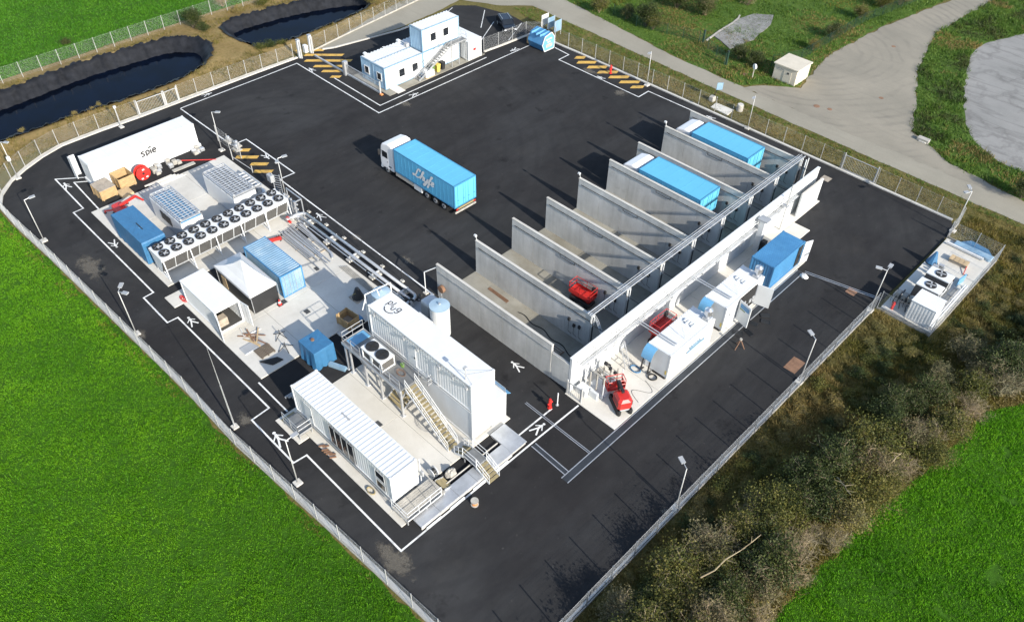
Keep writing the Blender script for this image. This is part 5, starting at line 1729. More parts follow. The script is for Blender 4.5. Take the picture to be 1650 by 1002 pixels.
crate('open wooden crate on the pad beside the lettered container stack', -46.3, 26.9, 1.6, 1.25, 1.05, 0.1)
crate('closed wooden crate with grey lid at the open end of the long white trailer', -80.45, 20.4, 2.0, 1.7, 1.2, 0.05, True, 0.0)
crate('large open wooden crate beside the red cable reel', -80.9, 22.75, 1.9, 1.7, 1.35, 0.04, False, 0.0)
t = thing('plywood_sheet', 'plywood board lying in front of the open wooden crate', 'board', (-79.2, 22.2, 0))
MB().bbox(-79.9, -78.4, 21.3, 22.6, .02, .3).build('stack', M['ply'], t)
t = thing('cable_reel', 'large red and white cable reel standing by the wooden crates', 'cable reel', (-80.2, 24.7, 0))
for s, nm in ((0, 'flange'), (1, 'flange')):
    c0 = Vector((-80.75 + .62 * s, 24.7, .82))
    MB().tube(c0, c0 + Vector((.07, 0, 0)), .8, 24).build(nm, M['red'], t)
MB().tube((-80.7, 24.7, .82), (-80.15, 24.7, .82), .5, 18).build('cable', M['orange'], t)
MB().tube((-80.06, 24.7, .82), (-80.04, 24.7, .82), .14, 12).build('hub', M['dark'], t)
mb = MB()
for a, b in ((.3, -.5), (-.25, -.55), (.1, .45)):
    mb.box(-80.056, -80.045, 24.7 + a - .12, 24.7 + a + .12, .82 + b - .08, .82 + b + .08)
mb.build('sticker', M['white'], t)


def silo(label, x, y, r, h, zt=0.35, group=None, inner=True):
    t = thing('storage_tank', label, 'tank', (x, y, 0), group)
    MB().cyl(x, y, 0.05, h, r, 28).build('shell', M['white2'], t, smooth=False)
    MB().cyl(x, y, h, h + .08, r * 1.06, 28).build('rim', M['lid'], t)
    MB().tube((x, y, h + .08), (x, y, h + zt), r * 1.02, 28, r * .12).build('cone_lid', M['lid'], t)
    MB().cyl(x, y, h + zt, h + zt + .14, .1, 10).build('vent', M['steel'], t)
    return t


silo('round white tank with pale blue lid at the left end of the container stack', -45.3, 30.1, .82, 2.4)
silo('taller round white tank with pale blue lid beside the nearest bay wall', -39.6, 32.1, .86, 3.35, .2)
t = thing('white_cabinet', 'tall white cabinet between the pipes and the taller tank', 'cabinet', (-41.4, 32.4, 0))
MB().bbox(-42.0, -40.9, 31.9, 33.2, .05, 2.6, .08).build('body', M['white2'], t)
MB().bbox(-41.95, -40.95, 31.87, 31.9, .3, 2.3).build('door', M['grey'], t)
t = thing('white_pump_box', 'white boxed unit at the foot of the taller tank', 'plant box', (-40.4, 30.6, 0))
MB().bbox(-41.3, -39.5, 30.1, 31.2, .05, 2.1, .03).build('body', M['white'], t)
MB().bbox(-41.2, -39.6, 30.05, 30.1, .4, 1.8).build('louvre', M['grey'], t)
t = thing('white_arm_post', 'white swing-arm post at the outer end of the nearest bay wall', 'post', (-44.4, 34.6, 0))
MB().path([(-44.6, 34.6, 0), (-44.6, 34.6, 2.6), (-43.6, 35.2, 3.4)], .05, 6).build('arm', M['white'], t)
MB().bbox(-44.85, -44.35, 34.4, 34.8, 0, .1).build('base', M['kerb'], t)
t = thing('hose_rack', 'rust coloured hose reel on a small rack against the nearest bay wall', 'hose reel', (-42.6, 34.7, 0))
MB().tube((-42.6, 34.75, 1.6), (-42.6, 35.05, 1.6), .38, 14).build('reel', M['rust'], t)
MB().path([(-42.9, 34.7, 0), (-42.6, 34.8, 1.5), (-42.3, 34.7, 0)], .035, 5).path([(-42.6, 34.5, 0.02), (-42.1, 34.3, .02), (-42.0, 34.7, .02)], .03, 5).build('stand', M['steel'], t)
t = thing('black_bin_bag', 'black cone-shaped covered stack on the pad, by the pale blue lidded tank', 'covered stack', (-48.4, 29.6, 0))
MB().tube((-48.4, 29.6, .09), (-48.4, 29.6, 1.3), .62, 10, .2).build('cover', M['dark'], t)
MB().bbox(-49.1, -47.8, 29.0, 30.2, .08, .2).build('pallet', M['greywood'], t)
MB().bar((-48.75, 29.2, .5), (-48.2, 29.25, 1.0), .06, .02).build('strap', M['yellowbin'], t)
t = thing('blue_pump', 'small blue portable pump near the wooden crate on the pad', 'pump', (*G(580, 517), 0))
x, y = G(580, 517)
MB().bbox(x - .35, x + .35, y - .22, y + .22, .12, .5, .05).build('body', M['blue'], t)
MB().tube((x + .35, y, .32), (x + .6, y, .32), .14, 10).build('motor', M['dark'], t)
MB().bbox(x - .4, x + .4, y - .3, y + .3, .08, .13).build('skid', M['grey'], t)


# ================================================================ LORRIES
def wheel(t, x, y, r, w, side):
    a, b = (x, y, r), (x, y + side * w, r)
    o = MB().tube(a, b, r, 20).build('wheel', M['black'], t)
    MB().tube((x, y - side * .004, r), (x, y - side * .03, r), r * .58, 16).build('rim', M['steel'], o)
    MB().tube((x, y - side * .03, r), (x, y - side * .09, r), r * .2, 10).build('hub', M['dark'], o)
    return o


def lorry(label, x0, x1, y0, y1, top, cabx0, letters=True):
    """cab at low x; box from x0 to x1"""
    t = thing('lorry', label, 'lorry', (x0, (y0 + y1) / 2, 0), 'white lorries with cyan box trailers')
    W = y1 - y0
    ym = (y0 + y1) / 2
    bz = 1.18
    MB().bbox(x0 + .04, x1 - .04, y0 + .03, y1 - .03, bz, top - .03, .02).build('box_body', M['cyan'], t)
    sd = MB()
    for y in (y0, y1):
        s = 1 if y == y0 else -1
        sd.box(x0 + .1, x1 - .1, min(y, y + s * .028), max(y, y + s * .028), bz + .1, top - .12)
    sd.build('side_curtain', M['blue_side'], t)
    f = MB()
    for y in (y0 - .01, y1 - .05):
        f.box(x0, x1, y, y + .06, top - .1, top + .01)
        f.box(x0, x1, y, y + .06, bz - .06, bz + .08)
        for x in (x0, x1 - .09):
            f.box(x, x + .09, y, y + .06, bz + .08, top - .1)
    for x in (x0, x1 - .06):
        f.box(x, x + .06, y0 + .05, y1 - .05, top - .1, top + .01)
        f.box(x, x + .06, y0 + .05, y1 - .05, bz - .06, bz + .08)
    f.build('box_frame', M['cyan_dk'], t)
    # ribs along the side panels
    for x in np.arange(x0 + .6, x1 - .3, .62):
        MB().box(x - .012, x + .012, y0 - .012, y0 + .002, bz + .12, top - .14).build('side_rib', M['blue_side'], t)
    rr_ = MB()
    for x in np.arange(x0 + .8, x1 - .4, 1.1):
        MB().box(x - .015, x + .015, y0 + .06, y1 - .06, top - .035, top - .018).build('roof_bow', M['cyan'], t)
    for ya, yb in ((y0 + .08, ym - .02), (ym + .02, y1 - .08)):
        d = MB().box(x1 - .02, x1 + .025, ya, yb, bz + .1, top - .12).build('rear_door', M['cyan'], t)
        mb = MB()
        for q in (.25, .8):
            yy = ya + (yb - ya) * q
            mb.tube((x1 + .045, yy, bz + .08), (x1 + .045, yy, top - .15), .02, 5)
            mb.box(x1 + .03, x1 + .07, yy - .05, yy + .15, bz + .75, bz + .82)
        mb.build('lock_bar', M['cyan_dk'], d)
    MB().box(x1 + .02, x1 + .035, ym - .02, ym + .02, bz + .1, top - .12).build('door_gap', M['cyan_dk'], t)
    if letters:
        mb = MB()
        L = x1 - x0
        strokes(mb, LHYFE, lambda u, v: (x0 + L * .32 + (u + v * .22) * 1.42, y0 - .02, 2.25 + v * 1.12), .15, (0, -1, 0))
        mb.build('lettering', M['white'], t)
    # chassis, skirts, boxes, lamps
    MB().box(cabx0 + 1.0, x1 - .1, ym - .5, ym + .5, .7, 1.1).build('chassis', M['dark'], t)
    MB().bbox(x0 - .1, x0 + 2.9, y0 + .05, y0 + .5, .55, 1.08).build('side_skirt', M['stone'], t)
    MB().bbox(x0 + 3.0, x0 + 4.3, y0 + .05, y0 + .55, .35, 1.05).build('tool_box', M['white2'], t)
    MB().bbox(x0 - .1, x0 + 2.9, y1 - .5, y1 - .05, .55, 1.08).build('side_skirt', M['stone'], t)
    for i in range(3):
        x = x1 - 4.55 + 1.35 * i
        wheel(t, x, y0 + .12, .5, .4, 1)
        wheel(t, x, y1 - .12, .5, .4, -1)
    MB().bbox(x1 - .1, x1 + .06, y0 + .05, y1 - .05, .45, .62).build('rear_bumper', M['stone'], t)
    MB().box(x1 - .05, x1 + .05, y0 + .3, y1 - .3, .85, 1.02).build('rear_beam', M['treadyellow'], t)
    for y in (y0 + .15, y1 - .45):
        MB().box(x1 + .04, x1 + .08, y, y + .3, .86, 1.0).build('tail_light', M['red'], t)
    # cab
    c0, c1 = cabx0, cabx0 + 2.3
    ca, cb = ym - W * .45, ym + W * .45
    prof = [(c0 + .06, .55), (c1, .55), (c1, 3.3), (c1 - .12, 3.82), (c1 - .8, 3.86), (c0 + .5, 3.62), (c0 + .26, 3.25), (c0 + .2, 2.95), (c0, 1.75)]
    cb_ = MB().extr_y(prof, ca, cb)
    cab = cb_.build('cab', M['white_cab'], t)
    bv = cab.modifiers.new('bevel', 'BEVEL')
    bv.width = .14
    bv.segments = 3
    MB().add([(c0 + .008, ca + .16, 1.80), (c0 + .008, cb - .16, 1.80), (c0 + .2, cb - .2, 2.86), (c0 + .2, ca + .2, 2.86), (c0 - .012, ca + .16, 1.80), (c0 - .012, cb - .16, 1.80), (c0 + .18, cb - .2, 2.86), (c0 + .18, ca + .2, 2.86)],
             [(0, 1, 2, 3), (7, 6, 5, 4), (4, 5, 1, 0), (5, 6, 2, 1), (6, 7, 3, 2), (7, 4, 0, 3)]).build('windscreen', M['glass'], t)
    for y, s in ((ca, -1), (cb, 1)):
        MB().box(c0 + .42, c0 + 1.35, min(y, y + s * .012), max(y, y + s * .012), 1.95, 2.75).build('side_window', M['glass'], t)
        d = MB().box(c0 + .36, c0 + 1.42, min(y, y + s * .006), max(y, y + s * .006), .95, 1.92).build('cab_door', M['white_cab'], t)
        MB().box(c0 + 1.22, c0 + 1.36, min(y, y + s * .03), max(y, y + s * .03), 1.5, 1.56).build('handle', M['dark'], d)
        MB().bbox(c0 + .02, c0 + .2, min(y + s * .06, y + s * .32), max(y + s * .06, y + s * .32), 2.1, 2.75, .03).build('mirror', M['dark'], t)
        wheel(t, c0 + 1.2, y - s * .0, .52, .38, -s)
        MB().box(c0 + .5, c0 + 1.9, min(y + s * .004, y - s * .3), max(y + s * .004, y - s * .3), .98, 1.12).build('wheel_arch', M['dark'], t)
        MB().box(c0 + .02, c0 + .08, min(y - s * .1, y - s * .55), max(y - s * .1, y - s * .55), .75, 1.0).build('headlight', M['lens'], t)
    MB().box(c0 + .0, c0 + .06, ca + .6, cb - .6, .7, 1.5).build('grille', M['dark'], t)
    MB().bbox(c0 - .06, c0 + .3, ca + .05, cb - .05, .38, .68, .04).build('front_bumper', M['white_cab'], t)
    MB().bbox(c1, x0 + .0, ym - W * .3, ym + W * .3, 1.1, 2.7).build('gap_bellows', M['dark'], t)
    for i in range(3):
        MB().tube((c1 - .3 - .42 * i, ca + .3, 3.62 - .16 * i), (c1 - .3 - .42 * i, cb - .3, 3.62 - .16 * i), .01, 4).build('roof_seam', M['stone'], t)
    return t


M['blue_side'] = mat('trailer_side_blue', (0.085, 0.33, 0.53), 0.5, 0, 0.05, 0.8, 0.06, 6)
lorry('white lorry with cyan lettered trailer standing alone in the open yard', -60.95, -51.3, 44.45, 47.5, 3.9, -63.75)
lorry('white lorry with cyan trailer parked in the bay closest to the road', -40.5, -33.15, 70.45, 73.75, 4.0, -43.1, False)
lorry('white lorry with cyan trailer parked in the bay second nearest among occupied ones', -40.1, -32.3, 60.45, 63.9, 4.0, -42.7, False)
bpy.data.objects['lorry.002']['label'] = 'white lorry with cyan trailer in the bay nearer the open yard, below its twin'


# ================================================================ SITE OFFICES
t = thing('site_office', 'white two-storey stacked cabin offices with blue-shaded ends beyond the yard', 'office cabins', (-79.7, 62.5, 0))


def cabin(x0, x1, y0, y1, z0, z1, nm, lid='x', skip=()):
    b = MB()
    b.corr((x1 - .1, y1), (x0 + .1, y1), z0 + .1, z1 - .08, 0, 1, .3, .03)
    b.corr((x0, y1 - .1), (x0, y0 + .1), z0 + .1, z1 - .08, -1, 0, .3, .03)
    b.box(x1 - .04, x1 - .005, y0 + .1, y1 - .1, z0 + .1, z1 - .08)
    o = b.build(nm, M['white'], t)
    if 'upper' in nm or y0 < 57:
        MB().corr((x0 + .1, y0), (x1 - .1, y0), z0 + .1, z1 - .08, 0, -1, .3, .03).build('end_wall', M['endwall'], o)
    f = MB()
    for x in (x0 - .02, x1 - .13):
        for y in (y0 - .02, y1 - .13):
            f.box(x, x + .15, y, y + .15, z0, z1)
    f.box(x1 - .1, x1 + .015, y0 + .13, y1 - .13, z1 - .14, z1).box(x1 - .1, x1 + .015, y0 + .13, y1 - .13, z0, z0 + .12)
    f.box(x0 + .13, x1 - .13, y0 - .015, y0 + .1, z1 - .14, z1).box(x0 + .13, x1 - .13, y0 - .015, y0 + .1, z0, z0 + .12)
    f.build('cabin_frame', M['bluebox'], o)
    r = MB()
    r.corr_roof(x0 + .05, x1 - .05, y0 + .1, y1 - .1, z1 + .04, 'y', .5, .09)
    r.build('cabin_roof', M['white'], o)
    return o


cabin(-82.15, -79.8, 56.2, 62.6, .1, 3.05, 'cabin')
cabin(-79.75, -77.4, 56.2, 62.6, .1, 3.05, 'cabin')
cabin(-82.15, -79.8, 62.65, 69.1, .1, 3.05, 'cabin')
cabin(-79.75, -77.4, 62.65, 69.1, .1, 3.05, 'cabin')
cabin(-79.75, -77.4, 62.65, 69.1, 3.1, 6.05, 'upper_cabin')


def win(x0, x1, y0, y1, z0, z1, face):
    if face == 'x':
        w = MB().box(x0, x0 + .05, y0, y1, z0, z1).build('window', M['glass'], t)
        mb = MB().box(x0, x0 + .07, y0 - .08, y0, z0 - .08, z1 + .08).box(x0, x0 + .07, y1, y1 + .08, z0 - .08, z1 + .08).box(x0, x0 + .07, y0, y1, z1, z1 + .08).box(x0, x0 + .09, y0, y1, z0 - .08, z0)
    else:
        w = MB().box(x0, x1, y0 - .05, y0, z0, z1).build('window', M['glass'], t)
        mb = MB().box(x0 - .08, x0, y0 - .07, y0, z0 - .08, z1 + .08).box(x1, x1 + .08, y0 - .07, y0, z0 - .08, z1 + .08).box(x0, x1, y0 - .07, y0, z1, z1 + .08).box(x0, x1, y0 - .09, y0, z0 - .08, z0)
    mb.build('window_frame', M['white'], w)


for y in (58.55, 60.75):
    win(-77.4, 0, y, y + .9, 1.1, 2.1, 'x')
for y in (64.1, 66.3):
    win(-77.4, 0, y, y + .9, 4.15, 5.15, 'x')
for x in (-81.4, -78.85):
    win(x, x + .8, 56.19, 0, 1.2, 2.1, 'y')
for (y, z, nm) in ((56.9, .2, 'door'), (67.5, 3.25, 'door'), (67.2, .2, 'door')):
    d = MB().box(-77.4, -77.36, y, y + .95, z, z + 2.1).build(nm, M['white2'], t)
    MB().box(-77.36, -77.3, y + .75, y + .85, z + 1.0, z + 1.06).build('handle', M['dark'], d)
for x, y, z in ((-82.3, 56.9, 3.1), (-82.3, 62.4, 3.1)):
    MB().bbox(x, x + .5, y - .2, y + .2, z, z + .25).build('roof_box', M['white'], t)
MB().path([(-81.9, 59.6, 3.3), (-79.9, 62.5, 3.3)], .03, 5).build('roof_cable', M['steel'], t)
MB().bbox(-80.4, -79.85, 62.0, 62.5, 3.1, 3.6).build('roof_fan', M['grey'], t)
MB().add([(-77.35, 56.75, .1), (-77.35, 58.0, .1), (-75.7, 58.1, .03), (-75.7, 56.85, .03), (-77.35, 56.75, .16), (-77.35, 58.0, .16), (-75.7, 58.1, .06), (-75.7, 56.85, .06)], [(4, 5, 6, 7), (0, 3, 7, 4), (2, 1, 5, 6), (3, 2, 6, 7)]).build('door_ramp', M['slab'], t)
t = container('plain white storage container at the right end of the site offices', -81.2, -76.0, 69.45, 71.9, .08, 2.75, M['white'], 'storage_container', 'container', '+x', 'flat')
MB().bbox(-75.98, -75.9, 70.35, 70.8, 1.3, 1.6).build('notice', M['red'], t)
t = thing('office_stair', 'galvanised outside stair climbing the front of the site offices', 'stair', (-76.8, 64, 0))
stairs(t, (-76.75, 66.6, 3.1), (-76.75, 60.9, .05), .95, (1, 0), 16, M['grate'], M['steel'])
MB().bbox(-77.35, -76.2, 66.6, 69.4, 3.02, 3.1).build('landing', M['grate'], t)
for x, y in ((-76.3, 66.7), (-76.3, 69.3), (-76.3, 68.0)):
    MB().bar((x, y, 0), (x, y, 3.02), .09, .09).build('column', M['steel'], t)
rail([(-76.25, 66.7), (-76.25, 69.35), (-77.3, 69.35)], 3.1).build('railing', M['steel'], t)
for px, py, m, lb, h in ((705, 116, 'yellowbin', 'yellow wheeled bin under the office stair', 1.05), (713, 112, 'dark', 'black wheeled bin beside the yellow bin', 1.05), (696, 118, 'greywood', 'dark green wheeled bin left of the yellow bin', 1.0)):
    x, y = G(px, py)
    t = thing('wheeled_bin', lb, 'bin', (x, y, 0), 'bins under the office stair')
    mm = M['green'] if 'green' in lb else M[m]
    MB().add([(x - .25, y - .22, .08), (x + .25, y - .22, .08), (x + .25, y + .22, .08), (x - .25, y + .22, .08), (x - .33, y - .3, h), (x + .33, y - .3, h), (x + .33, y + .3, h), (x - .33, y + .3, h)],
             [(3, 2, 1, 0), (4, 5, 6, 7), (0, 1, 5, 4), (1, 2, 6, 5), (2, 3, 7, 6), (3, 0, 4, 7)]).build('body', mm, t)
    MB().bbox(x - .36, x + .36, y - .33, y + .33, h, h + .07).build('lid', M['yellowbin'] if m == 'yellowbin' else mm, t)
    for s in (-.2, .2):
        MB().tube((x - .3, y + s - .04, .1), (x - .3, y + s + .04, .1), .1, 10).build('wheel', M['black'], t)
x, y = G(690, 123)
t = thing('wrapped_pallet', 'white wrapped load on a pallet at the foot of the office stair', 'pallet load', (x, y, 0))
MB().bbox(x - .55, x + .55, y - .75, y + .75, .14, .95, .1).build('wrapped_load', M['fabric'], t)
MB().bbox(x - .6, x + .6, y - .8, y + .8, .02, .14).build('pallet', M['wood'], t)
x, y = G(681, 125)
t = thing('blue_crate', 'small blue plastic crate under the lower office stair', 'crate', (x, y, 0))
MB().bbox(x - .3, x + .3, y - .3, y + .3, .02, .45).build('body', M['blue'], t)
MB().bbox(x - .33, x + .33, y - .33, y + .33, .45, .5).build('rim', M['blue'], t)

# blue kiosk with hexagonal profile
t = thing('blue_shelter', 'blue shelter with six-sided end and white trim at the head of the road fence', 'shelter', (-72.2, 80, 0))
hexp = [(79.0, .05), (78.55, 1.05), (79.05, 2.15), (80.35, 2.45), (80.95, 1.75), (80.95, .05)]
MB().extr_x(hexp, -73.6, -70.85).build('shell', M['blue'], t)
hx2 = [((y - 79.8) * .98 + 79.8, (z - 1.2) * .98 + 1.2) for y, z in hexp]
MB().extr_x(hx2, -70.85, -70.8).build('end_panel', M['skyblue'], t)
mb = MB()
for a, b in zip(hexp, hexp[1:] + hexp[:1]):
    mb.bar((-70.78, *a), (-70.78, *b), .09, .09)
mb.build('end_trim', M['white'], t)
mb = MB()
for y0_, z0_ in ((79.3, 1.5), (79.9, 1.55), (79.6, 1.15)):
    mb.box(-70.8, -70.79, y0_, y0_ + .6, z0_, z0_ + .16)
mb.build('poster_print', M['white'], t)
MB().box(-70.8, -70.785, 79.35, 80.6, .45, .95).build('picture', M['stone'], t)
for x in (-72.9, -72.0, -71.3):
    MB().box(x, x + .05, 78.52, 80.4, 2.2, 2.5).build('roof_rib', M['skyblue'], t)
t = thing('wooden_post_stack', 'brown timber crate leaning at the dark end of the blue shelter', 'crate', (-74.2, 79.6, 0))
MB().bbox(-74.5, -74.0, 79.3, 79.7, 0, 1.0).build('box', M['wood'], t)
MB().bbox(-74.55, -73.95, 79.25, 79.75, 1.0, 1.06).build('lid', M['greywood'], t)
for k, (px, py) in enumerate(((878, 48), (888, 52.5), (898.5, 58))):
    x, y = G(px, py)
    t = thing('notice_board', ['white notice board behind the blue shelter, left one', 'white notice board behind the blue shelter, middle one', 'white notice board behind the blue shelter, right one'][k], 'sign', (x, y, 0), 'notice boards behind the blue shelter')
    MB().bbox(x - .05, x - .01, y - .75, y + .75, .7, 2.3, .01).build('board', M['bluebox'] if k else M['white2'], t)
    for s in (-.6, .6):
        MB().tube((x, y + s, 0), (x, y + s, 2.35), .035, 6).build('post', M['post'], t)
# dark car
t = thing('parked_car', 'black estate car in the small car park behind the white offices', 'car', (-79.9, 80.6, 0))
ORG[t.name] = (0, 0, 0)
bd = MB().extr_y([(-2.2, .35), (2.2, .35), (2.25, .75), (2.1, .98), (1.1, 1.02), (.45, 1.48), (-1.7, 1.5), (-2.2, 1.0), (-2.28, .6)], -.9, .9).build('body', M['carpaint'], t)
bv = bd.modifiers.new('bevel', 'BEVEL')
bv.width, bv.segments = .1, 2
MB().add([(1.12, -.74, 1.045), (1.12, .74, 1.045), (.5, .66, 1.47), (.5, -.66, 1.47)], [(0, 1, 2, 3)]).build('windscreen', M['glass'], t)
for s in (-1, 1):
    MB().add([(.9, s * .906, 1.06), (-1.8, s * .906, 1.06), (-1.6, s * .906, 1.4), (.45, s * .906, 1.4)], [(0, 1, 2, 3) if s > 0 else (3, 2, 1, 0)]).build('side_window', M['glass'], t)
    for x in (-1.4, 1.4):
        o = MB().tube((x, s * .92, .33), (x, s * .7, .33), .33, 16).build('wheel', M['black'], t)
        MB().tube((x, s * .93, .33), (x, s * .92, .33), .2, 12).build('rim', M['steel'], o)
    MB().box(2.16, 2.26, s * .75 - .15, s * .75 + .15, .62, .78).build('headlight', M['lens'], t)
    MB().tube((-1.5, s * .62, 1.56), (.3, s * .62, 1.56), .025, 5).build('roof_rail', M['steel'], t)
t.rotation_euler = (0, 0, -0.5)


# ================================================================ COMPRESSOR BOXES ALONG THE FIRE WALL
def compressor(label, y0, y1, open_side=False):
    x0, x1, zt = -24.4, -22.05, 2.88
    t = container(label, x0, x1, y0, y1, .1, zt, M['white'], 'compressor_box', 'container', '-y', 'corr')
    MB().box(x0 + .12, x1 - .12, y0 + .015, y0 + .07, .25, zt - .12).build('end_panel', M['white2'], t)
    MB().box(x1 - .3, x1 - .05, y0 + .005, y0 + .02, .5, .95).build('label_plate', M['yellowbin'], t)
    # blue rounded hood at the near end, with its dark ducts
    vs, fs = [], []
    n = 7
    for i in range(n + 1):
        a = math.pi / 2 * i / n
        yy, zz = y0 - .75 * math.sin(a), zt - .1 - 1.05 * (1 - math.cos(a))
        vs += [(x0 - .05, yy, zz), (x0 + 1.0, yy, zz)]
    k = len(vs)
    vs += [(x, y, z - .05) for x, y, z in vs]
    for i in range(n):
        fs += [(2 * i, 2 * i + 2, 2 * i + 3, 2 * i + 1), (k + 2 * i, k + 2 * i + 1, k + 2 * i + 3, k + 2 * i + 2), (2 * i, k + 2 * i, k + 2 * i + 2, 2 * i + 2), (2 * i + 1, 2 * i + 3, k + 2 * i + 3, k + 2 * i + 1)]
    MB().add(vs, fs).build('hood', M['skyblue'], t, smooth=False)
    for x in (x0 + .15, x0 + .85):
        MB().path([(x, y0 - .15, 2.5), (x, y0 - .6, 2.0), (x, y0 - .75, .2), (x, y0 - .3, .12)], .07, 6).build('duct', M['dark'], t)
    MB().bbox(x0 + .9, x1 - .1, y0 - .16, y0 - .04, .1, .24).build('dark_sill', M['dark'], t)
    # chrome exhaust head on the roof
    e = MB().cyl(x1 - .55, y1 - .45, zt, zt + .55, .2, 14).cyl(x1 - .55, y1 - .45, zt + .55, zt + 1.05, .36, 16).cyl(x1 - .55, y1 - .45, zt + 1.05, zt + 1.25, .36, 16, .12).build('exhaust_head', M['chrome'], t)
    MB().bbox(x1 - .9, x1 - .2, y1 - .8, y1 - .1, zt, zt + .18).build('exhaust_base', M['steel'], t)
    MB().path([(x1 - .4, y1 - 3.9, zt + .02), (x1 - 1.0, y1 - 3.7, zt + .8), (x1 - 1.2, y1 - 3.6, zt + 1.5)], .02, 4).build('aerial', M['steel'], t)
    for q in (.08, .22):
        MB().tube((x0 - 2.0, y0 + 1.0 + q * 2, zt + .1), (x1 - .5, y0 + 1.0 + q * 2, zt + .08), .05, 6).build('roof_pipe', M['steel'], t)
    for k in range(4):
        MB().bbox(x0 + .5 + .3 * k, x0 + .72 + .3 * k, y1 - 2.2 - .2 * (k % 2), y1 - 1.8, zt + .0, zt + .1).build('roof_plate', M['white2'], t)
    return t


a_ = compressor('white compressor box with blue hood, nearer one by the red boom lift', 42.0, 48.35)
mb = MB()
for k, (y, z, w) in enumerate(((44.6, 1.25, 2.6), (44.9, 1.6, 1.6))):
    mb.box(-22.06, -22.03, y, y + w, z, z + .2)
mb.build('side_stripe', M['bluebox'], a_)
b_ = compressor('white compressor box with two side doors open towards the yard', 50.2, 56.3)
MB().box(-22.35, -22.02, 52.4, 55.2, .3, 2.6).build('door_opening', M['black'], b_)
for ya, yb, xx in ((52.35, 51.95, -20.6), (55.3, 55.65, -20.6)):
    d = MB().bar((-22.0, ya, 1.45), (xx, yb, 1.45), .08, 2.3).build('open_door', M['white2'], b_)
    if ya < 53:
        d2 = Vector((xx + 22.0, yb - ya, 0))
        nn = Vector((d2.y, -d2.x, 0)).normalized() * .05
        P = lambda f, z: tuple(Vector((-22.0, ya, z)) + d2 * f + nn)
        MB().add([P(.15, 1.9), P(.9, 1.9), P(.9, 2.4), P(.15, 2.4)], [(0, 1, 2, 3)]).build('door_print', M['blue'], d)
        nn2 = nn * 1.1
        MB().add([P(.15, 1.72), P(.6, 1.72), P(.6, 1.84), P(.15, 1.84)], [(0, 1, 2, 3)]).build('door_print', M['green'], d)
mb = MB()
for i in range(6):
    y, z = R.uniform(52.6, 54.9), R.uniform(.5, 1.9)
    mb.box(-22.2, -21.95, y, y + .35, z, z + .4)
mb.build('machinery', M['grey'], b_)
t = container('bright blue ribbed container at the far end of the compressor row', -24.5, -22.05, 58.0, 63.6, .1, 2.9, M['blue'], 'compressor_box', 'container', '+y', 'corr')
MB().bbox(-24.4, -22.0, 63.6, 64.3, .06, .12).build('step_plate', M['slab3'], t)
MB().bar((-22.03, 63.65, 1.5), (-21.7, 64.5, 1.5), .08, 2.6).build('open_door', M['white2'], t)
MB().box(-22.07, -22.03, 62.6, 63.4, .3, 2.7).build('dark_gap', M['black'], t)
for i, (x, y, a) in enumerate(((-20.9, 51.2, .5), (-20.6, 53.2, .2), (-20.2, 51.9, -.3), (-20.4, 54.9, .8), (-19.9, 54.2, .4))):
    t = thing('floor_grate', 'loose dark steel grate lying by the open compressor box doors', 'grate', (x, y, 0.03), 'loose grates by the compressor box')
    ORG[t.name] = (0, 0, 0)
    mb = MB()
    for k in range(5):
        mb.box(-.6, .6, -.3 + k * .15 - .02, -.3 + k * .15 + .02, 0, .05)
    mb.box(-.6, -.55, -.32, .32, 0, .05).box(.55, .6, -.32, .32, 0, .05)
    mb.build('bars', M['channel'], t, kind='stuff')
    t.scale = (.7, .7, 1)
    t.rotation_euler = (0, 0, a)
t = thing('survey_tripod', 'rusty brown survey tripod standing on the tarmac by the drain', 'tripod', (-19.84, 49.66, 0))
for k in range(3):
    a = k * 2.1 + .4
    MB().tube((-19.84 + .5 * math.cos(a), 49.66 + .5 * math.sin(a), 0), (-19.84, 49.66, 1.0), .035, 5).build('leg', M['rust'], t)
MB().cyl(-19.84, 49.66, .97, 1.12, .12, 10).build('head', M['stone'], t)
t = thing('white_bag', 'crumpled white bag lying beside the blue compressor container', 'bag', (-20.7, 62.4, 0))
bm_ = MB()
vs, fs = [], []
for i in range(7):
    for j in range(12):
        th, ph = math.pi * i / 6 * .55, 2 * math.pi * j / 12
        r = .32 * R.uniform(.8, 1.15)
        vs.append((-20.7 + r * math.sin(th) * math.cos(ph) * 1.3, 62.4 + r * math.sin(th) * math.sin(ph), .02 + .28 * math.cos(th) * R.uniform(.85, 1.1)))
fs = [(i * 12 + j, (i + 1) * 12 + j, (i + 1) * 12 + (j + 1) % 12, i * 12 + (j + 1) % 12) for i in range(6) for j in range(12)]
bm_.add(vs, fs).build('sack', M['fabric'], t)
t = thing('hose_coil', 'coiled black hose lying on the pale pad beside the compressor box', 'hose', (-23.0, 41.5, 0.06))
MB().path([(-23.0 + (.36 + .02 * math.sin(i)) * math.cos(i * .5), 41.3 + .36 * math.sin(i * .5), .09 + .003 * i) for i in range(40)], .04, 5).build('coil', M['black'], t)
MB().path([(-23.2 + .9 * math.sin(i * .3) + .05 * i, 40.6 - i * .11, .08) for i in range(22)], .015, 4).build('loose_cable', M['dark'], t)
t = thing('blue_hose_pile', 'blue hose bundle on the pad in front of the blue hood', 'hose', (-24.4, 41.2, .06))
for k in range(4):
    MB().path([(-24.6 + .5 * math.cos(i * .6 + k), 41.0 + .35 * math.sin(i * .6 + k), .1 + .03 * k) for i in range(11)], .035, 5).build('loop', M['tarp'], t)


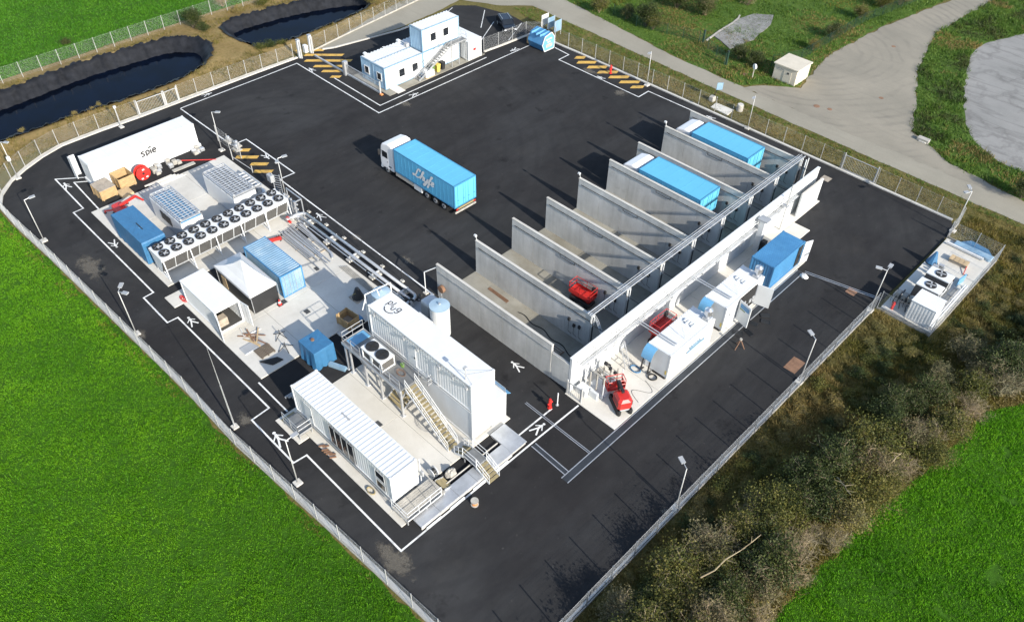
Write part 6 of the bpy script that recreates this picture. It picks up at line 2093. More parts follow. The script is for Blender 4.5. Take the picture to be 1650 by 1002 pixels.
def scissor_lift(label, x, y, rz, zp, folded=False):
    t = thing('scissor_lift', label, 'scissor lift', (x, y, .05))
    ORG[t.name] = (0, 0, 0)
    MB().bbox(-1.15, 1.15, -.5, .5, .25, .62, .04).build('chassis', M['dark'], t)
    for sx in (-.8, .8):
        for sy in (-1, 1):
            MB().tube((sx, sy * .52, .24), (sx, sy * .34, .24), .24, 14).build('wheel', M['black'], t)
    n = max(1, int((zp - .7) / .3))
    mb = MB()
    for k in range(n):
        z0, z1 = .65 + (zp - .75) * k / n, .65 + (zp - .75) * (k + 1) / n
        for sy in (-.35, .35):
            mb.bar((-1, sy, z0), (1, sy, z1), .05, .08).bar((1, sy * .9, z0), (-1, sy * .9, z1), .05, .08)
    mb.build('scissor_arms', M['red'], t)
    MB().bbox(-1.2, 1.2, -.55, .55, zp - .12, zp, .02).build('platform', M['red'], t)
    rail([(-1.2, -.55), (1.2, -.55), (1.2, .55), (-1.2, .55), (-1.2, -.55)], zp, 1.05, .028).build('railing', M['red'], t)
    MB().box(-1.18, 1.18, -.56, -.545, zp, zp + .32).box(-1.18, 1.18, .545, .56, zp, zp + .32).build('toe_board', M['red'], t)
    MB().bbox(.75, 1.1, .25, .5, zp + .5, zp + 1.0).build('control_box', M['dark'], t)
    MB().box(-1.17, 1.17, -.52, .52, zp + .002, zp + .012).build('deck_mat', M['red'], t)
    t.rotation_euler = (0, 0, rz)
    return t


scissor_lift('red scissor lift parked in a bay between two concrete walls', -33.4, 44.1, 0.05, 1.15)
scissor_lift('red scissor lift squeezed between fire wall and white compressor box', -25.3, 45.3, 1.57, 1.7)

t = thing('boom_lift', 'red tracked boom lift folded up on the pale pad by the near wall end', 'boom lift', (-23.0, 37.0, .06))
ORG[t.name] = (0, 0, 0)
for s in (-.5, .5):
    MB().bbox(-1.1, 1.1, s - .18, s + .18, .02, .5, .12).build('track', M['black'], t)
MB().bbox(-.9, .9, -.42, .42, .35, .62).build('chassis', M['grey'], t)
MB().bbox(-.95, .55, -.62, .62, .62, 1.55, .2).build('engine_cover', M['red'], t)
for k in range(5):
    MB().box(-.8 + .22 * k, -.7 + .22 * k, -.635, -.615, .8, 1.35).box(-.8 + .22 * k, -.7 + .22 * k, .615, .635, .8, 1.35).build('louvre', M['dark'], t)
MB().bar((.3, 0, 1.2), (1.0, 0, 1.95), .3, .3).bar((1.0, .02, 1.95), (-.2, .02, 1.85), .22, .22).build('boom', M['dark'], t)
MB().bar((1.0, 0, 1.9), (1.5, 0, 1.2), .22, .22).build('jib', M['red'], t)
bk = MB().bbox(1.2, 1.95, -.75, .75, .55, .62).build('basket', M['red'], t)
rail([(1.2, -.75), (1.95, -.75), (1.95, .75), (1.2, .75), (1.2, -.75)], .6, 1.0, .035).build('basket_rail', M['red'], bk)
MB().bbox(1.15, 1.35, -.35, .35, 1.1, 1.6).build('control_box', M['red'], bk)
MB().box(1.23, 1.92, -.76, -.74, .65, 1.2).box(1.23, 1.92, .74, .76, .65, 1.2).build('basket_panel', M['red'], bk)
t.rotation_euler = (0, 0, 2.6)


def hydrant(label, x, y, h=1.0):
    t = thing('fire_hydrant', label, 'hydrant', (x, y, 0))
    MB().cyl(x, y, 0, .08, .2, 12).cyl(x, y, .08, h * .75, .13, 12).build('body', M['red'], t)
    MB().cyl(x, y, h * .75, h, .17, 12, .1).build('bonnet', M['red'], t)
    for s in (-1, 1):
        MB().tube((x, y + s * .1, h * .55), (x, y + s * .27, h * .55), .075, 10).build('outlet', M['red'], t)
    return t


hydrant('red fire hydrant on the yellow hatched bay by the road fence', -60.4, 80.9, 1.2)
hydrant('red fire hydrant on the walkway between container stack and fire wall', -26.94, 32.7, 1.1)
hydrant('red fire hydrant on the near corner of the small equipment pad', -12.5, 63.95, 1.1)
t = thing('marker_post', 'plain white post beside the hydrant on the walkway', 'post', (-26.7, 33.35, 0))
MB().tube((-26.7, 33.35, 0), (-26.7, 33.35, 1.5), .05, 8).build('post', M['white'], t)
MB().cyl(-26.7, 33.35, 0, .05, .14, 10).build('foot', M['steel'], t)
t = thing('cable_spool', 'small orange cable spool lying on the tarmac beside the trench plates', 'cable spool', (*G(765, 812), 0))
x, y = G(765, 812)
MB().cyl(x, y, 0, .06, .3, 16).build('flange', M['stone'], t)
MB().cyl(x, y, .42, .48, .3, 16).build('flange', M['stone'], t)
MB().cyl(x, y, .06, .42, .22, 14).build('cable', M['orange'], t)
t = thing('pale_boulder', 'pale bagged lump sitting at the edge of the dark trench', 'bag', (*G(727, 764), 0))
x, y = G(727, 764)
vs = []
for i in range(6):
    for j in range(9):
        th, ph = math.pi * i / 5 * .55, 2 * math.pi * j / 9
        r = R.uniform(.8, 1.1)
        vs.append((x + .45 * r * math.sin(th) * math.cos(ph), y + .5 * r * math.sin(th) * math.sin(ph), .03 + .6 * math.cos(th) * r))
MB().add(vs, [(i * 9 + j, (i + 1) * 9 + j, (i + 1) * 9 + (j + 1) % 9, i * 9 + (j + 1) % 9) for i in range(5) for j in range(9)]).build('sack', M['stone'], t)
t = thing('pallet', 'grey timber pallet standing in the second bay by the scissor lift', 'pallet', (-30.9, 37.6, .03))
for k in range(5):
    MB().box(-31.5, -30.3, 37.1 + k * .24, 37.26 + k * .24, .14, .18).build('plank', M['greywood'], t)
for k in range(3):
    MB().box(-31.5 + k * .55, -31.38 + k * .55, 37.1, 38.2, .04, .14).build('block', M['rust'], t)
t = thing('black_hose', 'long black hose snaking over the floor of the nearest bay', 'hose', (-33, 38.6, .03))
MB().path([(-36.6 + .32 * i, 38.9 + .14 * math.sin(i * .8) - .012 * i * i * .1, .07) for i in range(24)], .045, 5).build('hose', M['black'], t)
t = thing('rusty_bar_bundle', 'rusty brown bar bundle on the floor of the nearest bay', 'bar bundle', (-40.2, 39.3, .03))
for k in range(5):
    MB().bar((-40.9, 39.15 + k * .07, .06), (-38.3, 39.05 + k * .08, .06), .05, .05).build('bar', M['rust'], t)

# ================================================================ PIPES AND LOOSE GOODS ON THE SERVICE YARD
t = thing('twin_pipes', 'pair of thick silver insulated pipes on low supports with a return bend', 'pipes', (-53, 32.8, 0))
for y in (32.55, 33.3):
    MB().tube((-61.9, y, .62), (-44.6, y, .62), .155, 14).build('pipe', M['steel'], t, smooth=True)
    MB().path([(-61.9, y, .62), (-62.2, y - .25, .66), (-62.3, y - .9, .8), (-62.3, y - 1.4, .8)], .155, 12).build('bend', M['steel'], t)
    MB().path([(-44.6, y, .62), (-44.3, y - .2, .6), (-44.0, y - .9, .7), (-43.9, y - 1.0, .3)], .14, 12).build('bend', M['steel'], t)
for x in (-61, -57.2, -53.4, -49.8, -46):
    s_ = MB().bbox(x - .3, x + .3, 32.1, 33.75, 0, .22).build('support_block', M['kerb'], t)
    MB().bar((x, 32.2, .42), (x, 33.65, .42), .14, .1).build('saddle', M['white2'], s_)
for k in range(3):
    MB().tube((-61.9 + k * 5.9, 32.12, .7), (-56.2 + k * 5.8, 32.12, .7), .05, 6).build('thin_pipe', M['steel'], t)
t = thing('black_valve_bundle', 'dark bundle of fittings at the right end of the twin pipes', 'valves', (-43.6, 32.6, 0))
mb = MB()
for i in range(10):
    x, y, z = R.uniform(-44.3, -42.5), R.uniform(31.6, 33.6), R.uniform(.2, .9)
    mb.tube((x, y, z), (x + R.uniform(-.6, .6), y + R.uniform(-.6, .6), z + R.uniform(-.1, .3)), R.uniform(.06, .14), 8)
mb.build('fittings', M['dark'], t)
MB().bbox(-44.3, -42.4, 31.6, 33.5, 0, .18).build('base', M['grey'], t)
t = thing('pipe_stack', 'stacks of loose grey pipes and profiles lying beside the blue container', 'pipe stack', (-58, 30.6, .09))
for i in range(14):
    x0 = -61.8 + R.uniform(0, .8)
    y = 29.55 + .18 * i
    MB().tube((x0, y, .28 + .08 * (i % 2)), (x0 + R.uniform(4.5, 7.5), y - R.uniform(0, .35), .28 + .08 * (i % 2)), R.choice((.04, .055, .08)), 8).build('pipe', M['steel'] if i % 3 else M['grey'], t)
for x in (-61, -58.2, -56.3):
    MB().bar((x, 29.4, .14), (x, 32.0, .14), .1, .1).build('bearer', M['greywood'], t)
t = thing('silver_pipe_length', 'single thick silver pipe with elbow lying by the twin pipes', 'pipe', (-58, 31.7, .1))
MB().tube((-61.2, 32.05, .38), (-55.2, 31.55, .3), .13, 10).build('pipe', M['steel'], t)
MB().tube((-55.2, 31.55, .3), (-54.7, 31.3, .2), .13, 10).build('elbow', M['steel'], t)
t = thing('pipe_bundle', 'bundle of thin grey pipes on the pad left of the pale tank', 'pipe bundle', (-50, 31.4, .09))
for i in range(5):
    MB().tube((-53.2 + .1 * i, 31.0 + .14 * i, .16), (-48.2 + .15 * i, 30.9 + .13 * i, .16), .045, 6).build('pipe', M['stone'], t)
t = thing('orange_barrier', 'red folded barrier leaning at the end of the fan cooler pad', 'barrier', (-60.9, 28.6, .09))
MB().bar((-61.3, 28.0, .3), (-60.5, 29.3, .5), .25, .3).build('panel', M['red'], t)
MB().bar((-61.3, 28.0, .1), (-61.2, 28.1, .3), .1, .1).bar((-60.6, 29.2, .1), (-60.5, 29.3, .35), .1, .1).build('foot', M['dark'], t)
t = thing('red_valve', 'red valve cluster at the bend of the twin pipes', 'valve', (-62.4, 31.4, .09))
MB().tube((-62.7, 31.4, .5), (-62.0, 31.4, .5), .14, 10).cyl(-62.35, 31.4, .6, .9, .06, 8).cyl(-62.35, 31.4, .9, .94, .2, 12).build('valve', M['red'], t)
t = thing('pipe_header', 'upright pipe header and valves at the far end of the fan cooler', 'pipe header', (-63.4, 33.0, .08))
mb = MB()
for x in (-64.6, -64.0, -63.4, -62.8):
    mb.tube((x, 32.7, .1), (x, 32.7, 2.1), .11, 10)
for z in (.6, 1.2, 1.8):
    mb.tube((-64.7, 32.75, z), (-62.4, 32.75, z), .1, 10)
mb.build('pipes', M['steel'], t)
mb = MB()
for x in (-64.9, -62.2):
    mb.bar((x, 33.2, .05), (x, 33.2, 2.4), .1, .1).bar((x, 32.4, .05), (x, 32.4, 2.4), .1, .1)
mb.bar((-64.9, 33.2, 2.4), (-62.2, 33.2, 2.4), .1, .1).bar((-62.2, 32.4, 2.4), (-62.2, 33.2, 2.4), .1, .1)
mb.build('frame', M['steel'], t)
t = thing('cable_ladder', 'tall upright cable ladder beside the yellow hatched bay', 'cable ladder', (-67.6, 33.7, 0))
MB().bar((-68.0, 33.5, 0), (-68.0, 33.5, 2.6), .07, .07).bar((-67.2, 33.9, 0), (-67.2, 33.9, 2.6), .07, .07).build('stiles', M['steel'], t)
for k in range(8):
    MB().bar((-68.0, 33.5, .3 + k * .3), (-67.2, 33.9, .3 + k * .3), .04, .04).build('rung', M['steel'], t)
MB().bbox(-68.7, -67.9, 33.2, 33.7, 1.5, 2.3).build('junction_box', M['grey'], t)
t = thing('pump_skid', 'grey pump skid with pipework behind the farther plant box', 'pump skid', (-70, 32, .08))
MB().bbox(-72.8, -68.8, 31.2, 32.9, .08, .25).build('skid', M['steel'], t)
mb = MB()
for i in range(6):
    x = -72.4 + .6 * i
    mb.tube((x, 31.5, .25), (x, 31.5, R.uniform(1.0, 2.0)), .1, 8).tube((x, 31.5, 1.0), (x, 32.6, 1.0), .09, 8)
mb.tube((-72.6, 32.6, 1.0), (-69.0, 32.6, 1.0), .12, 8)
mb.build('pipework', M['steel'], t)
for x in (-72.2, -70.9, -69.6):
    MB().bbox(x, x + .6, 32.0, 32.5, .25, .9, .06).build('motor', M['grey'], t)
for k, (x, y) in enumerate(((-79.2, 35.55), (-78.5, 35.15), (-80.7, 35.4))):
    t = thing('gas_cylinder_pallet', ['silver valve unit on a pallet at the walkway line bend, right one', 'silver valve unit on a pallet at the walkway line bend, near one', 'silver valve unit lying left of its pallet near the lamp pole'][k], 'valve unit', (x, y, 0), 'silver units on the walkway line')
    MB().bbox(x - .55, x + .55, y - .4, y + .4, .02, .14).build('pallet', M['stone'], t)
    MB().tube((x - .35, y, .36), (x + .35, y, .36), .2, 12).build('drum', M['steel'], t)
    MB().bbox(x - .14, x + .14, y - .14, y + .14, .5, .7).build('valve_head', M['steel'], t)
t = thing('upright_pipe_rack', 'thin upright posts and rail at the top edge of the plant pad', 'rack', (-75.3, 33.6, .08))
MB().path([(-76.8, 33.6, .08), (-76.8, 33.6, 1.5)], .05, 6).path([(-73.0, 33.8, .08), (-73.0, 33.8, 1.0)], .05, 6).path([(-76.8, 33.6, .5), (-73.0, 33.8, .5)], .04, 6).build('rail', M['post'], t)
t = thing('red_handler', 'small red spider crane behind the blue tarped container', 'crane', (-75.6, 19.9, .08))
MB().bbox(-76.6, -74.9, 19.4, 20.5, .4, 1.15, .1).build('body', M['red'], t)
MB().bar((-75.6, 20.0, 1.3), (-75.0, 21.6, 2.0), .24, .24).bar((-75.0, 21.6, 2.0), (-75.4, 22.3, .9), .18, .18).build('boom', M['red'], t)
for x, y in ((-77.2, 18.8), (-74.2, 18.9), (-77.2, 21.2), (-74.2, 21.3)):
    lg = MB().bar((-75.8, 19.9, .8), (x, y, .35), .13, .13).bar((x, y, .4), (x, y, .08), .1, .1).build('leg', M['red'], t)
    MB().cyl(x, y, .08, .12, .16, 10).build('foot', M['dark'], lg)
for y in (19.35, 20.55):
    MB().bbox(-76.4, -75.1, y - .12, y + .12, .1, .42, .08).build('track', M['black'], t)
t = thing('red_pipe', 'thin red pipe lying on tarmac in front of the long white trailer', 'pipe', (-80.2, 30.5, 0))
MB().tube((-80.9, 29.2, .07), (-78.2, 32.3, .07), .055, 6).build('pipe', M['red'], t)
for k, (x, y, w, h, nm, lb) in enumerate(((-80.7, 26.6, 1.3, .5, 'steel_offcuts', 'grey heap of steel offcuts right of the red cable reel'), (-81.0, 28.3, 1.4, .45, 'steel_offcuts', 'wrapped grey bundles in front of the middle of the trailer'),
                                          (-81.2, 31.9, 1.3, .4, 'steel_offcuts', 'pale wrapped fittings by the right end of the white trailer'))):
    t = thing(nm, lb, 'heap', (x, y, 0))
    for q in range(7):
        a, b = x + R.uniform(-.6, .6) * w, y + R.uniform(-.5, .5) * w
        MB().bbox(a - .22, a + .22, b - .25, b + .25, .02, .1 + R.uniform(.1, h), .03).build('bundle', M['steel'] if q % 2 else M['stone'], t)
t = thing('pale_planks', 'long pale boards stacked on the tarmac beside the plant pad', 'boards', (-79, 26.4, 0))
for k in range(5):
    MB().bbox(-79.0 + .25 * k, -78.8 + .25 * k, 24.0 + .3 * k, 27.2 + .3 * k, .02, .12 + .03 * (k % 2)).build('plank', M['slab3'], t)
MB().bar((-79.4, 27.6, .1), (-79.3, 30.2, .1), .5, .1).build('plank', M['stone'], t)
# pad B clutter
t = thing('traffic_cone', 'small red and white traffic cone beside the tent corner', 'cone', (-52.7, 23.9, .09))
MB().cyl(-52.7, 23.9, .1, .75, .2, 12, .03).build('cone', M['red'], t)
MB().cyl(-52.7, 23.9, .34, .5, .146, 12, .1).build('band', M['white'], t)
MB().bbox(-52.95, -52.45, 23.65, 24.15, .09, .12).build('foot', M['dark'], t)
for px, py in ((458, 487), (495, 503), (511, 434)):
    x, y = G(px, py)
    t = thing('floor_drain', 'dark square drain grate let into the service pad', 'drain', (x, y, .08), 'square drains in the service pad')
    MB().bbox(x - .32, x + .32, y - .26, y + .26, .06, .1).build('frame', M['grate'], t)
    for k in range(4):
        MB().box(x - .28, x + .28, y - .2 + .11 * k, y - .13 + .11 * k, .1, .108).build('bar', M['black'], t)
t = thing('timber_pile', 'reddish brown pile of boards and strips on the lower corner of the service pad', 'boards', (-50.5, 19.6, .09))
for k in range(10):
    x, y, a = -50.4 + R.uniform(-.8, .8), 19.7 + R.uniform(-.6, .6), R.uniform(-.7, .9)
    MB().bar((x - .9 * math.cos(a), y - .9 * math.sin(a), .12 + .02 * k), (x + .9 * math.cos(a), y + .9 * math.sin(a), .12 + .02 * k), .12, .03).build('board', M['rust'] if k % 2 else M['ply'], t)
t = thing('white_l_frame', 'thin white angle frame lying on the service pad', 'frame', (-51.0, 20.4, .09))
MB().path([(-52.5, 19.6, .13), (-51.4, 19.3, .13), (-51.2, 20.9, .13)], .045, 4).build('frame', M['white'], t)
t = thing('dark_pallet', 'dark brown slatted pallet on the lower corner of the service pad', 'pallet', (-48.6, 19.6, .09))
for k in range(6):
    MB().box(-49.2 + .22 * k, -49.04 + .22 * k, 18.9, 20.3, .2, .24).build('slat', M['bark'], t)
for k in range(3):
    MB().box(-49.2, -47.9, 18.95 + .6 * k, 19.07 + .6 * k, .1, .2).build('bearer', M['bark'], t)
t = thing('steel_plate', 'grey steel plate with white edge lying beside the dark pallet', 'plate', (-49.9, 18.9, .09))
MB().bbox(-50.4, -49.4, 18.2, 20.2, .1, .15).build('plate', M['grey'], t)
MB().box(-49.4, -49.34, 18.2, 20.2, .1, .17).build('edge', M['white'], t)
t = thing('black_sheet', 'black folded sheet at the lower edge of the service pad', 'sheet', (-47.2, 19.5, .09))
MB().prism([(-47.8, 18.6), (-46.7, 19.2), (-46.6, 20.2), (-47.2, 20.0)], .1, .2).build('sheet', M['black'], t)
for k, (x, y) in enumerate(((-49.2, 21.6), (-47.6, 21.1))):
    t = thing('pipe_stand', ['low three-legged pipe stand on the pad, farther from the blue cube', 'low three-legged pipe stand on the pad, close to the blue cube'][k], 'stand', (x, y, .09), 'pipe stands on the service pad')
    for q in range(4):
        a = q * 1.57 + .4 + k
        MB().tube((x, y, .5), (x + .7 * math.cos(a), y + .7 * math.sin(a), .1), .035, 5).build('leg', M['dark'], t)
    MB().tube((x, y, .3), (x, y, .9), .035, 5).build('stem', M['dark'], t)
t = thing('red_hose', 'red hose heap beside the lower side of the open white container', 'hose', (-60.2, 18.3, .09))
MB().path([(-59.9 + .35 * math.cos(i * .7) + .03 * i, 17.95 + .18 * math.sin(i * .7), .14) for i in range(20)], .05, 5).build('coil', M['red'], t)
t = thing('rusty_fittings', 'rusty orange fittings lying beneath the ribbed white container', 'heap', (-36.2, 17.2, .08))
for k in range(7):
    x, y = -36.9 + .25 * k, 17.2 + R.uniform(-.15, .15)
    MB().bar((x, y - .2, .14), (x + .3, y + .2, .2), .1, .1).build('fitting', M['rust'], t)
t = thing('yellow_hose_coil', 'coiled yellow-green hose at the right leg of the ribbed container', 'hose', (-30.6, 17.3, .08))
MB().path([(-30.8 + .4 * math.cos(i * .6), 17.3 + .22 * math.sin(i * .6), .12 + .004 * i) for i in range(32)], .035, 5).build('coil', M['treadyellow'], t)
t = thing('blue_hose_ring', 'dark blue cable rings lying under the long platform stair', 'cable', (-33.4, 23.2, .08))
for r in (.8, .65, .9):
    MB().path([(-32.8 + r * 1.2 * math.cos(i * .45), 24.4 + r * .8 * math.sin(i * .45), .11 + .01 * r) for i in range(15)], .014, 4).build('ring', M['grey'], t)
t = thing('long_beams', 'grey steel beams piled on dark tarmac left of the ribbed container', 'beams', (-42.7, 19.0, 0))
for k in range(4):
    MB().bbox(-43.0 + .2 * k, -42.85 + .2 * k, 17.9 + .2 * k, 20.2 + .15 * k, .02, .2).build('beam', M['grey'], t)
t = thing('blue_channel', 'blue-grey steel channel lying behind the platform columns', 'channel', (-42.6, 23.4, 0))
MB().bar((-43.4, 22.7, .2), (-41.9, 23.3, .2), .35, .35).build('channel', M['bluebox'], t)
x, y = G(690, 354 + 201)
for px, py in ((690, 738 - 15), (555, 628 + 80)):
    pass
t = thing('pad_drain', 'dark drain grate in the pale pad beside the long stair', 'drain', (-35.4, 21.6, .08))
MB().bbox(-35.75, -35.05, 21.3, 21.9, .06, .095).build('frame', M['grate'], t)
for k in range(5):
    MB().box(-35.7, -35.1, 21.35 + .1 * k, 21.41 + .1 * k, .095, .1).build('bar', M['black'], t)

# ================================================================ EQUIPMENT PAD OUTSIDE THE FENCE
Z = .22
t = thing('white_kiosk', 'white box kiosk with ribbed roof on the equipment pad', 'plant box', (-10.1, 64.8, Z))
b = MB()
b.corr((-11.2, 63.75), (-8.95, 63.75), Z, 2.3, 0, -1, .3, .01).corr((-8.95, 63.75), (-8.95, 65.85), Z, 2.3, 1, 0, .3, .03).corr((-8.95, 65.85), (-11.2, 65.85), Z, 2.3, 0, 1, .3, .03).corr((-11.2, 65.85), (-11.2, 63.75), Z, 2.3, -1, 0, .3, .03)
b.build('walls', M['white'], t)
MB().corr_roof(-11.25, -8.9, 63.7, 65.9, 2.34, 'y', .36, .04).build('roof', M['white'], t)
MB().bbox(-11.22, -8.93, 63.72, 65.88, Z, Z + .1).build('base', M['grey'], t)
for (y0, lb) in ((66.6, 'white chiller with round fan on the equipment pad, next to the box kiosk'), (68.85, 'white chiller with round fan on the equipment pad, farther from the box kiosk')):
    t = thing('chiller', lb, 'chiller', (-11.0, y0 + .7, Z), 'chillers on the equipment pad')
    MB().bbox(-12.1, -9.95, y0, y0 + 1.75, Z + .1, Z + .35).build('base', M['white2'], t)
    MB().box(-12.0, -10.05, y0 + .55, y0 + 1.7, Z + .35, 1.62).build('cabinet', M['white'], t)
    MB().bbox(-12.15, -9.9, y0 + .45, y0 + 1.8, 1.62, 1.75).build('lid', M['white'], t)
    for xa, xb in ((-12.1, -11.05), (-11.0, -9.95)):
        MB().add([(xa, y0, Z + .4), (xb, y0, Z + .4), (xb, y0 + .5, 1.66), (xa, y0 + .5, 1.66), (xa, y0 + .1, Z + .35), (xb, y0 + .1, Z + .35), (xb, y0 + .6, 1.6), (xa, y0 + .6, 1.6)],
                 [(0, 1, 2, 3), (7, 6, 5, 4), (1, 5, 6, 2), (0, 3, 7, 4), (0, 4, 5, 1)]).build('coil_panel', M['dark'], t)
    fo = MB().cyl(-11.0, y0 + 1.15, 1.75, 1.83, .5, 22).build('fan', M['black'], t)
    mb = MB()
    for k in range(4):
        a = k * 1.57 + .3
        mb.bar((-11.0 + .06 * math.cos(a), y0 + 1.15 + .06 * math.sin(a), 1.84), (-11.0 + .45 * math.cos(a), y0 + 1.15 + .45 * math.sin(a), 1.84), .14, .012)
    mb.build('blades', M['grey'], fo)
    MB().bbox(-9.95, -9.8, y0 + .8, y0 + 1.3, Z + .5, Z + 1.3).build('control_box', M['grey'], t)
for k in range(3):
    x = -12.85 + .62 * k
    t = thing('caged_tank', ['white tank in a dark frame by the kiosk, left of three', 'white tank in a dark frame by the kiosk, middle of three', 'white tank in a dark frame by the kiosk, right of three'][k], 'tank', (x, 65.6, Z), 'caged tanks on the equipment pad')
    MB().bbox(x - .24, x + .24, 65.3, 66.0, Z + .1, Z + .95, .08).build('tank', M['stone'], t)
    mb = MB()
    for a in (-.28, .28):
        for b_ in (64.9, 66.1):
            mb.bar((x + a, b_, Z), (x + a, b_, Z + 1.05), .04, .04)
    for z in (.4, 1.02):
        mb.bar((x - .28, 64.9, Z + z), (x - .28, 66.1, Z + z), .035, .035).bar((x + .28, 64.9, Z + z), (x + .28, 66.1, Z + z), .035, .035)
    mb.build('frame', M['dark'], t)
    MB().path([(x, 65.3, Z + .5), (x, 64.7, Z + .4), (x + .2, 64.3, Z + .1)], .05, 6).build('hose', M['black'], t)
t = thing('blue_sheet_cover', 'long blue sheet folded along the far end of the equipment pad', 'tarpaulin', (-10.4, 78.1, Z))
drape(-12.4, -8.7, 77.4, 78.2, Z + .28, 'sheet', M['bluebox'], t, 60, .06, Z, 12)
MB().bar((-13.0, 77.2, Z + .2), (-9.3, 77.1, Z + .2), .22, .22).build('roll', M['fabric'], t)
MB().add([(-12.0, 78.3, Z + .2), (-8.9, 78.25, Z + .2), (-9.6, 79.6, .05), (-11.4, 79.8, .05), (-12.0, 78.3, Z + .24), (-8.9, 78.25, Z + .24), (-9.6, 79.6, .09), (-11.4, 79.8, .09)], [(4, 5, 6, 7), (0, 3, 7, 4), (2, 1, 5, 6), (3, 2, 6, 7), (3, 2, 1, 0)]).build('flap', M['tarp'], t)
t = thing('blue_cone_cover', 'dark blue cone shaped cover at the yard edge of the equipment pad', 'cover', (-12.9, 73.3, Z))
MB().tube((-12.8, 73.2, Z), (-12.75, 73.3, Z + 1.3), .55, 9, .12).build('cover', M['tarp'], t)
MB().cyl(-12.8, 73.2, Z, Z + .06, .6, 9).build('base', M['dark'], t)
t = thing('timber_bench', 'brown timber box lying on the equipment pad before the blue sheet', 'crate', (-10.8, 75.0, Z))
MB().bbox(-11.7, -10.0, 74.6, 75.4, Z, Z + .35).build('box', M['greywood'], t)
for k in range(4):
    MB().box(-11.75 + .45 * k, -11.35 + .45 * k, 74.55, 75.45, Z + .35, Z + .39).build('plank', M['ply'], t)
t = thing('red_pipe_tool', 'red handled tool leaning by the timber box on the equipment pad', 'tool', (-9.9, 74.3, Z))
MB().tube((-10.0, 74.7, Z + .3), (-9.8, 73.6, Z + .04), .04, 6).build('handle', M['red'], t)
MB().bar((-9.8, 73.6, Z + .04), (-9.4, 73.8, Z + .04), .06, .05).build('head', M['dark'], t)
t = thing('orange_hose_heap', 'orange heap of hose beside the blue board on the equipment pad', 'hose', (-10.3, 72.0, Z))
for k in range(4):
    MB().path([(-10.6 + (.5 - .08 * k) * math.cos(i * .6 + k), 72.0 + (.42 - .06 * k) * math.sin(i * .6 + k), Z + .05 + .05 * k) for i in range(12)], .05, 5).build('loop', M['orange'], t)
t = thing('blue_board', 'leaning light blue board beside the orange hose heap', 'board', (-9.5, 71.9, Z))
MB().bar((-9.6, 71.4, Z + .45), (-9.4, 72.7, Z + .45), .08, .9).build('board', M['skyblue'], t)
MB().bar((-9.5, 71.9, Z), (-9.0, 71.8, Z + .05), .05, .05).build('prop', M['steel'], t)
t = thing('pump_cluster', 'grey pump cluster behind the chillers on the equipment pad', 'pumps', (-12.0, 72.3, Z))
for k in range(4):
    x, y = -12.4 + .4 * (k % 2), 71.4 + .5 * k
    o = MB().tube((x, y, Z + .4), (x + .5, y, Z + .4), .17, 10).build('pump', M['steel'], t)
    MB().bbox(x - .1, x + .6, y - .2, y + .2, Z, Z + .2).build('foot', M['grey'], o)
t = thing('long_pipe_run', 'white pipes running along the outer edge of the equipment pad', 'pipes', (-8.9, 68, Z))
for k, x in enumerate((-8.75, -8.95)):
    MB().tube((x, 63.6, Z + .45), (x, 71.6, Z + .45), .08, 8).build('pipe', M['white'], t)
for y in (64.2, 66.5, 68.8, 71.2):
    MB().bar((-9.15, y, Z + .32), (-8.6, y, Z + .32), .08, .08).bar((-8.85, y, Z), (-8.85, y, Z + .32), .08, .08).build('support', M['steel'], t)
t = thing('flat_steel_frame', 'low white steel frame lying between kiosk and outer pipes', 'frame', (-9.4, 69.5, Z))
for y in (66.5, 68.0, 69.6, 71.0):
    MB().bar((-9.7, y, Z + .1), (-9.1, y, Z + .1), .06, .06).build('rung', M['steel'], t)
for x in (-9.7, -9.15):
    MB().bar((x, 66.4, Z + .1), (x, 71.2, Z + .1), .06, .06).build('rail', M['steel'], t)

# ================================================================ ALONG THE ROAD
t = thing('cream_hut', 'small cream rendered transformer hut at the road junction', 'hut', (-42.6, 97.7, 0))
MB().bbox(-44.7, -41.35, 95.75, 99.2, -.05, 2.05, .03).build('walls', M['cream'], t)
MB().bbox(-44.85, -41.2, 95.6, 99.35, 2.05, 2.2, .02).build('roof', M['cream'], t)
d = MB().box(-43.2, -42.1, 95.71, 95.76, .1, 1.8).build('door', M['cream'], t)
MB().box(-42.7, -42.45, 95.68, 95.715, 1.2, 1.45).build('vent', M['dark'], d)
MB().box(-41.36, -41.31, 96.4, 97.6, .1, 1.8).build('door', M['cream'], t)
for x in (-44.2, -43.75):
    MB().box(x, x + .3, 95.72, 95.755, 1.4, 1.7).build('louvre', M['stone'], t)
t = thing('round_sign', 'small white round-headed marker post beside the road, left of the hut', 'sign', (-46.5, 93.8, 0))
MB().tube((-46.5, 93.8, 0), (-46.5, 93.8, 1.3), .06, 8).build('post', M['stone'], t)
MB().tube((-46.54, 93.72, 1.55), (-46.44, 93.9, 1.55), .36, 18).build('disc', M['white'], t)
t = thing('blue_road_sign', 'tilted pale blue square sign on a stone block by the road fence', 'sign', (-46.6, 84.6, 0))
MB().tube((-46.8, 84.8, 0), (-46.3, 85.2, 2.2), .04, 6).build('post', M['dark'], t)
MB().bar((-46.5, 84.85, 2.0), (-46.0, 85.45, 2.0), .05, .95).build('board', M['bluebox'], t)
MB().bbox(-47.1, -46.4, 84.4, 85.1, -.05, .6, .08).build('block', M['stone'], t)
t = thing('stone_block', 'grey concrete well head beside the inspection slab by the road', 'block', (-42.9, 85.2, 0))
MB().cyl(-42.9, 85.2, -.05, .75, .42, 14).build('ring', M['stone'], t)
MB().cyl(-42.9, 85.2, .75, .82, .36, 14).build('lid', M['kerb'], t)
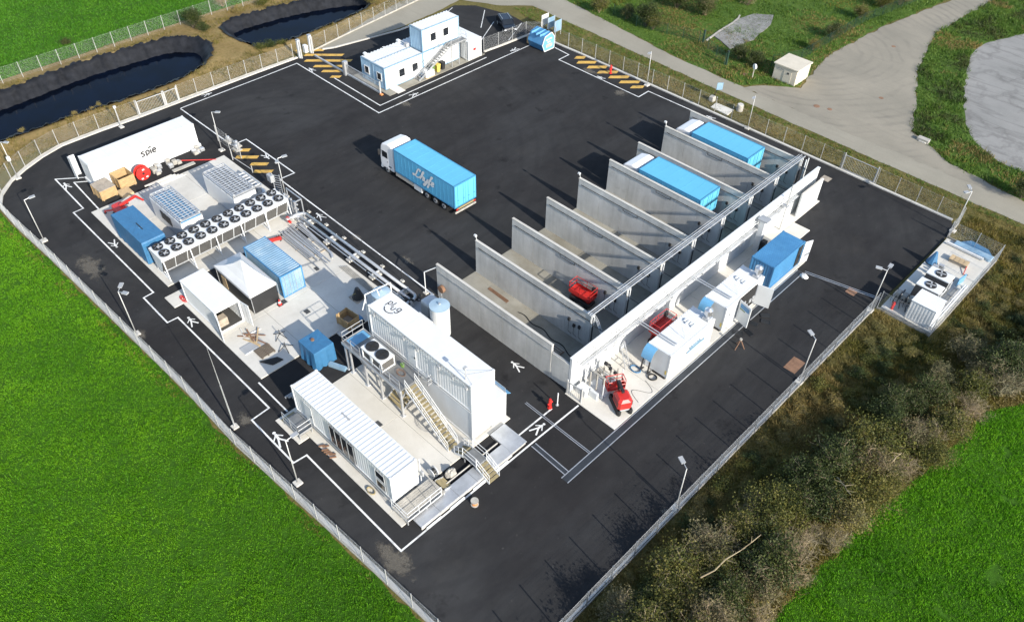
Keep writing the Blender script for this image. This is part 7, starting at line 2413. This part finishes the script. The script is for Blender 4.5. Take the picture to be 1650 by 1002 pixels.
for px, py, r in ((1201, 120, .35), (1420, 158, .3), (1316, 171, .4), (1337, 176, .3), (1440, 75, .3)):
    x, y = G(px, py)
    MB().cyl(x, y, -.05, -.008, r, 14).build('manhole_lid', M['rust'], None, kind='structure')
for px, py, hh, lb in ((1133, 68, 1.7, 'dark green gate post at the left corner of the old slab'), (1170, 104, 1.9, 'dark green gate post at the near corner of the old slab')):
    x, y = G(px, py)
    t = thing('gate_post', lb, 'gate post', (x, y, 0))
    MB().bbox(x - .12, x + .12, y - .12, y + .12, -.05, hh).build('post', M['greenwire'], t)
    MB().bbox(x - .15, x + .15, y - .15, y + .15, hh, hh + .05).build('cap', M['dark'], t)
t = thing('cream_kerb_strip', 'pale concrete edging running along the old slab', 'edging', (*G(1165, 45), 0))
P = GP([(1138, 66), (1160, 50), (1180, 38), (1190, 30), (1192, 25)])
for a, b in zip(P[:-1], P[1:]):
    MB().bar((*a, .02), (*b, .02), .25, .14).build('kerb', M['stone'], t)
# storm drain head on the grass island
x, y = G(1490, 228)
t = thing('drain_head', 'grey concrete drain head at the edge of the grass island', 'drain', (x, y, 0))
MB().bbox(x - .9, x + .5, y - .35, y + .35, -.1, .35).build('head_wall', M['stone'], t)
MB().bbox(x - .6, x + .3, y - .5, y - .35, -.1, .12).build('apron', M['kerb'], t)


# ================================================================ GRASS AND GROUND COVER
def view_ok(P, m=40):
    """keep what the surroundings of the picture can show"""
    d = np.column_stack([P[:, 0], P[:, 1], np.zeros(len(P))]) - np.array([0, 0, CAMH])
    z = d @ np.array(fw)
    x = PW / 2 + FPX * (d @ np.array(r_ax)) / z
    y = PH / 2 - FPX * (d @ np.array(u_ax)) / z
    return (z > 1) & (x > -m) & (x < PW + m) & (y > -m) & (y < PH + m)


def scatter(poly, dens, rs):
    a = np.array(poly)
    lo, hi = a.min(0), a.max(0)
    lo = np.maximum(lo, [-170, -12])
    hi = np.minimum(hi, [12, 190])
    n = int(dens * (hi - lo).prod())
    P = lo + rs.rand(n, 2) * (hi - lo)
    P = P[view_ok(P)]
    return P[inside(P, poly)]


def vnoise(P, s, seed):
    rr = np.random.RandomState(seed)
    g = rr.rand(64, 64)
    q = P * s + 1000
    i = np.floor(q).astype(int)
    f = q - i
    f = f * f * (3 - 2 * f)
    a, b = i[:, 0] % 64, i[:, 1] % 64
    a1, b1 = (a + 1) % 64, (b + 1) % 64
    return (g[a, b] * (1 - f[:, 0]) + g[a1, b] * f[:, 0]) * (1 - f[:, 1]) + (g[a, b1] * (1 - f[:, 0]) + g[a1, b1] * f[:, 0]) * f[:, 1]


def blades(name, P, k, h, w, spread, mats, seed, z0=-0.05, lean=0.5, mi=None, hv=None, zf=None):
    rs = np.random.RandomState(seed)
    n = len(P)
    if n == 0:
        return
    Q = np.repeat(P, k, 0) + rs.normal(0, spread, (n * k, 2))
    hh = h * rs.uniform(0.55, 1.25, n * k)
    if hv is not None:
        hh = hh * np.repeat(hv, k)
    a = rs.uniform(0, 6.283, n * k)
    ww = w * rs.uniform(.6, 1.3, n * k) / 2
    b = rs.uniform(0, 6.283, n * k)
    ln = hh * lean * rs.uniform(.2, 1.2, n * k)
    zb = np.full(n * k, z0) if zf is None else zf(Q) + z0
    V = np.empty((n * k, 3, 3))
    V[:, 0] = np.column_stack([Q[:, 0] - np.cos(a) * ww, Q[:, 1] - np.sin(a) * ww, zb])
    V[:, 1] = np.column_stack([Q[:, 0] + np.cos(a) * ww, Q[:, 1] + np.sin(a) * ww, zb])
    V[:, 2] = np.column_stack([Q[:, 0] + np.cos(b) * ln, Q[:, 1] + np.sin(b) * ln, zb + hh])
    F = np.arange(n * k * 3).reshape(-1, 3)
    m_ = None if mi is None else np.repeat(mi, k)
    return npmesh(name, V.reshape(-1, 3), F, mats, None, 'stuff', m_)


RS = np.random.RandomState(77)
# left crop field: dense short wheat-like growth with faint drill rows
P = scatter(FIELD_L, 46, RS)
row = np.round(P[:, 1] / 0.17 + P[:, 0] * .05) * 0.17
hv = 0.65 + 0.7 * vnoise(P, 0.5, 1) * (0.6 + 0.8 * vnoise(P, 1.9, 2))
ed = edge_dist(P, FIELD_L)
keep = (vnoise(P, 1.1, 3) > 0.04) & (RS.rand(len(P)) < np.clip(ed / 0.9 + .15, 0, 1))
blades('crop_growth', P[keep], 7, 0.15, 0.038, 0.085, [M['crop']], 11, -0.05, .6, None, hv[keep])
P = scatter(FIELD_R, 60, RS)
hv = 0.6 + 0.8 * vnoise(P, 0.6, 4) * (0.6 + 0.8 * vnoise(P, 2.1, 5))
keep = vnoise(P, 1.3, 6) > 0.12
blades('crop_growth', P[keep], 6, 0.15, 0.045, 0.08, [M['cropr']], 12, -0.05, .6, None, hv[keep])
P = scatter(FIELD_F, 14, RS)
hv = 0.6 + 0.8 * vnoise(P, 0.4, 7)
blades('crop_growth', P, 5, 0.22, 0.08, 0.1, [M['cropfar']], 13, -0.05, .8, None, hv)

# dry fringe between field and fence
fr = [(-87.5, 10.6), (-60, 11.6), (-33.9, 12.6), (-20.3, 13.3), (-14, 13.7), (-14, 12.4), (-33.9, 12.0), (-60, 11.0), (-87, 9.6)]
P = scatter(fr, 10, RS)
P = P[vnoise(P, .35, 8) > .42]
blades('verge_grass', P, 6, 0.2, 0.035, 0.12, [M['dry'], M['olive']], 14, -0.05, .8, (RS.rand(len(P)) < .5).astype(int))
# verge by the road and under the fences
VERGE = [(-76, 84.2), (-74.4, 82.6), (-60, 82.7), (-46, 82.6), (-27, 82.4), (-13.6, 82.0), (-13.4, 79), (-8.3, 78.8), (-8, 82), (10, 84), (10, 86.3), (-8.6, 86.6), (-39, 87.2), (-60, 88.1), (-82, 89.0), (-84, 86.4)]
P = scatter(VERGE, 16, RS)
P = P[vnoise(P, .5, 9) > .2]
v_ = vnoise(P, .3, 10) + .25 * RS.rand(len(P))
# the road edge is greener
near_road = P[:, 1] > 85.6
mi = np.where(near_road & (RS.rand(len(P)) < .75), 2, np.where(v_ > .62, 1, 0))
blades('verge_grass', P, 6, 0.2, 0.045, 0.13, [M['dry'], M['olive'], M['meadowb']], 15, -0.06, .9, mi)
P = scatter(MEADOW, 7, RS)
v_ = vnoise(P, .12, 11) + .3 * (RS.rand(len(P)) - .5)
hv = .5 + 1.1 * vnoise(P, .25, 12)
mi = np.where(v_ > .83, 1, np.where(v_ < .22, 2, 0))
blades('meadow_grass', P, 6, 0.24, 0.085, 0.2, [M['meadowb'], M['dry'], M['olive']], 16, -0.05, .8, mi, hv)
P = scatter(GRASSI, 10, RS)
P = P[~inside(P, rough_poly(LOT, .8, .3, 17))]
v_ = vnoise(P, .35, 13) + .3 * (RS.rand(len(P)) - .5)
mi = np.where(v_ > .82, 1, np.where(v_ < .3, 2, 0))
blades('meadow_grass', P, 7, 0.3, 0.085, 0.2, [M['meadowb'], M['dry'], M['leafdark']], 17, -0.05, .9, mi, .5 + 1.2 * vnoise(P, .5, 14))
# banks of the ponds
BANK = [(-112.6, -5), (-112.6, 60), (-108, 80), (-95, 80), (-93.6, 60), (-93.7, 20), (-92, 12), (-92, -5)]
P = scatter(BANK, 6, RS)
ok = (~inside(P, POND1)) & (~inside(P, POND2)) & (edge_dist(P, POND1) > .5) & (edge_dist(P, POND2) > .5) & (vnoise(P, .4, 15) > .45)
ok &= ~((P[:, 0] > -97) & (P[:, 1] > 55))
P = P[ok]
blades('bank_grass', P, 6, 0.3, 0.06, 0.18, [M['dry'], M['olive']], 18, -0.03, .9, (RS.rand(len(P)) < .45).astype(int), None, terrain_h)
# scrub under the hedge
P = scatter([(-13.45, 14), (-13.45, 63.0), (-8.1, 63.0), (-8.1, 79.2), (-13.2, 80.6), (-13, 84), (12, 86), (12, 66), (3, 66), (.4, 61), (-1.3, 58), (-2.2, 49.3), (-3.5, 42.1), (-4.4, 29.7), (-4.6, 14)], 22, RS)
v_ = vnoise(P, .35, 16) + .35 * (RS.rand(len(P)) - .5)
v_ = v_ + .28 * np.clip((-9.5 - P[:, 0]) / 3.0, 0, 1)
mi = np.where(v_ > .55, 1, np.where(v_ < .25, 2, 0))
blades('hedge_undergrowth', P, 7, 0.32, 0.06, 0.16, [M['olive'], M['dry'], M['leafdark']], 19, -0.06, .9, mi, .5 + 1.1 * vnoise(P, .7, 17))


# ================================================================ BUSHES OF THE HEDGE
def bush_meshes(seed, r, h, nleaf, leafm, nstem, leaf=0.12, flat=1.0, twiggy=0):
    """stems rising from one base and leaf-sized faces in clumps along them"""
    rs = np.random.RandomState(seed)
    mb = MB()
    tips = []
    for i in range(nstem):
        a = rs.uniform(0, 6.283)
        out = r * rs.uniform(.15, .95)
        p = Vector((rs.uniform(-.15, .15), rs.uniform(-.15, .15), -.05))
        top = Vector((math.cos(a) * out, math.sin(a) * out, h * (1 - .45 * (out / r) ** 2) * rs.uniform(.7, 1.05)))
        rad = .035 * h / 2.2
        prev = p
        m = 4
        for k in range(1, m + 1):
            f = k / m
            q = p.lerp(top, f) + Vector((rs.normal(0, .07), rs.normal(0, .07), .25 * h * f * (1 - f))) * (r / 1.4)
            mb.tube(prev, q, rad * (1 - .7 * (k - 1) / m), 4, rad * (1 - .7 * k / m), False)
            if k >= 2:
                tips.append((q, rs.uniform(.3, .6)))
                for b in range(2 + twiggy):
                    dd = Vector((rs.normal(0, 1), rs.normal(0, 1), abs(rs.normal(.5, .5)))).normalized() * rs.uniform(.35, .9) * r * .6
                    e = q + dd
                    if e.z < .15:
                        e.z = .15
                    mb.tube(q, e, rad * .4, 3, rad * .12, False)
                    tips.append((e, rs.uniform(.25, .5)))
                    if twiggy:
                        for c in range(3):
                            d2 = Vector((rs.normal(0, 1), rs.normal(0, 1), rs.normal(.4, .7))).normalized() * rs.uniform(.25, .6) * r * .5
                            mb.tube(q.lerp(e, rs.uniform(.4, 1)), q.lerp(e, .8) + d2, rad * .22, 3, rad * .07, False)
            prev = q
    stems = bpy.data.meshes.new('stems')
    stems.from_pydata(mb.v, [], mb.f)
    stems.materials.append(M['twig'] if twiggy else M['bark'])
    leaves = None
    if nleaf:
        T = np.array([t[0] for t in tips])
        S = np.array([t[1] for t in tips])
        i = rs.randint(0, len(T), nleaf)
        C = T[i] + rs.normal(0, 1, (nleaf, 3)) * (S[i] * r * .42)[:, None] * np.array([1, 1, .8 * flat])
        C[:, 2] = np.maximum(C[:, 2], .08)
        u = rs.normal(0, 1, (nleaf, 3))
        u /= np.linalg.norm(u, axis=1)[:, None]
        v = np.cross(u, rs.normal(0, 1, (nleaf, 3)) + np.array([0, 0, 1.2]))
        v /= np.linalg.norm(v, axis=1)[:, None] + 1e-9
        s = leaf * rs.uniform(.5, 1.3, nleaf)[:, None]
        V = np.stack([C - u * s, C - v * s * .5, C + u * s, C + v * s * .5], 1).reshape(-1, 3)
        F = np.arange(nleaf * 4).reshape(-1, 4)
        leaves = bpy.data.meshes.new('foliage')
        leaves.from_pydata(V.tolist(), [], F.tolist())
        leaves.materials.append(leafm)
    return stems, leaves


KINDS = []
for sd, r, h, nl, lm, ns, lf, tw, desc in (
        (1, 1.7, 2.8, 9500, 'leafdark', 22, .075, 0, 'dense dark green bush'), (2, 1.5, 2.4, 8200, 'leafdark', 18, .07, 1, 'loose dark green bush'),
        (3, 1.5, 2.3, 7000, 'leafmid', 18, .07, 1, 'olive green bush'), (4, 1.9, 2.0, 8000, 'leafmid', 24, .07, 0, 'wide olive green bush'),
        (5, 1.5, 2.4, 4200, 'leafgrey', 20, .065, 1, 'grey-green twiggy bush'), (6, 1.3, 1.8, 4200, 'leafgold', 18, .06, 1, 'straw coloured bush'),
        (7, 1.7, 2.5, 700, 'leafgrey', 24, .055, 2, 'leafless grey twig bush'), (8, 1.4, 1.7, 600, 'leafgold', 20, .055, 2, 'bare pale twig bush'),
        (9, .8, .8, 1700, 'leafmid', 12, .06, 0, 'low olive shrub'), (10, .8, .75, 1400, 'leafgold', 12, .055, 1, 'low straw coloured shrub'), (11, .8, .9, 2000, 'leafdark', 12, .06, 0, 'low dark shrub')):
    KINDS.append((bush_meshes(sd, r, h, nl, M[lm], ns, lf, 1.0, tw), r, h, desc))


def bush(k, x, y, s, rz, label, group, sz=1.0):
    (st, lv), r, h, d = KINDS[k]
    t = thing('bush', label, 'bush', (x, y, -.06), group)
    for nm, me in (('stems', st), ('foliage', lv)):
        o = bpy.data.objects.new(nm, me)
        col.objects.link(o)
        o.parent = t
    t.scale = (s, s, s * sz)
    t.rotation_euler = (0, 0, rz)
    return t


def hedge_east(y):
    ys = [10, 29.7, 34.5, 42.1, 49.3, 58, 61, 66, 80]
    xs = [-4.9, -4.4, -4.1, -3.5, -2.2, -1.3, .4, 3, 10]
    return float(np.interp(y, ys, xs))


rb = random.Random(31)
placed = []
tries = 0
while tries < 9000 and len(placed) < 215:
    tries += 1
    y = rb.uniform(17, 84)
    xe = hedge_east(y)
    x0 = -13.0 if y < 62.5 else -7.4
    x = rb.uniform(x0, xe - .3)
    f = (x - x0) / (xe - x0 + 1e-6)
    if x > 9:
        continue
    strip = float(np.interp(y, [28, 36, 44, 62, 62.5, 84], [.16, .28, .50, .56, .5, .7]))
    if f < strip or y > 81:
        if rb.random() < .8:
            continue
        k = rb.choice((8, 9, 9, 8, 10, 9))
        s = rb.uniform(.5, 1.1)
    else:
        k = rb.choice((0, 1, 1, 2, 2, 2, 3, 3, 4, 6, 5, 4))
        if f > .78:
            k = rb.choice((3, 6, 7, 4, 5, 5, 7, 2, 6))
        elif f < strip + .25 and y > 34:
            k = rb.choice((0, 1, 0, 1, 2, 3, 4))
        s = rb.uniform(.8, 1.4)
    rad = KINDS[k][1] * s
    if any((x - a) ** 2 + (y - b) ** 2 < (.52 * (rad + c)) ** 2 for a, b, c, _ in placed):
        continue
    if y > 62 and x - rad * .7 < -8.3:
        continue
    if x - rad * .6 < -13.4 or x + rad * .6 > xe + .4:
        continue
    placed.append((x, y, rad, (k, s)))
placed.sort(key=lambda q: q[1])
YZ = [(25.5, 'at the very bottom of the hedge'), (30, 'in the hedge below the lowest hedge-side floodlight'), (34.5, 'in the hedge beside the lowest floodlight'), (39, 'in the hedge just above the lowest floodlight'), (44, 'in the hedge midway between both floodlights'),
      (49, 'in the hedge below the rusty yard plate'), (54, 'in the hedge opposite the rusty yard plate'), (59, 'in the hedge below the equipment pad'), (63.5, 'in the hedge at the pad near corner'), (69, 'right of the equipment pad kiosk'), (75, 'right of the equipment pad chillers'), (99, 'above the equipment pad by the road')]
for (x, y, rad, (k, s)) in placed:
    d = KINDS[k][3]
    rel = s / (1.1 if k < 8 else .8)
    size = 'small ' if rel < .85 else 'large ' if rel > 1.13 else ''
    zone = next(n for v, n in YZ if y < v)
    xe = hedge_east(y)
    x0 = -13.0 if y < 62.5 else -7.4
    f = (x - x0) / (xe - x0)
    side = ', fence side' if f < .36 else ', field side' if f > .7 else ', in the core'
    lb = size + d + ' ' + zone + side
    if len(lb.split()) > 16:
        lb = size + d + ' ' + zone
    bush(k, x, y, s, rb.uniform(0, 6.28), lb, 'alike ' + lb, rb.uniform(.8, 1.1) * (.75 if f < .4 else 1))

# scrub beside meadow and ponds
for i, (px, py, k, s) in enumerate(((1040, 42, 0, 1.1), (1052, 47, 2, .8), (1135, 25, 1, 1.0), (1090, 12, 0, 1.2), (1145, 8, 6, 1.1), (1010, 30, 1, .8), (965, 20, 2, .9), (1190, 95, 1, .8), (1215, 105, 0, .7), (1340, 60, 1, .8),
                                    (1385, 30, 2, .8), (1420, 12, 3, .9), (1450, 8, 4, .9), (1645, 318, 0, .8), (1310, 80, 2, .6), (1205, 8, 7, .9))):
    x, y = G(px, py)
    lb = KINDS[k][3] + ' ' + ['beside the green fence', 'right of the fence bush', 'behind the old slab', 'at the top edge left of the slab', 'at the top edge above the slab', 'close to the road edge', 'nearest the top road end',
                                                             'behind the near slab post', 'left of the cream hut', 'along the branch track fence', 'higher along the branch track', 'near the top of the track', 'at the top beside the track', 'on the grass island corner', 'behind the cream hut', 'at the top right of the slab'][i]
    bush(k, x, y, s, i * 1.3, lb, None)
for i, (px, py, k, s) in enumerate(((312, 45, 0, .9), (330, 50, 10, 1.2), (108, 72, 10, .9), (420, 80, 8, 1.0), (437, 77, 10, 1.0), (455, 72, 8, .8), (385, 20, 9, 1.1), (360, 10, 7, .9), (600, 8, 5, 1.2), (425, 8, 8, 1.2), (160, 170, 9, .5), (150, 176, 9, .45), (120, 185, 9, .55), (36, 212, 9, .5))):
    x, y = G(px, py)
    lb = KINDS[k][3] + ' ' + ['between the two ponds, by the outer fence', 'between the two ponds', 'by the far crop field fence', 'on the second pond rim, left', 'on the second pond rim, middle', 'on the second pond rim, right', 'above the second pond', 'at the outer fence top', 'right of the second pond', 'at the upper rim of second pond',
                              'on the near rim of the first pond, right', 'on the near rim of the first pond', 'on the near rim of the first pond, left', 'at the left end of the first pond'][i]
    bush(k, x, y, s, i * 1.7, lb, None)

# fallen grey branches lying over the hedge
for i, (pa, pb) in enumerate((((1130, 930), (1245, 850)), ((1350, 765), (1372, 802)), ((1437, 742), (1455, 730)))):
    a, b = G(*pa, 2.7), G(*pb, 3.3)
    t = thing('dead_branch', ['long pale dead branch arching over the lower hedge', 'short pale dead branch in the middle of the lower hedge', 'pale dead stub poking out of the hedge beside the field'][i], 'branch', (*a, 1.0))
    A, B = Vector((*a, 2.5)), Vector((*b, 3.3))
    pts = [A.lerp(B, f) + Vector((rb.uniform(-.1, .1), rb.uniform(-.1, .1), .8 * f * (1 - f))) for f in np.arange(0, 1.01, .17)]
    mb = MB()
    for q, (p0, p1) in enumerate(zip(pts[:-1], pts[1:])):
        mb.tube(p0, p1, .05 * (1 - q / 9), 6, .05 * (1 - (q + 1) / 9))
    mb.build('limb', M['twig'], t)
    for q in range(2, len(pts) - 1):
        e = pts[q] + Vector((rb.uniform(-.8, .8), rb.uniform(-.8, .8), rb.uniform(0, .5)))
        MB().tube(pts[q], e, .03, 4, .008).build('side_branch', M['twig'], t)
